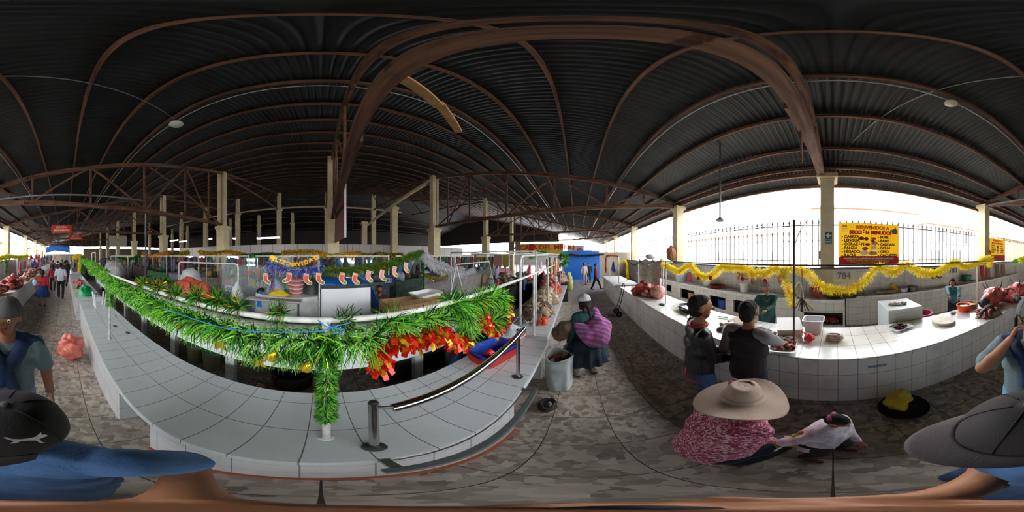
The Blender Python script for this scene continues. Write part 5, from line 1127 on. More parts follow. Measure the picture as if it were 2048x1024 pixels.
for x, y in ((-2.62, .83), (-2.3, .93)):
    g = MB(); g.ball((x, y, ZT+.006), (.05, .035, .005), 10, 6, nz=.4); tag(g.build('dried_leaf', m_hide2, smooth=True), 'small brown scrap lying on the near counter tiles', 'scrap', 'brown scraps on the near counter')
# behind the raised wall: buckets and planks in the shadow
for i, (px, py) in enumerate(((404, 712), (437, 722), (372, 700))):
    c = at(px, py, Y=2.1); c.z = .0; c.y = 1.9; tub((c.x, 1.93, 0), .15, .42, pm('bucket_cream', srgb('#8d8a6e'), .5), ['cream bucket with dark green lid under the raised wall, left one', 'cream bucket with dark green lid under the raised wall, right by the leg', 'cream bucket furthest left in the shadow under the raised wall'][i], 'bucket', 'bucket', .85, False, lid=m_greenpl)
g = MB(); g.bar((-.75, 1.75, .04), (.0, 1.78, .04), .2, .05); tag(g.build('plank', m_woodb), 'flat wooden plank lying in the shadow under the raised wall', 'plank')
g = MB(); g.bar((-.72, 1.4, .03), (-.6, 1.6, .3), .05, .08); tag(g.build('wood_block', m_woodb), 'pale wooden board end sticking up behind the near counter, left of the wrapped post', 'plank')
g = MB(); g.bar((.5, 1.45, .05), (.56, 1.55, .36), .05, .08); tag(g.build('wood_block', m_woodb), 'pale wooden board end sticking up behind the near counter, right of the wrapped post', 'plank')
tub((-.35, 1.98, 0), .26, .32, m_dkmetal, 'big dark pot in the shadow under the raised wall', 'pot', 'pot', .9)
crumple_bag((.85, 1.62-.2, 0), .14, .42, m_wbag, 'white plastic bag in the gap behind the near counter', 31)
sheet((1.7, 1.42, .0), .7, .45, .55, pm('blue_sack', srgb('#0f4f86'), .5, col2=srgb('#0c3c66'), nscale=4), 'dark blue plastic sheet bundled behind the near counter below the red basin', 'plastic_sheet', 'sheet', 8)

# ---- white box stall and neighbours in the hall
t = thing('box_stall', 'big plain white panelled box with a blue tarp thrown over it', 'stall', (.46, 3.3, 0)); g = MB(); g.span((0, 2.95, .0), (.93, 3.9, 1.44), bev=.015); g.build('panel', pm('panel_white', srgb('#f1f4f8'), .35, col2=srgb('#e6ebf0'), nscale=2), t)
g = MB(); g.span((-.01, 2.94, 1.40), (.94, 2.952, 1.45)); g.build('edge_strip', m_dkmetal, t)
g = MB(); hook = at(722, 632, Y=2.93); g.bar(hook+Vector((-.02, 0, .06)), hook+Vector((.04, 0, -.02)), .01, .025); g.build('handle', m_muz, t)
g = MB()
def tf(u, v):
    x = .02+1.35*u; z = 1.46+.12*(1-u)*sin(pi*v)+.02*noise.noise(Vector((u*6, v*6, 0)))
    if u > .68: z -= (u-.68)*2.9
    return (x, 3.0+1.0*v, z)
g.grid(tf, 40, 20, thick=.004); tag(g.build('tarpaulin', m_tarp, smooth=True), 'bright blue tarpaulin lying over the white box and hanging down its right side', 'tarpaulin')
t = thing('draped_table', 'low stall table covered with white cloth left of the white box', 'table', (-.65, 3.3, 0)); g = MB()
g.grid(lambda u, v: (-1.28+1.22*u, 3.02+.012*sin(40*u)*(1-v)-.0*v, 1.24*v-.05*sin(pi*u)*v+.0), 60, 8, thick=.004); g.build('cloth_front', m_plaster, t, True)
g = MB(); g.span((-1.28, 3.05, 0.02), (-.05, 3.85, 1.19)); g.build('table_top', m_plaster, t)
sheet((-1.2, 3.06, .95), .16, .12, .34, m_tarp, 'bright blue bag hanging at the corner of the draped white table', 'plastic_bag', 'bag', 12)
def basket(c, r, h, lab):
    t = thing('basket', lab, 'basket', c); c = Vector(c); m1 = pm('basket_red', srgb('#c5766f'), .7); g = MB()
    for k in range(9):
        z = h*k/8; rr = r*(.72+.28*k/8); g.mat(k % 2); g.tube([c+Vector((rr*cos(a), rr*sin(a), z)) for a in [2*pi*i/26 for i in range(26)]], .014, 6, closed=True)
    g.mat(0); g.lathe([(0, 0), (r*.72, 0), (r*.98, h)], c, 24); g.build('weave', [m1, m_foam], t, True); return t
basket((-.52, 3.35, 1.2), .17, .34, 'round red and white woven basket on the draped white table')
sheet((-.98, 3.4, 1.19), .42, .4, .32, pm('clear_bag', srgb('#9fb2c6'), .25), 'bluish clear plastic bag heap on the left of the draped white table', 'plastic_bag', 'bag', 13)
sheet((-.85, 3.18, 1.19), .5, .2, .10, m_yelpl, 'flat yellow bag on the draped white table under the blue tinsel', 'plastic_bag', 'bag', 14)
sheet((-.18, 3.5, 1.19), .36, .4, .30, pm('dark_grey_bag', srgb('#4a4c50'), .5), 'dark grey bag heap between the woven basket and the white box', 'plastic_bag', 'bag', 15)
t = thing('tray_table', 'slanting grey metal tray table standing behind the raised wall left of the pole', 'table', (-.72, 2.3, 0)); g = MB(); g.box((-.72, 2.42, 1.30), (.85, .34, .03), M=Matrix.Rotation(-.15, 3, 'X'), bev=.008); g.build('tray', pm('tray_grey', srgb('#9fa09c'), .4, .2), t)
g = MB(); g.bar((-.34, 2.42, 0), (-.34, 2.42, 1.28), .03, .03); g.build('leg', m_steel, t); g = MB(); g.bar((-1.1, 2.42, 0), (-1.1, 2.42, 1.28), .03, .03); g.build('leg', m_steel, t)
t = thing('cardboard_box', 'long open brown cardboard box on a dark table behind the red foil garland', 'box', (1.25, 2.05, 1.205)); g = MB(); c = Vector((1.25, 2.05, 1.205))
for s_ in (1, -1): g.box(c+Vector((0, s_*.16, .075)), (.84, .008, .15)); g.box(c+Vector((s_*.42, 0, .075)), (.008, .33, .15))
g.box(c+Vector((0, 0, .004)), (.84, .33, .008)); g.build('body', m_card_b, t)
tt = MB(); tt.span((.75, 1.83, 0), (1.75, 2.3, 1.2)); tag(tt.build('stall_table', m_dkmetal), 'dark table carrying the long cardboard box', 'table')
g = MB(); g.box(c+Vector((0, -.2, .155)), (.84, .12, .006), M=Matrix.Rotation(.25, 3, 'X')); g.build('flap', m_card_b, t)
basin_rect((1.55, 2.05, 1.362), .5, .34, .06, .1, m_foam, 'white polystyrene tray lid resting on the cardboard box', None, 'foam_tray')
t = thing('draped_stall', 'grey cloth draped over a stall behind the A-shaped frame', 'stall', (2.9, 3.4, 0)); g = MB(); g.grid(lambda u, v: (2.35+1.25*u, 3.3-.9*u+.03*sin(17*u), 1.55*v-.08*sin(pi*u)*v), 50, 10, thick=.01); g.build('cloth', pm('grey_drape', srgb('#918c8c'), .8, col2=srgb('#7c7775'), nscale=5), t, True)
g = MB(); g.box((3.2, 3.4, .75), (1.1, .7, 1.45), rz=-.6); g.build('frame_box', m_dkmetal, t)
# red plastic sheet mound, glass stall with number 817
sheet((-2.85, 2.78, 1.052), 1.5, .8, .40, pm('red_sheet', srgb('#cf4438'), .4, col2=srgb('#dc6a5c'), nscale=6), 'peaked red plastic sheet over goods under the goal-shaped frame', 'plastic_sheet', 'sheet', 17)
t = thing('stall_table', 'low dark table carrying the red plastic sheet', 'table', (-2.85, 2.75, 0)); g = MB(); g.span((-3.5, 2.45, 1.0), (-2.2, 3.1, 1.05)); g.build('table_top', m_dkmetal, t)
for sx, sy in ((-3.3, 2.55), (-2.35, 2.55), (-3.3, 3.0), (-2.35, 3.0)): g = MB(); g.span((sx-.02, sy-.02, 0), (sx+.02, sy+.02, 1.0)); g.build('leg', m_dkmetal, t)
g = MB(); c = Vector((-1.68, 2.96, 1.10)); capsule(g, c+Vector((0, 0, .34)), .03, c+Vector((0, 0, .2)), .06); capsule(g, c+Vector((0, 0, .18)), .1, c+Vector((.02, 0, .04)), .13); tag(remeshed(g, 'plastic_bag', m_wbag, None, .012, 2, .02, 12, (1, 1, .4)), 'pale plastic bag tied to the right post of the goal-shaped frame', 'bag')
m_glass = pm('glass_pane', srgb('#c9d6d2'), .08, alpha=.28)
def glass_case(x0, x1, y, z0, z1, lab, d=.8):
    t = thing('glass_case', lab, 'display case', ((x0+x1)/2, y+d/2, 0)); g = MB(); g.span((x0, y, 0), (x1, y+d, z0)); g.build('base', pm('case_base', srgb('#8d9494'), .4), t)
    g = MB(); g.span((x0, y, z0), (x1, y+.01, z1)); g.build('glass_front', m_glass, t); g = MB(); g.span((x0, y+.01, z1), (x1, y+d, z1+.012)); g.build('glass_top', m_glass, t)
    for x in (x0, x1): g = MB(); g.span((x-.015, y-.015, z0), (x+.015, y+.015, z1)); g.build('corner_post', m_steel, t)
    g = MB(); g.span((x0, y+.1, (z0+z1)/2), (x1, y+d-.1, (z0+z1)/2+.01)); g.build('shelf', m_glass, t)
    rnd = random.Random(int(x0*10)+77); n = 0
    for zz in (z0+.003, (z0+z1)/2+.013):
        x = x0+.12
        while x < x1-.1:
            w = rnd.uniform(.06, .12); h = rnd.uniform(.12, .24); m = rnd.choice([m_redpl, m_whitepl, m_greenpl, m_yelpl, m_orange, m_bluepl]); g = MB()
            g.span((x-w/2, y+.2, zz), (x+w/2, y+.2+w, zz+h), bev=.006); tag(g.build('packet', m), 'small coloured grocery packet in the '+lab.split(',')[0], 'packet', 'packets in the '+lab.split(',')[0]); x += w+rnd.uniform(.02, .08)
    return t
glass_case(-3.1, -1.5, 4.4, 1.05, 1.7, 'glass grocery case behind the goal-shaped frame')
glass_case(-1.35, -.75, 4.3, 1.05, 2.0, 'tall narrow glass case left of the lilac shirted person')
card(459, 577, 4.36, .34, .2, '817', m_ink, 'white card numbered 817 on the glass grocery case')
card(778, 561, 4.0, .30, .3, '821', m_card, 'dark blue number card right of the man in the maroon shirt', size=.17)
for o_ in bpy.data.objects:
    if o_.name.startswith('number_card') and o_.get('label', '').startswith('dark blue'):
        for c_ in o_.children:
            if c_.name.startswith('card'): c_.data.materials[0] = pm('navy_card', srgb('#26326b'), .6)
# wooden crate with herbs, seated vendor area
t = thing('wooden_crate', 'wooden crate of goods with green herbs on top, left of the red plastic sheet', 'crate', (-4.3, 3.0, 0)); g = MB()
for k in range(6): g.span((-4.75, 2.78, .32+k*.15), (-3.85, 2.80, .43+k*.15)); g.span((-4.77, 2.8, .32+k*.15), (-4.75, 3.3, .43+k*.15)); g.span((-3.85, 2.8, .32+k*.15), (-3.83, 3.3, .43+k*.15))
g.build('slats', m_card_b, t); g = MB(); g.span((-4.74, 2.81, 0), (-3.86, 3.3, 1.15)); g.build('body', m_dark, t)
lumps((-4.3, 3.05, 1.15), (.36, .2, .12), 40, .05, [g_dk, g_md], 'bunch of dark green herbs lying on the wooden crate', 'herbs', 'herbs', sd=9)
t = thing('woven_sack', 'white woven sack mound behind the wooden crate', 'sack', (-4.5, 4.0, 0)); g = MB(); g.ball((-4.1, 4.0, .78), (.5, .4, .80), 20, 14, nz=.12); g.build('body', m_wbag, t, True)
o = MB(); o.ball((-8.2, 2.6, 1.2), (1.1, .5, .55), 24, 14, nz=.2); t = tag(o.build('covered_goods', pm('grey_sheet', srgb('#a5a5a2'), .6, col2=srgb('#8a8a88'), nscale=4), smooth=True, origin=(-8.2, 2.6, .6)), 'goods covered by a grey plastic sheet at the stalls beyond the stool', 'goods'); 
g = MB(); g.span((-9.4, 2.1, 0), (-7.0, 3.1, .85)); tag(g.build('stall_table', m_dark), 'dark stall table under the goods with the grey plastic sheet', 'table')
# hanging pale boards pair and posters
t = thing('hanging_board', 'pair of plain beige boards hanging side by side above the far left stalls', 'board', (-12.5, 4.2, 2.9))
for a, b in ((218, 234), (237, 253)):
    p, q = at(a, 471, X=-13.2), at(b, 492, X=-13.2); g = MB(); g.span((-13.2, p.y, q.z), (-13.15, q.y, p.z)); g.build('board', pm('board_beige', srgb('#a39a88'), .8), t)
for a in (226, 245): p = at(a, 471, X=-13.18); g = MB(); g.tube([p, (p.x, p.y, 4.4)], .01, 5); g.build('rope', m_dark, t)
m_sgn = pm('banner_red', srgb('#cf2f1e'), .6); m_ytxt = pm('banner_text', srgb('#f0d9c0'), .6)
for (pa, pb, X, l1, l2, lab) in (((103, 450), (143, 466), -11.2, 'PUESTOS', 'SECCION', 'red hanging sign with pale lettering over the aisle, the nearer one'), ((138, 469), (165, 480), -18.0, 'SALIDA', '', 'smaller red hanging sign farther down the aisle')):
    p, q = at(*pa, X=X), at(*pb, X=X); t = thing('hanging_sign', lab, 'sign', (X, (p.y+q.y)/2, q.z)); g = MB(); g.span((X-.03, p.y, q.z), (X, q.y, p.z)); g.build('panel', m_sgn, t)
    w = abs(q.y-p.y); hh = p.z-q.z; cy = (p.y+q.y)/2
    text_mesh('SECCIÓN', hh*.3, m_ytxt, t, face_M((X+.006, cy, q.z+hh*.7), (0, 1, 0)), 'lettering', .004); text_mesh('MENUDENCIA', hh*.30, m_ytxt, t, face_M((X+.006, cy, q.z+hh*.32), (0, 1, 0)), 'lettering', .008)
    for s_ in (p.y+.1, q.y-.1): g = MB(); g.tube([(X-.015, s_, p.z), (X-.015, s_, roofH(s_)+.03)], .008, 5); g.build('wire', m_dark, t)
# big hanging poster seen edge on beside the hall post
t = thing('hanging_poster', 'tall red patterned hanging poster seen almost edge-on, with a white edge strip', 'poster', (.75, 7.5, 2.6))
pa_ = [at(689, 340, Y=6.2), at(689, 475, Y=6.2), at(669, 486, Y=8.45), at(672, 375, Y=8.45)]
n0 = Vector((1, 0, 0)); g = MB(); g.add([pa_[0], pa_[1], pa_[2], pa_[3]]+[p+Vector((.03, 0, 0)) for p in pa_], [(0, 3, 2, 1), (4, 5, 6, 7), (0, 1, 5, 4), (1, 2, 6, 5), (2, 3, 7, 6), (3, 0, 4, 7)]); g.build('panel', pm('poster_mottle', srgb('#8c3a34'), .6, col2=srgb('#5c4a48'), nscale=4), t)
g = MB(); g.bar(pa_[0]+Vector((.02, -.02, 0)), pa_[1]+Vector((.02, -.02, 0)), .09, .05); g.build('edge_strip', pm('strip_white', srgb('#e6dfe6'), .5), t)
for p in (pa_[0], pa_[3]): g = MB(); g.tube([p+Vector((.01, 0, 0)), (p.x+.01, p.y, roofH(p.y)+.03)], .008, 5); g.build('wire', m_dark, t)
# fluorescent tubes among the far stalls
m_tube = pm('tube_glow', (1, .98, 1), .4, emit=9)
for i, (px, py, Y, L) in enumerate(((536, 476, 13, 2.0), (348, 481, 13, 1.6), (366, 483, 14, 1.4), (421, 478, 13, .35), (469, 477, 14, .3), (379, 514, 8, .5), (404, 514, 8, .35), (465, 515, 8, .7), (502, 520, 7, .4), (741, 523, 7, .35), (705, 524, 7, .4), (690, 521, 6, .4))):
    c = at(px, py, Y=Y); t = thing('tube_lamp', 'lit white tube lamp hanging among the dark stalls of the hall', 'lamp', c, 'tube lamps in the hall'); g = MB(); g.cyl(c+Vector((-L/2, 0, 0)), c+Vector((L/2, 0, 0)), .05, .05, 8); g.build('tube', m_tube, t, True)
    g = MB(); g.box(c+Vector((0, 0, .07)), (L+.1, .08, .05)); g.build('housing', m_lamp, t); g = MB(); g.tube([c+Vector((0, 0, .09)), (c.x, c.y, roofH(c.y)+.03)], .006, 4); g.build('cord', m_dark, t)

# ---- offal poster, exit sign, second poster, extinguisher
P0, P1 = Vector((-.18, -5.0, 3.03)), Vector((-2.12, -5.0, 1.70)); W_ = abs(P1.x-P0.x); H_ = P0.z-P1.z
t = thing('offal_poster', 'large yellow poster listing beef offal cuts, tied to the fence by the exit sign pillar', 'poster', ((P0.x+P1.x)/2, -5.0, P1.z))
m_pyel = foil('poster_yellow', srgb('#fbe03a'), .5, tr=.3); m_pred = foil('poster_red', srgb('#e0282e'), .5, tr=.25); m_pdark = pm('poster_dark', srgb('#3a2412'), .6); m_por = pm('poster_orange', srgb('#e8691c'), .5)
pc = Vector(((P0.x+P1.x)/2, -5.0, (P0.z+P1.z)/2)); Rr = Matrix.Rotation(0, 3, 'Y')
g = MB(); g.box(pc, (W_, .012, H_)); g.build('sheet', m_pyel, t)
def PP(u, v, k=1): return Vector((P0.x-W_*u, -4.992+.002*k, P0.z-H_*v))
def pquad(u0, v0, u1, v1, mat, name, k=1): g = MB(); a, b = PP(u0, v0, k), PP(u1, v1, k); g.box((a+b)/2, (abs(a.x-b.x), .002, abs(a.z-b.z))); return g.build(name, mat, t)
pquad(0, .80, 1, 1, m_pred, 'red_band', 1); pquad(.03, .775, .97, .81, m_pred, 'red_band', 1)
def ptext(s, u, v, size, mat, al='LEFT', bold=.004, sx=1, k=3): return text_mesh(s, size, mat, t, face_M(PP(u, v, k), (-1, 0, 0)), 'lettering', bold, .001, al, sx)
ptext('BIENVENIDOS A', .55, .10, .15, m_por, 'CENTER', .008, 1.0); ptext('SECCIÓN MENUDOS', .52, .22, .155, m_pred, 'CENTER', .012, .95)
for i, w_ in enumerate(('CABEZA', 'LENGUA', 'CORAZÓN', 'PANZA', 'HÍGADO', 'RACHI')): ptext('- '+w_, .045, .325+.087*i, .115, m_pdark, 'LEFT', .006, 1.08)
for i, w_ in enumerate(('BOFE', 'RABO', 'CARDAN', 'PATAS', 'CESO', 'CACHETES')): ptext('- '+w_, .635, .325+.087*i, .112, m_pdark, 'LEFT', .006, 1.05)
ptext('PROPIEDADES ALIMENTICIAS DE LOS MENUDOS DE RES', .5, .835, .068, m_foam, 'CENTER', .003, .95)
m_pyt = pm('poster_text_yellow', srgb('#f2b93a'), .5)
ptext('PROTEÍNAS, VITAMINAS, HIERRO, ZINC, VITAMINA B, A, C, D, E, K, Z', .5, .88, .05, m_pyt, 'CENTER', .002, .95); ptext('AMINOÁCIDOS, ENERGÉTICOS, BAJO EN GRASAS, FÓSFORO', .5, .92, .05, m_pyt, 'CENTER', .002, .95); ptext('CARBOHIDRATOS Y CALORÍAS', .45, .96, .05, m_pyt, 'CENTER', .002, .95)
for (u, v, ru, rv_, m) in ((.36, .36, .05, .04, m_flesh2), (.44, .37, .035, .045, m_flesh2), (.56, .36, .045, .03, m_flesh), (.55, .42, .03, .03, m_flesh2), (.46, .5, .045, .03, m_flesh2), (.42, .6, .05, .045, m_flesh), (.58, .47, .05, .05, m_fat), (.57, .58, .045, .05, m_foam), (.40, .7, .07, .05, m_foam), (.55, .71, .08, .045, m_tripe)):
    c = PP(u, v, 2); g = MB(); g.ball(c, (ru*W_, .003, rv_*H_), 14, 10, nz=.15, ns=2, sd=u); g.build('meat_picture', m, t, True)
g = MB(); c = PP(.93, .17, 2); g.ball(c, (.10, .003, .09), 14, 10, nz=.2); g.ball(c+Vector((.1, 0, .03)), (.06, .003, .03), 10, 8); g.ball(c+Vector((-.02, 0, .10)), (.02, .003, .06), 10, 8); g.build('bull_picture', pm('bull_grey', srgb('#6e6468'), .6), t, True)
pquad(.05, .045, .13, .10, pm('logo_amber', srgb('#c9a03a'), .5), 'small_logo', 1); pquad(.04, .13, .15, .15, pm('logo_blue', srgb('#5aa0c0'), .5), 'small_logo', 1); pquad(.04, .175, .15, .2, m_foam, 'small_logo', 1)
g = MB(); a, b = PP(0, 0, 1), PP(1, 1, 1)
for q0, q1 in (((0, 0), (1, 0)), ((1, 0), (1, 1)), ((1, 1), (0, 1)), ((0, 1), (0, 0)), ((.52, 0), (.52, 1))): g.bar(PP(*q0, 4), PP(*q1, 4), .006, .012)
g.build('border', pm('poster_border', srgb('#5d2a26'), .6), t)
t = thing('exit_sign', 'small green SALIDA exit sign with a white arrow, on the pillar by the yellow poster', 'sign', (.12, -4.69, 2.35)); m_eg = pm('exit_green', srgb('#12695a'), .5)
g = MB(); g.span((.03, -4.7, 2.48), (.23, -4.69, 2.70)); g.build('arrow_panel', m_eg, t); g = MB(); g.span((.03, -4.7, 2.36), (.23, -4.69, 2.465)); g.build('word_panel', m_eg, t)
g = MB(); AR = [(-.08, 0), (0, .075), (.025, .05), (-.018, .018), (.08, .018), (.08, -.018), (-.018, -.018), (.025, -.05), (0, -.075)]; g.prism(AR[::-1], .003, M=face_M((0, 0, 0), (-1, 0, 0)).to_3x3(), c=(.13, -4.69, 2.59)); g.build('arrow', m_foam, t)
text_mesh('SALIDA', .055, m_foam, t, face_M((.13, -4.688, 2.41), (-1, 0, 0)), 'lettering', .003)
g = MB(); g.span((.37, -4.95, 1.9), (.43, -4.85, 2.15)); tag(g.build('meter_box', m_steel), 'small grey box fixed to the side of the exit sign pillar', 'box')
t = thing('second_poster', 'second yellow and red offal poster, beyond the pillar with the fire extinguisher', 'poster', (-8.2, -5.05, 1.7)); g = MB(); g.span((-8.9, -5.08, 1.7), (-7.25, -5.06, 3.0)); g.build('sheet', m_pyel, t); g = MB(); g.span((-8.9, -5.059, 1.7), (-7.25, -5.055, 2.05)); g.build('red_band', m_pred, t)
text_mesh('BIENVENIDOS A', .13, m_por, t, face_M((-8.05, -5.05, 2.88), (-1, 0, 0)), 'lettering', .006); text_mesh('SECCIÓN MENUDOS', .13, m_pred, t, face_M((-8.05, -5.05, 2.72), (-1, 0, 0)), 'lettering', .008)
for i, (a_, b_) in enumerate((('CABEZA', 'BOFE'), ('LENGUA', 'RABO'), ('CORAZÓN', 'CARDAN'), ('PANZA', 'PATAS'))): text_mesh(a_, .09, m_pdark, t, face_M((-7.4, -5.05, 2.58-.12*i), (-1, 0, 0)), 'lettering', .005, align='LEFT'); text_mesh(b_, .09, m_pdark, t, face_M((-8.4, -5.05, 2.58-.12*i), (-1, 0, 0)), 'lettering', .005, align='LEFT')
for i_ in range(4): g = MB(); g.ball((-8.05, -5.054, 2.55-.12*i_), (.12, .003, .06), 12, 8, nz=.2, sd=i_); g.build('meat_picture', [m_flesh2, m_fat, m_flesh, m_foam][i_], t, True)
t = thing('fire_extinguisher', 'red fire extinguisher fixed to the pillar beside the second poster', 'fire extinguisher', (-6.62, -4.62, 1.75)); c = Vector((-6.62, -4.61, 1.78)); g = MB(); g.lathe([(0, 0), (.07, 0), (.075, .02), (.075, .36), (.05, .42), (.02, .45), (0, .45)], c, 18); g.build('cylinder', m_redpl, t, True, ang=50); g = MB(); g.span(c+Vector((-.05, -.015, .45)), c+Vector((.03, .015, .5))); g.build('valve', m_black, t)
g = MB(); g.tube([c+Vector((.03, 0, .47)), c+Vector((.09, 0, .4)), c+Vector((.09, 0, .15))], .01, 6); g.build('hose', m_black, t, True)
c = at(1342, 506, Y=-4.42); g = MB(); capsule(g, c+Vector((0, 0, .35)), .05, c+Vector((0, 0, .1)), .22); capsule(g, c+Vector((0, 0, .05)), .24, c+Vector((0, 0, -.18)), .2); tag(remeshed(g, 'net_bag', pm('net_red_green', srgb('#a9433c'), .7, col2=srgb('#5d6a35'), nscale=14), None, .02, 1, .04, 8), 'red and green net bag hanging on a window-side pillar', 'bag')

# ---- meat counter goods, from the blue wall end towards the cow heads
lumps((4.6, -2.05, ZM), (.55, .3, .28), 26, .16, [m_flesh, m_fat, m_flesh2], 'heap of large raw beef pieces on the meat counter near the hand cart', sd=11)
g = MB(); g.ball((3.95, -2.15, ZM+.17), (.26, .22, .18), 20, 14, nz=.12); tag(g.build('rumen', m_fat, smooth=True), 'big pale round beef stomach beside the heap of beef pieces', 'meat')
tub((4.7, -2.36, ZM), .2, .12, m_redpl, 'red basin at the back of the meat counter behind the beef heap', 'basin', 'basin')
g = MB(); g.ball((3.3, -1.95+.05, ZM+.018), (.10, .05, .016), 12, 8, nz=.4); tag(g.build('green_scrap', m_greenpl, smooth=True), 'dark green scrap of plastic on the meat counter', 'scrap')
lumps((2.95, -2.2, ZM), (.09, .05, .01), 8, .025, [m_hide2, m_skinhide], 'few brown bits lying behind the green scrap', 'scraps', 'scrap', sd=12)
for k_ in range(2):
    basin_rect((2.62+.02*k_, -2.12-.01*k_, ZM+.001+.055*k_), .5, .26, .05, -.1+.04*k_, pm('tray_steel', srgb('#6f7072'), .3, .8), ['lower steel tray of the stacked pair on the meat counter', 'upper steel tray of the stacked pair on the meat counter'][k_], None, 'steel_tray')
t = thing('scale_pan', 'round metal pan with pale meat left of the boy in the black jacket', 'pan', (2.13, -1.93, ZM)); g = MB(); g.lathe([(0, 0), (.12, 0), (.18, .045), (.185, .05), (.175, .048), (.11, .01), (0, .01)], (2.13, -1.93, ZM+.001), 26); g.build('body', m_steel, t, True)
lumps((2.17, -1.94, ZM+.03), (.10, .09, .03), 9, .055, [m_fat, m_skinhide], 'pale cow foot pieces lying in the round metal pan', sd=13)
lumps((2.03, -1.97, ZM+.04), (.07, .06, .03), 6, .05, [m_redpl], 'bright red bag pieces at the back of the round metal pan', 'red_bag', 'bag', sd=14)
lumps((1.18, -1.95, ZM), (.42, .26, .07), 60, .055, [m_fat, m_muz, m_foam, m_flesh2], 'dark and pale offal strips spread between the two boys', sd=15, elong=1.5)
g = MB(); g.box((1.45, -2.32, ZM+.014), (.45, .24, .025), bev=.006); tag(g.build('chopping_board', m_woodb), 'light wooden chopping board at the back of the meat counter', 'chopping board')
g = MB(); g.bar((1.75, -2.33, ZM+.02), (1.93, -2.28, ZM+.02), .04, .02, bev=.004); tag(g.build('knife_sheath', pm('turquoise', srgb('#34a3a8'), .4)), 'turquoise plastic strip on the meat counter near the chopping board', 'tool')
basin_rect((.57, -1.83, ZM+.001), .30, .42, .035, .15, m_whitepl, 'white tray under the brown meat pieces by the raglan boy', None, 'meat_tray')
lumps((.57, -1.84, ZM+.02), (.13, .17, .06), 60, .03, [m_flesh, m_fat, m_hide2], 'brown meat pieces in a white tray under the hand of the raglan boy', sd=16, elong=1.4)
t = thing('lidded_box', 'flat white foam box tilted on the meat counter next to the middle post', 'box', (.62, -2.3, ZM)); g = MB(); g.box((.62, -2.25, ZM+.09), (.34, .38, .10), M=Euler((-.13, 0, .35)).to_matrix(), bev=.01); g.build('box', m_foam, t); g = MB(); g.box((.62, -2.25, ZM+.148), (.35, .39, .012), M=Euler((-.13, 0, .35)).to_matrix(), bev=.004); g.build('lid', m_foam, t)
g = MB(); [g.tube([(.86+.045*cos(a), -2.06+.045*sin(a), ZM+.016+dz) for a in [2*pi*i/20 for i in range(20)]], .014, 8, closed=True) for dz in (0, .02)]; tag(g.build('tape_roll', pm('turquoise', srgb('#34a3a8'), .4), smooth=True), 'roll of turquoise tape beside the flat white foam box', 'tape')
basin_rect((.28, -2.36, ZM+.001), .3, .26, .22, 0, m_whitepl, 'white square plastic bin right behind the middle post', None, 'plastic_bin')
crumple_bag((.30, -2.02, ZM), .09, .12, pm('bright_red_bag', srgb('#d92a1e'), .35), 'crumpled bright red bag on the tiles beside the middle post', 41, (.07, -.05, .1), .008)
g = MB(); pth = [(-.02+.10*cos(a)*(1-.10*i/20), -2.08+.055*sin(a)*(1-.1*i/20), ZM+.024+.0018*i) for i, a in enumerate([2*pi*i/16 for i in range(38)])]; g.tube(smooth_path(pth, 3), .021, 10); tag(g.build('tripe_roll', m_tripe, smooth=True), 'coiled pale tripe lying alone on the white tiles', 'meat')
basin_rect((-1.0, -2.28, ZM+.001), .34, .24, .03, .3, m_whitepl, 'white tray with dark offal in front of the low white cabinet', None, 'meat_tray')
lumps((-1.0, -2.28, ZM+.012), (.12, .08, .07), 34, .03, [m_flesh2, pm('liver', srgb('#3a0f14'), .25)], 'dark red offal heaped in a white tray before the cabinet', sd=17)
lumps((-1.2, -2.8, 1.065), (.17, .05, .02), 16, .034, [m_tripe], 'pale tripe strip lying on top of the low white cabinet', 'tripe_strip', 'meat', sd=18, elong=1.5)
t = thing('chopping_board', 'round pale chopping board on the white tiles near the orange tub', 'chopping board', (-1.70, -2.12, ZM)); g = MB(); g.lathe([(0, 0), (.195, 0), (.2, .008), (.2, .042), (.193, .05), (0, .05)], (-1.72, -2.13, ZM+.001), 40); g.build('board', pm('pale_board', srgb('#cfc3ac'), .5, col2=srgb('#b7a88c'), nscale=9), t, True, ang=30)
tub((-2.42, -2.34, ZM+.001), .145, .15, m_orange, 'bright orange plastic tub of red liquid in front of the teal vendor', fill=(pm('red_water', srgb('#b5331a'), .15), .75))
tub((-2.75, -2.42, ZM+.001), .16, .10, pm('tan_plastic', srgb('#b48a5a'), .5), 'shallow tan tub behind the orange one', fill=(m_tripe, .5))
tub((-1.85, -3.05, .0), .22, .72, pm('pink_plastic', srgb('#a8325c'), .4), 'tall magenta bucket standing behind the meat counter beside the teal vendor', 'bucket', 'bucket', .9, False)
lumps((-2.12, -2.34, ZM), (.05, .04, .01), 4, .035, [m_tripe], 'small pale lump of fat beside the orange tub', 'fat_scrap', 'meat', sd=19)
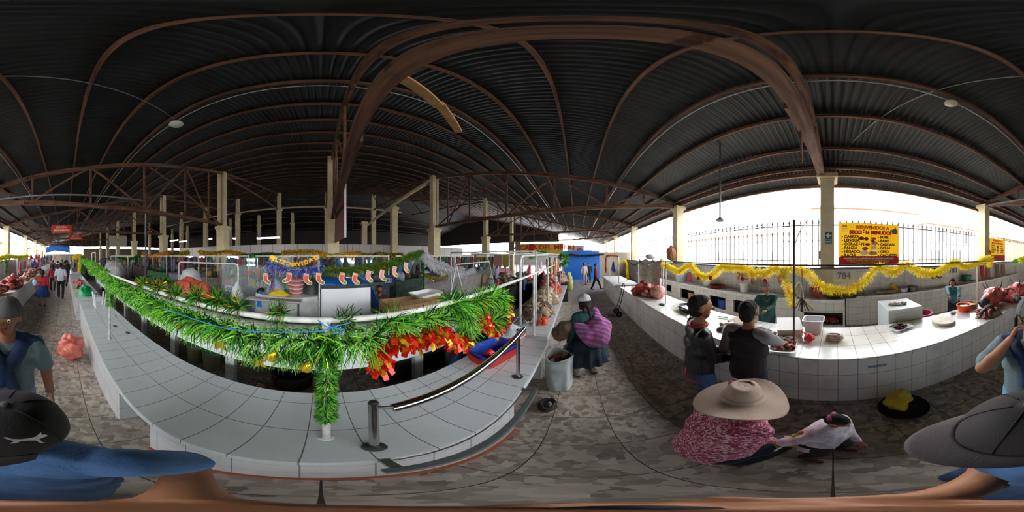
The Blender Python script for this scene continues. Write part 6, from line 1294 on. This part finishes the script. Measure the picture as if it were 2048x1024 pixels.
# dark hooves and skull pieces
lumps((-2.55, -1.83, ZM), (.24, .17, .10), 24, .075, [m_muz, m_hide2, m_skinhide, m_flesh2], 'tangle of dark hooves and snouts at the foot of the cream post', 'hoof_pile', 'meat', sd=20, elong=1.5)
def cow_head(c, yaw, s, lab, pitch=0, horn=True, dark=.3, roll=0):
    t = thing('cow_head', lab, 'meat', c); M = Matrix.Rotation(R(yaw), 3, 'Z')@Matrix.Rotation(R(pitch), 3, 'Y')@Matrix.Rotation(R(roll), 3, 'X'); c = Vector(c)
    f = lambda x, y, z: c+M@Vector((x, y, z))*s+Vector((0, 0, .13*s)); fw = M@Vector((0, 0, 1)); g = MB()
    capsule(g, f(-.14, .05, .04), .12*s, f(-.14, -.05, .04), .12*s); capsule(g, f(-.10, 0, .03), .125*s, f(.14, 0, .0), .085*s, .9, fw); capsule(g, f(-.02, 0, -.06), .09*s, f(.14, 0, -.04), .065*s)
    for sd in (1, -1): capsule(g, f(-.06, .08*sd, .09), .04*s, f(-.02, .075*sd, .07), .03*s); capsule(g, f(-.15, .07*sd, -.04), .08*s, f(-.03, .06*sd, -.07), .06*s)
    remeshed(g, 'skull', m_flesh, t, .012, 2, .012, 14)
    g = MB(); capsule(g, f(.15, 0, -.005), .082*s, f(.235, 0, -.02), .072*s, .95, fw); capsule(g, f(.17, 0, -.055), .06*s, f(.22, 0, -.06), .05*s); o = remeshed(g, 'muzzle', m_muz, t, .010, 2, .006, 20)
    for sd in (1, -1): g = MB(); g.ball(f(.295, .032*sd, .0), (.014*s, .018*s, .014*s), 8, 6); g.build('nostril', m_black, o, True)
    for sd in (1, -1):
        g = MB(); g.ball(f(-.015, .105*sd, .065), .022*s, 10, 8); g.build('eye', m_muz, t, True)
        if horn: g = MB(); P = [f(-.2-.03*k/6, (.09+.10*sin(k/6*1.5))*sd, .1+.16*(k/6)**1.3) for k in range(7)]; g.tube(P, .02, 8, rs=[.028*s*(1-k/7) for k in range(7)]); g.build('horn', m_horn, t, True)
        g = MB(); capsule(g, f(-.19, .11*sd, .05), .03*s, f(-.24, .19*sd, .03), .016*s, .5); remeshed(g, 'ear', m_hide2, t, .010, 1)
    return t
cow_head((-3.05, -2.13, ZM), 10, 1.45, 'skinned cow head lying sideways, dark muzzle towards the aisle side', roll=14)
cow_head((-3.75, -2.3, ZM), 170, 1.25, 'skinned cow head with an upturned horn, behind the sideways one')
cow_head((-3.62, -1.86, ZM), 62, 1.2, 'skinned cow head facing the camera with a pale muzzle on the counter edge', horn=False)
cow_head((-4.55, -1.95, ZM), 150, 1.35, 'big skinned cow head furthest along, with blue-white paper on it')
lumps((-4.6, -2.35, ZM), (.5, .2, .16), 50, .08, [m_fat, m_tripe, m_flesh], 'heap of pinkish offal behind the skinned cow heads', sd=21)
lumps((-6.0, -2.05, ZM), (.7, .35, .34), 46, .17, [m_flesh2, m_flesh], 'large heap of deep red beef on the counter at the start of the aisle', sd=22)
lumps((-7.6, -2.0, ZM), (.5, .3, .14), 44, .08, [pm('yellow_fat', srgb('#b98a45'), .5), m_fat], 'heap of yellowish fat and tripe further along the window side', sd=23)
lumps((-9.2, -2.05, ZM), (.6, .3, .3), 50, .11, [m_fat, m_hide2], 'tall heap of pale skins by the hanging card along the window side', sd=24)
lumps((-11.5, -2.05, ZM), (1.0, .3, .35), 60, .13, [m_hide2, m_flesh2, m_fat], 'dark brown heap of meat far along the window side counter', sd=25)
g = MB(); g.tube([(-4.35+.05*cos(a), -1.95+.05*sin(a), ZM+.34) for a in [2*pi*i/16 for i in range(16)]], .02, 8, closed=True); tag(g.build('tape_roll', m_foam, smooth=True), 'white paper roll lying on the furthest cow head', 'paper roll')
g = MB(); g.span((-8.35, -2.06, 1.30), (-8.0, -2.04, 1.72)); tag(g.build('cardboard_sign', m_card_b), 'plain brown cardboard hanging over the window side counter down the aisle', 'sign')
for i_, x_ in enumerate((-7.4, -8.9)): garment((x_, -2.1, 1.45), .2, .55, m_flesh, ['red meat strip hanging over the window side counter, nearer one', 'red meat strip hanging over the window side counter, farther one'][i_], name='hanging_meat', cat='meat')
# rack of hanging red meat down the aisle, bags and shapes beyond
g = MB(); g.tube([(-9.6, -2.9, 1.98), (-12.6, -2.9, 2.02)], .02, 6); tag(g.build('hanging_rod', m_wpipe, smooth=True), 'rod carrying the red meat pieces over the window side stalls', 'rod')
for i_ in range(12): x_ = -9.75-.24*i_; g = MB(); g.ball((x_, -2.9, 1.86), (.09, .06, .13), 10, 8, nz=.25, sd=i_); tag(g.build('meat_piece', m_flesh, smooth=True), 'red meat piece hanging in a row on the rod over the window side stalls', 'meat', 'meat pieces in a row on the rod')
for p_ in ((-9.6, -2.9), (-12.6, -2.9)): pole(p_[0], p_[1], 0, 2.0, 'upright carrying the meat rod, '+('nearer one' if p_[0] > -10 else 'farther one'), .02)

# ---- back counter of the meat stall
ZB = .855
def on_back(px, py, y=-4.35): c = at(px, py, Y=y); c.z = ZB; return c
c = on_back(1362, 545); tub(c, .26, .36, pm('pale_blue_pl', srgb('#b9c4dc'), .5), 'large pale lilac bucket on the back counter below the yellow tinsel', 'bucket', 'bucket', .85)
c = on_back(1379, 560, -4.32); garment((c.x+.0, -4.3, 1.15), .24, .4, pm('crimson_bag', srgb('#b81f38'), .4), 'crimson bag hanging beside the pale lilac bucket', name='hanging_bag', cat='bag')
c = on_back(1408, 570, -4.3); g = MB(); g.box((c.x, -4.45, ZB+.22), (.34, .05, .46), M=Euler((.25, .25, 0)).to_matrix(), bev=.008); tag(g.build('chopping_board', m_foam), 'white board leaning at a slant on the back counter', 'chopping board')
c = on_back(1431, 577); tub((c.x, -4.4, ZB), .26, .10, pm('maroon_pl', srgb('#7d2424'), .4), 'wide dark red basin on the back counter left of the white bucket', 'basin', 'basin')
c = on_back(1487, 580); tub((c.x, -4.42, ZB), .16, .32, m_whitepl, 'white bucket with a red lid on the back counter behind the card 785', 'bucket', 'bucket', .9, False, lid=m_redpl)
for i_, (px, w_, h_, mm, lab) in enumerate(((1500, .14, .5, m_fat, 'long pale pink meat strip hanging by the white bucket'), (1517, .3, .6, pm('beige_cloth', srgb('#a09584'), .8), 'beige cloth hanging behind the vendor in green'), (1556, .12, .34, m_orange, 'orange cloth strip hanging near the middle post'))):
    c = at(px, 560, Y=-4.5); garment((c.x, -4.62, 1.33), w_, h_, mm, lab)
c = on_back(1632, 597); crumple_bag((c.x, -4.42, ZB), .26, .34, pm('brick_red_sack', srgb('#93382e'), .6), 'brick red sack slumped on the back counter right of the middle post', 51, (-.1, 0, .4), .015)
c = on_back(1600, 590, -4.3); crumple_bag((c.x, -4.3, ZB), .12, .3, m_wbag, 'small white bag leaning on the brick red sack', 52, (0, 0, .36))
for i_, (px, lab) in enumerate(((1668, 'dark pan with rope handle on the back counter behind the card 784'), (1700, 'second dark pan on the back counter below the poster'))):
    c = on_back(px, 590); tub((c.x, -4.42, ZB), .2, .07, m_dkmetal, lab, 'pan', 'pan', .9)
c = on_back(1718, 588); g = MB(); g.box((c.x, -4.45, ZB+.12), (.4, .04, .26), M=Euler((.3, 0, .2)).to_matrix()); tag(g.build('board', m_conc), 'grey board leaning on the back counter by the two dark pans', 'board')
ZC = .885
for (px, lab, r, h, mm) in ((1808, 'pale enamel bowl on the back counter near the yellow sponge', .14, .12, m_whitepl), (1826, 'grey pot on the back counter beside the enamel bowl', .15, .14, m_steel)):
    c = at(px, 578, Y=-4.52); tub((c.x, -4.55, ZC), r, h, mm, lab, 'pot', 'pot', .8)
c = at(1790, 570, Y=-4.52); g = MB(); g.box((c.x, -4.6, ZC+.14), (.16, .05, .26), M=Euler((.3, .5, 0)).to_matrix(), bev=.01); tag(g.build('sponge', m_yelpl), 'yellow sponge block leaning behind the enamel bowl', 'sponge')
c = at(1770, 585, Y=-4.5); g = MB(); capsule(g, (c.x-.3, -4.5, ZC+.06), .055, (c.x+.22, -4.5, ZC+.06), .06); tag(remeshed(g, 'cloth_roll', pm('grey_towel', srgb('#8c8474'), .9), None, .015, 2, .012, 12), 'rolled grey-brown cloth lying on the back counter', 'cloth')
c = at(1872, 560, Y=-4.64); garment((c.x, -4.62, 1.42), .42, .34, pm('dark_green_cloth', srgb('#173c2e'), .85), 'dark green cloth hanging on the wall left of the teal vendor')
c = at(1934, 560, Y=-4.5); tub((c.x, -4.52, 1.0), .2, .22, m_greenpl, 'green plastic tub on the wall shelf behind the teal vendor', 'tub', 'tub'); g = MB(); g.span((c.x-.3, -4.71, .965), (c.x+.3, -4.3, .995)); tag(g.build('shelf', m_conc), 'small shelf carrying the green plastic tub', 'shelf')
for i_, (px, mm, lab) in enumerate(((1966, m_pred, 'red board leaning on the wall ledge, first of the row by the cream post'), (1977, m_woodb, 'tall wooden board leaning right of the red board'), (1996, m_woodb, 'wide wooden board in the row against the wall'), (2008, m_woodb, 'last wooden board in the row against the wall'))):
    c = at(px, 540, Y=-4.6); g = MB(); g.box((c.x, -4.62, ZC+.35), (.28 if i_ else .22, .04, .62), M=Euler((.1, 0, 0)).to_matrix(), bev=.01); tag(g.build('leaning_board', mm), lab, 'board')
# things in the openings
for i_, (x_, mm, lab, r) in enumerate(((2.55, m_redpl, 'red and white bucket in the opening behind the raglan boy', .22), (3.5, m_bluepl, 'blue tub inside a dark opening of the back counter', .2), (5.1, m_fat, 'pale sack in a far opening of the back counter', .22))):
    tub((x_, -4.42, .0), r, .48, mm, lab, 'bucket', 'bucket', .85, False, lid=m_whitepl if i_ == 0 else None)
lumps((.22, -4.42, .1), (.35, .12, .12), 16, .1, [m_hide2, m_redpl, pm('rust_cloth', srgb('#a1502d'), .8)], 'rust coloured bundles inside the wide dark opening', 'bundle', 'bundle', sd=26)
# hanging feather duster at the middle post, white plastic bag
g = MB(); c = at(1604, 612, Y=-1.9)
for k in range(7): a = (k-3)*.16; g.bar(c+Vector((0, 0, .10)), c+Vector((a*.28, .02*(k % 2), -.07+abs(a)*.06)), .028, .006)
g.tube([c+Vector((0, 0, .10)), c+Vector((.0, 0, .46))], .004, 5); tag(g.build('brush', m_hide2), 'brown splayed brush hanging on a string from the middle post', 'brush')
g = MB(); c = at(1598, 578, Y=-2.0); capsule(g, c+Vector((0, 0, .05)), .03, c, .055); capsule(g, c, .05, c+Vector((-.03, 0, -.09)), .03); tag(remeshed(g, 'plastic_bag', m_wbag, None, .008, 1, .012, 20), 'small white bag hanging behind the brown brush', 'bag')
garment(at(1320, 567, Y=-2.05), .09, .28, m_foam, 'white and dark brush hanging from the left end of the yellow tinsel rail', name='hanging_brush', cat='brush')
# cow stomach curtain by the far rail, far meat
g = MB(); g.grid(lambda u, v: (4.6+1.9*u, -2.62+.05*sin(9*u)+.04*noise.noise(Vector((u*7, v*3, 1))), 1.88-.08*sin(3*pi*u)**2-(.95+.18*sin(7*u)+.1*noise.noise(Vector((u*5, 0, 3))))*v), 44, 12, thick=.012); tag(g.build('hanging_hide', pm('pale_hide', srgb('#c7bba8'), .8, col2=srgb('#a89c88'), nscale=8), smooth=True), 'large pale hides hanging over the far end of the meat counter', 'hide')
g = MB(); g.tube([(4.5, -2.62, 1.885), (6.6, -2.62, 1.885)], .012, 6); tag(g.build('hanging_rod', m_wpipe, smooth=True), 'rod from which the large pale hides hang', 'rod')
for x_ in (4.5, 6.6): pole(x_, -2.62, 0, 1.9, 'pole holding the rod of pale hides, '+('nearer one' if x_ < 5 else 'by the blue wall'), .014)
g = MB(); g.ball((5.4, -2.62, 1.98), (.2, .2, .10), 16, 10); tag(g.build('basin_upturned', m_whitepl, smooth=True), 'white basin turned over on the rod of pale hides', 'basin')
# hand cart
t = thing('hand_cart', 'dark metal hand cart parked against the meat counter', 'cart', (5.1, -1.33, 0)); m_cart = pm('cart_metal', srgb('#4f5654'), .5, .5)
for s_ in (1, -1): g = MB(); g.tube([(5.1+.13*s_, -1.2, .02), (5.1+.12*s_, -1.38, .5), (5.1+.11*s_, -1.5, 1.0)], .014, 8); g.build('side_tube', m_cart, t, True)
g = MB(); g.tube([(5.1+.11*cos(a), -1.5, 1.0+.10*sin(a)) for a in [pi*i/10 for i in range(11)]], .014, 8); g.build('handle', m_cart, t, True)
for z_ in (.25, .5, .78): g = MB(); g.tube([(4.97, -1.2-.3*z_, z_), (5.23, -1.2-.3*z_, z_)], .01, 6); g.build('crossbar', m_cart, t, True)
for s_ in (1, -1): g = MB(); g.tube([(5.1+.2*s_-.02, -1.3+.0, .10), (5.1+.2*s_+.02, -1.3, .10)], .10, 20); w_ = g.build('wheel', m_black, t, True, ang=40); g = MB(); g.cyl((5.1+.2*s_-.025, -1.3, .10), (5.1+.2*s_+.025, -1.3, .10), .03, .03, 10); g.build('hub', m_steel, w_, True)
g = MB(); g.span((4.95, -1.2, .0), (5.25, -.98, .012)); g.build('toe_plate', m_cart, t)

# ---- skin counter and stalls towards the blue wall
def strips(c, ext, n, mats, lab, sd, L=.35, r=.013, name='skin_heap', cat='hides', kind='stuff'):
    rnd = random.Random(sd); g = MB(); c = Vector(c)
    for i in range(n):
        a = rnd.uniform(0, 6.28); q = sqrt(rnd.random()); x, y = ext[0]*q*cos(a), ext[1]*q*sin(a); h = ext[2]*(1-q*q); b = rnd.uniform(0, 6.28); P = []
        for k in range(7):
            s_ = (k-3)/6*L; P.append(c+Vector((x+s_*cos(b)+.04*sin(k*1.3+i), y+s_*sin(b)*.6+.03*cos(k*1.1+i), max(.012, h*rnd.uniform(.75, 1.05)-(k-3)**2*.006))))
        g.mat(rnd.randrange(len(mats))); g.tube(P, r*rnd.uniform(.6, 1.5), 5, flat=.5)
    o = g.build(name, mats, None, True); return tag(o, lab, cat, kind=kind)
lumps((3.3, .85, ZT), (.5, .3, .2), 40, .13, [m_skinhide, m_hide2], 'brown folded hides at the near end of the skin counter', 'hides', 'hides', sd=30)
strips((3.3, .82, ZT+.05), (.5, .3, .26), 220, [m_skinhide, m_hide2, pm('pale_strip', srgb('#cdbb9c'), .7)], 'tangled tan strips of skin over the brown hides', 31)
lumps((4.35, .85, ZT), (.6, .33, .3), 40, .15, [m_skinhide, pm('pale_strip', srgb('#cdbb9c'), .7)], 'big pale tan heap of skins in the middle of the skin counter', 'hides', 'hides', sd=32)
strips((4.35, .85, ZT+.06), (.6, .3, .36), 260, [m_skinhide, pm('pale_strip', srgb('#cdbb9c'), .7)], 'tangle of pale skin strips topping the middle heap', 33)
lumps((5.6, .85, ZT), (.45, .3, .22), 40, .09, [m_orange, pm('rust_meat', srgb('#b5582c'), .6), m_flesh], 'orange-brown heap at the far end of the skin counter', 'meat_pile', 'meat', sd=34)
lumps((2.9, .62, ZT), (.2, .12, .04), 14, .07, [m_flesh, m_orange], 'reddish pieces at the near corner of the skin counter', sd=35)
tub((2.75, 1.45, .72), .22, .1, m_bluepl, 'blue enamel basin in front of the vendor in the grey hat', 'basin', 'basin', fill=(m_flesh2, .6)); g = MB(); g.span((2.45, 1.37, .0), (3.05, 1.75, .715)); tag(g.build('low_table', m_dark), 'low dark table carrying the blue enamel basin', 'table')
for (px, py, Y, w_, h_, mm, lab, cat) in ((1066, 575, 1.9, .34, .85, pm('pink_bag', srgb('#c9586a'), .5), 'long pink bag hanging at the left of the white hooked frame', 'bag'), (1087, 560, 1.3, .3, .8, pm('red_meat_strips', srgb('#c22f33'), .5), 'bunch of bright red strips hanging above the skins', 'meat'), (1049, 568, 2.0, .16, .5, pm('azure', srgb('#2b82c9'), .5), 'azure plastic hanging beside the long pink bag', 'bag'), (1044, 570, 2.1, .16, .6, pm('scarlet', srgb('#d23a32'), .5), 'scarlet bag hanging just left of the azure plastic', 'bag'),
        (1082, 530, 2.0, .4, .4, pm('lilac_bag', srgb('#b9b0c4'), .5), 'pale lilac cap-shaped bag hanging under the green tinsel arch', 'bag'), (1042, 526, 2.6, .3, .4, pm('red_green_bunch', srgb('#b43c3c'), .6, col2=srgb('#4e7a3a'), nscale=14), 'red and green bunch of goods hanging behind the hooked frame', 'goods'), (1056, 545, 2.3, .36, .5, pm('rose_net', srgb('#b58a98'), .7), 'rose coloured net bags hanging behind the long pink bag', 'bag'), (1120, 560, 1.0, .3, .6, pm('red_white_pieces', srgb('#b9504a'), .6, col2=srgb('#d8c8bd'), nscale=16), 'red and white goods hanging in the stall beyond the skins', 'goods'), (1103, 548, 1.4, .3, .5, pm('dark_goods', srgb('#3c3b46'), .7), 'dark bundle hanging behind the three white poles', 'goods'), (1137, 556, .75, .16, .8, pm('patterned_cloth', srgb('#9c5a62'), .8, col2=srgb('#b7a7b5'), nscale=22), 'patterned cloth hanging at the corner of the stall beyond the skins', 'cloth')):
    c = at(px, py, Y=Y); o_ = garment(c, w_, h_, mm, lab, name='hanging_goods', cat=cat); yr = min((.75, 1.25, 2.05, 2.6), key=lambda q: abs(q-Y)); g = MB(); g.tube([(c.x, Y, c.z+h_*.4), (c.x, yr, 2.06)], .004, 4); g.build('cord', m_whitepl, o_)
mats0 = [m_redpl, m_greenpl, m_yelpl, m_bluepl]
t = thing('display_rack', 'white rack of parallel rods above the goods hanging around the skin counter', 'frame', (4.5, 1.6, 0))
for yr in (.75, 1.25, 2.05, 2.6): g = MB(); g.tube([(2.7, yr, 2.06), (6.8, yr, 2.06)], .011, 6); g.build('rod', m_wpipe, t, True)
for xr in (2.72, 6.78):
    g = MB(); g.tube([(xr, .7, 2.08), (xr, 2.65, 2.08)], .014, 6); g.build('crossbar', m_wpipe, t, True)
    for yr in (.7, 2.65): g = MB(); g.tube([(xr, yr, ZT+.004 if yr < 1.3 else 0), (xr, yr, 2.08)], .016, 8); g.build('post', m_wpipe, t, True)
for i_, (px, py, X, w_, mm, lab) in enumerate(((1100, 585, 6.0, .5, m_flesh, 'reddish goods heaped on the stall behind the white poles'), (1120, 575, 7.2, .5, m_fat, 'pale goods heaped on the stall nearest the blue wall'), (1075, 540, 6.5, .8, m_muz, 'dark goods piled on the stall under the tinsel arch'), (1045, 530, 6.5, .8, m_greenpl, 'green goods piled on the stall left of the tinsel arch'), (1005, 545, 6.0, .9, m_hide2, 'brown goods piled on the stall behind the violet cloth'))):
    c = at(px, py, X=X); c.z = 1.0; lumps((c.x, c.y, .842), (w_*.5, w_*.6, .5), 44, .13, [mm, m_tripe], lab, 'goods_pile', 'goods', sd=60+i_)
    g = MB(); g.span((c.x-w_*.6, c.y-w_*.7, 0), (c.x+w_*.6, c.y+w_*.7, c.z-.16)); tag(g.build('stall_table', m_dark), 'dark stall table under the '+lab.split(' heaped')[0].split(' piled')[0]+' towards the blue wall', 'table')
g = MB(); capsule(g, (9.2, .4, .22), .2, (9.2, .42, .75), .17); capsule(g, (9.2, .42, .8), .1, (9.22, .46, .98), .13); tag(remeshed(g, 'sack', pm('lime_bag', srgb('#b7c25a'), .5, col2=srgb('#d8d39a'), nscale=9), None, .02, 2, .04, 9), 'tall yellowish sack of goods standing in the aisle before the blue wall', 'sack')
rr_ = random.Random(12)
for k in range(14):
    x_ = 4.2+.28*k; y_ = rr_.choice((.75, 1.25)); garment((x_, y_, rr_.uniform(1.5, 1.75)), rr_.uniform(.12, .24), rr_.uniform(.3, .55), rr_.choice([m_flesh, m_fat, m_tripe, mats0[k % 4]]), 'small bag or cut of meat hanging from the white rack beyond the skins', grp='small goods hanging from the white rack', name='hanging_goods', cat='goods')
# blue wall neighbours: arch rack, banners
frame_u(6.7, 8.6, -1.75, .842, 1.95, 'small tube arch with orange tinsel on the far counter block', .02)
c = at(1227, 532, X=7.8); garment(c, .5, .5, pm('blue_dark_goods', srgb('#20508f'), .6), 'dark blue goods hanging in the orange tinsel arch', name='hanging_goods', cat='goods')
p, q = at(1040, 488, X=15), at(1127, 511, X=15); t = thing('menu_banner', 'long yellow restaurant banner with red lettering above the far stalls', 'banner', (15, (p.y+q.y)/2, q.z)); g = MB(); g.span((15, q.y, q.z), (15.04, p.y, p.z)); g.build('sheet', pm('banner_yellow', srgb('#e6b93c'), .6), t)
cy = (p.y+q.y)/2; hh = p.z-q.z; text_mesh('LA CASA DEL MENÚ', hh*.55, m_pred, t, face_M((14.99, cy, q.z+hh*.66), (0, -1, 0)), 'lettering', .02, sx=1.12); text_mesh('BRANDON', hh*.2, m_pdark, t, face_M((14.99, cy, q.z+hh*.32), (0, -1, 0)), 'lettering', .01)
p2 = at(1058, 488, X=14.9); g = MB(); g.span((14.9, p2.y-.45, p2.z-.95), (14.92, p2.y+.0, p2.z)); tag(g.build('red_flag', m_pred), 'plain red flag hanging in front of the long restaurant banner', 'flag')
p, q = at(1135, 491, X=15), at(1168, 509, X=15); t = thing('food_banner', 'smaller yellow and blue food banner above the blue wall', 'banner', (15, (p.y+q.y)/2, q.z)); g = MB(); g.span((15, q.y, q.z), (15.04, p.y, p.z)); g.build('sheet', pm('banner_yellow2', srgb('#e3cf52'), .6, col2=srgb('#7fa6c4'), nscale=1.3), t)
text_mesh('EL', (p.z-q.z)*.3, m_por, t, face_M((14.99, (p.y+q.y)/2+.1, (p.z+q.z)/2), (0, -1, 0)), 'lettering', .01)
g = MB(); g.ball((14.98, q.y+.4, (p.z+q.z)/2), (.01, .25, .18), 12, 8, nz=.3); g.build('food_picture', m_pred, t, True)
for yy_ in (5.2, 1.3, -1.0): g = MB(); g.bar((15.05, yy_, 0), (15.05, yy_, 3.2), .08, .08); tag(g.build('banner_pole', m_wpipe), {5.2: 'pale pole at the left end of the long restaurant banner', 1.3: 'pale pole between the two yellow banners', -1.0: 'pale pole at the right of the smaller food banner'}[yy_], 'pole')
t = thing('kiosk_shutter', 'grey-brown kiosk shutter pair beside the long restaurant banner', 'shutter', (13, 5.6, 1.8))
for a, b in ((1018, 1028), (1030, 1041)): p, q = at(a, 484, X=13), at(b, 508, X=13); g = MB(); g.span((13, q.y, q.z), (13.05, p.y, p.z)); g.build('panel', pm('shutter_brown', srgb('#7d7263'), .8), t)
for (a, b, y0, y1, col, lab) in ((988, 1003, 509, 533, '#c08a7a', 'pinkish notice board on the far stall right of the hall post'), (1005, 1017, 509, 533, '#a7a04e', 'olive notice board next to the pinkish one'), (941, 972, 507, 520, '#b89a6a', 'tan box panel left of the farther hall post')):
    p, q = at(a, y0, X=10), at(b, y1, X=10); g = MB(); g.span((10, q.y, q.z), (10.05, p.y, p.z)); tag(g.build('notice_board', pm('nb'+col, srgb(col), .7)), lab, 'board')
    g = MB(); g.bar((10.08, (p.y+q.y)/2, 0), (10.08, (p.y+q.y)/2, p.z), .06, .06); tag(g.build('board_post', m_steel), 'thin post holding the '+lab.split(' on ')[0].split(' next')[0].split(' left')[0], 'pole')
# ---- background stalls: rows of counters, hanging goods and wares deep in the hall
rnd = random.Random(5); cols = ['#4b4e55', '#6b5f58', '#7d8389', '#39424d', '#86705c', '#5a3f3f', '#9aa0a6', '#3e5a4a', '#6d6a8a', '#8f8478', '#b04a5a', '#3f7f9a', '#c9a23a', '#b9c4d4', '#4f8a5a']
mats_ = [pm('ware_'+c, srgb(c), .7, noise_amt=.5, nscale=7) for c in cols]; nb = 0
lane = {6: 'first', 7: 'second', 9: 'third', 11: 'fourth', 13: 'last'}
for Y in (6.2, 7.6, 10.5, 12.6):
    for k in range(-7, 5):
        x0 = k*2.7+(Y*7 % 2); t = thing('market_stall', 'dim market stall with hanging wares in the rows before the panel wall', 'stall', (x0, Y, 0), 'dim stalls before the panel wall')
        g = MB(); g.span((x0-1.2, Y-.35, 0), (x0+1.2, Y+.35, rnd.uniform(.85, 1.1))); g.build('counter', rnd.choice(mats_), t)
        g = MB(); [g.bar((x0+s_*1.2, Y-.3, 0), (x0+s_*1.2, Y-.3, 2.05), .04, .04) for s_ in (1,)]; g.build('post', m_wpipe, t); g = MB(); g.bar((x0-1.2, Y-.3, 2.0), (x0+1.2, Y-.3, 2.0), .04, .04); g.build('top_rail', m_wpipe, t)
        g = MB()
        for j in range(rnd.randint(7, 11)):
            g.mat(j % 3); xx = x0+rnd.uniform(-1.1, 1.1); w_ = rnd.uniform(.06, .16); h_ = rnd.uniform(.15, .45); g.ball((xx, Y-.3+rnd.uniform(-.1, .1), 1.95-h_), (w_, .08, h_), 8, 6, nz=.25, sd=j)
        ms = rnd.sample(mats_, 3); g.build('wares', ms, t, True)['kind'] = 'stuff'
        g = MB()
        for j in range(rnd.randint(8, 14)):
            g.mat(j % 3); xx = x0+rnd.uniform(-1.1, 1.1); s_ = rnd.uniform(.08, .2); g.ball((xx, Y+rnd.uniform(-.3, .25), 1.02+s_*.7), (s_, s_, s_*rnd.uniform(.8, 1.6)), 8, 6, nz=.3, sd=j)
        g.build('goods', rnd.sample(mats_, 3), t, True)['kind'] = 'stuff'
for k in range(8):
    x0 = -9.5-2.6*k; y0 = 2.6+.5*(k % 3); t = thing('market_stall', 'dim market stall in the rows left of the grey drop pipe', 'stall', (x0, y0, 0), 'dim stalls left of the drop pipe')
    g = MB(); g.span((x0-1.0, y0-.4, 0), (x0+1.0, y0+.4, 1.0)); g.build('counter', mats_[k % 10], t); g = MB()
    for j in range(12): g.mat(j % 3); s_ = rnd.uniform(.1, .22); g.ball((x0+rnd.uniform(-.9, .9), y0+rnd.uniform(-.3, .3), 1.0+s_+rnd.random()*.5), (s_, s_, s_), 8, 6, nz=.3, sd=j)
    g.build('goods', rnd.sample(mats_, 3), t, True)['kind'] = 'stuff'
for k in range(7):
    x0 = -13.5-2.7*k; y0 = -2.9; t = thing('market_stall', 'crowded stall far along the window side of the aisle', 'stall', (x0, y0, 0), 'crowded stalls far along the window side'); g = MB()
    for j in range(16): g.mat(j % 3); s_ = rnd.uniform(.1, .25); g.ball((x0+rnd.uniform(-1.1, 1.1), y0+rnd.uniform(-.3, .5), .9+s_+rnd.random()*.9), (s_, s_*.7, s_*1.3), 8, 6, nz=.3, sd=j)
    g.build('goods', [rnd.choice([m_flesh, m_hide2, m_redpl]), rnd.choice(mats_), rnd.choice([m_tripe, m_foam, m_bluepl])], t, True)['kind'] = 'stuff'
    g = MB(); g.span((x0-1.1, y0-.5, 0), (x0+1.1, y0+.4, .85)); g.build('counter', mats_[3], t)
g = MB(); g.grid(lambda u, v: (-16-(0 if u < .25 else 3.5*(u-.25)/.75), -1.9+2.4*v, (2.3+2.4*u if u < .25 else 2.9)+.15*sin(pi*v)+.1*noise.noise(Vector((u*4, v*4, 0)))), 16, 16, thick=.01); tag(g.build('tarpaulin', m_tarp, smooth=True), 'bright blue awning stretched over the stalls at the far end of the aisle', 'awning')
for k in range(5):
    x0 = -13.6-2.5*k; t = thing('market_stall', 'heaped dark stall on the hall side of the aisle beyond the second counter', 'stall', (x0, 1.15, 0), 'heaped stalls on the hall side of the aisle'); g = MB(); g.span((x0-1.1, .62, 0), (x0+1.1, 1.6, .85)); g.build('counter', mats_[k], t); g = MB()
    for j in range(18): g.mat(j % 3); s_ = rnd.uniform(.1, .22); g.ball((x0+rnd.uniform(-1, 1), 1.1+rnd.uniform(-.4, .4), .9+s_+rnd.random()*.9), (s_, s_*.8, s_*1.2), 8, 6, nz=.3, sd=j)
    g.build('goods', rnd.sample(mats_, 3), t, True)['kind'] = 'stuff'
for p_ in ((-16, -1.9), (-16, .5), (-19.5, -1.9), (-19.5, .5)): pole(p_[0], p_[1], 0, 2.4, 'thin pole holding up the bright blue awning, '+{(-16, -1.9): 'near window side', (-16, .5): 'near hall side', (-19.5, -1.9): 'far window side', (-19.5, .5): 'far hall side'}[p_])
for (x_, y_, mm, lab) in ((-15.8, -1.0, m_orange, 'orange garment hanging under the front of the blue awning'), (-15.8, -.4, m_tripe, 'beige garment hanging beside the orange one under the awning'), (-15.8, -1.5, mats_[4], 'brown garment hanging at the window end of the blue awning')): garment((x_, y_, 1.95), .35, .55, mm, lab)
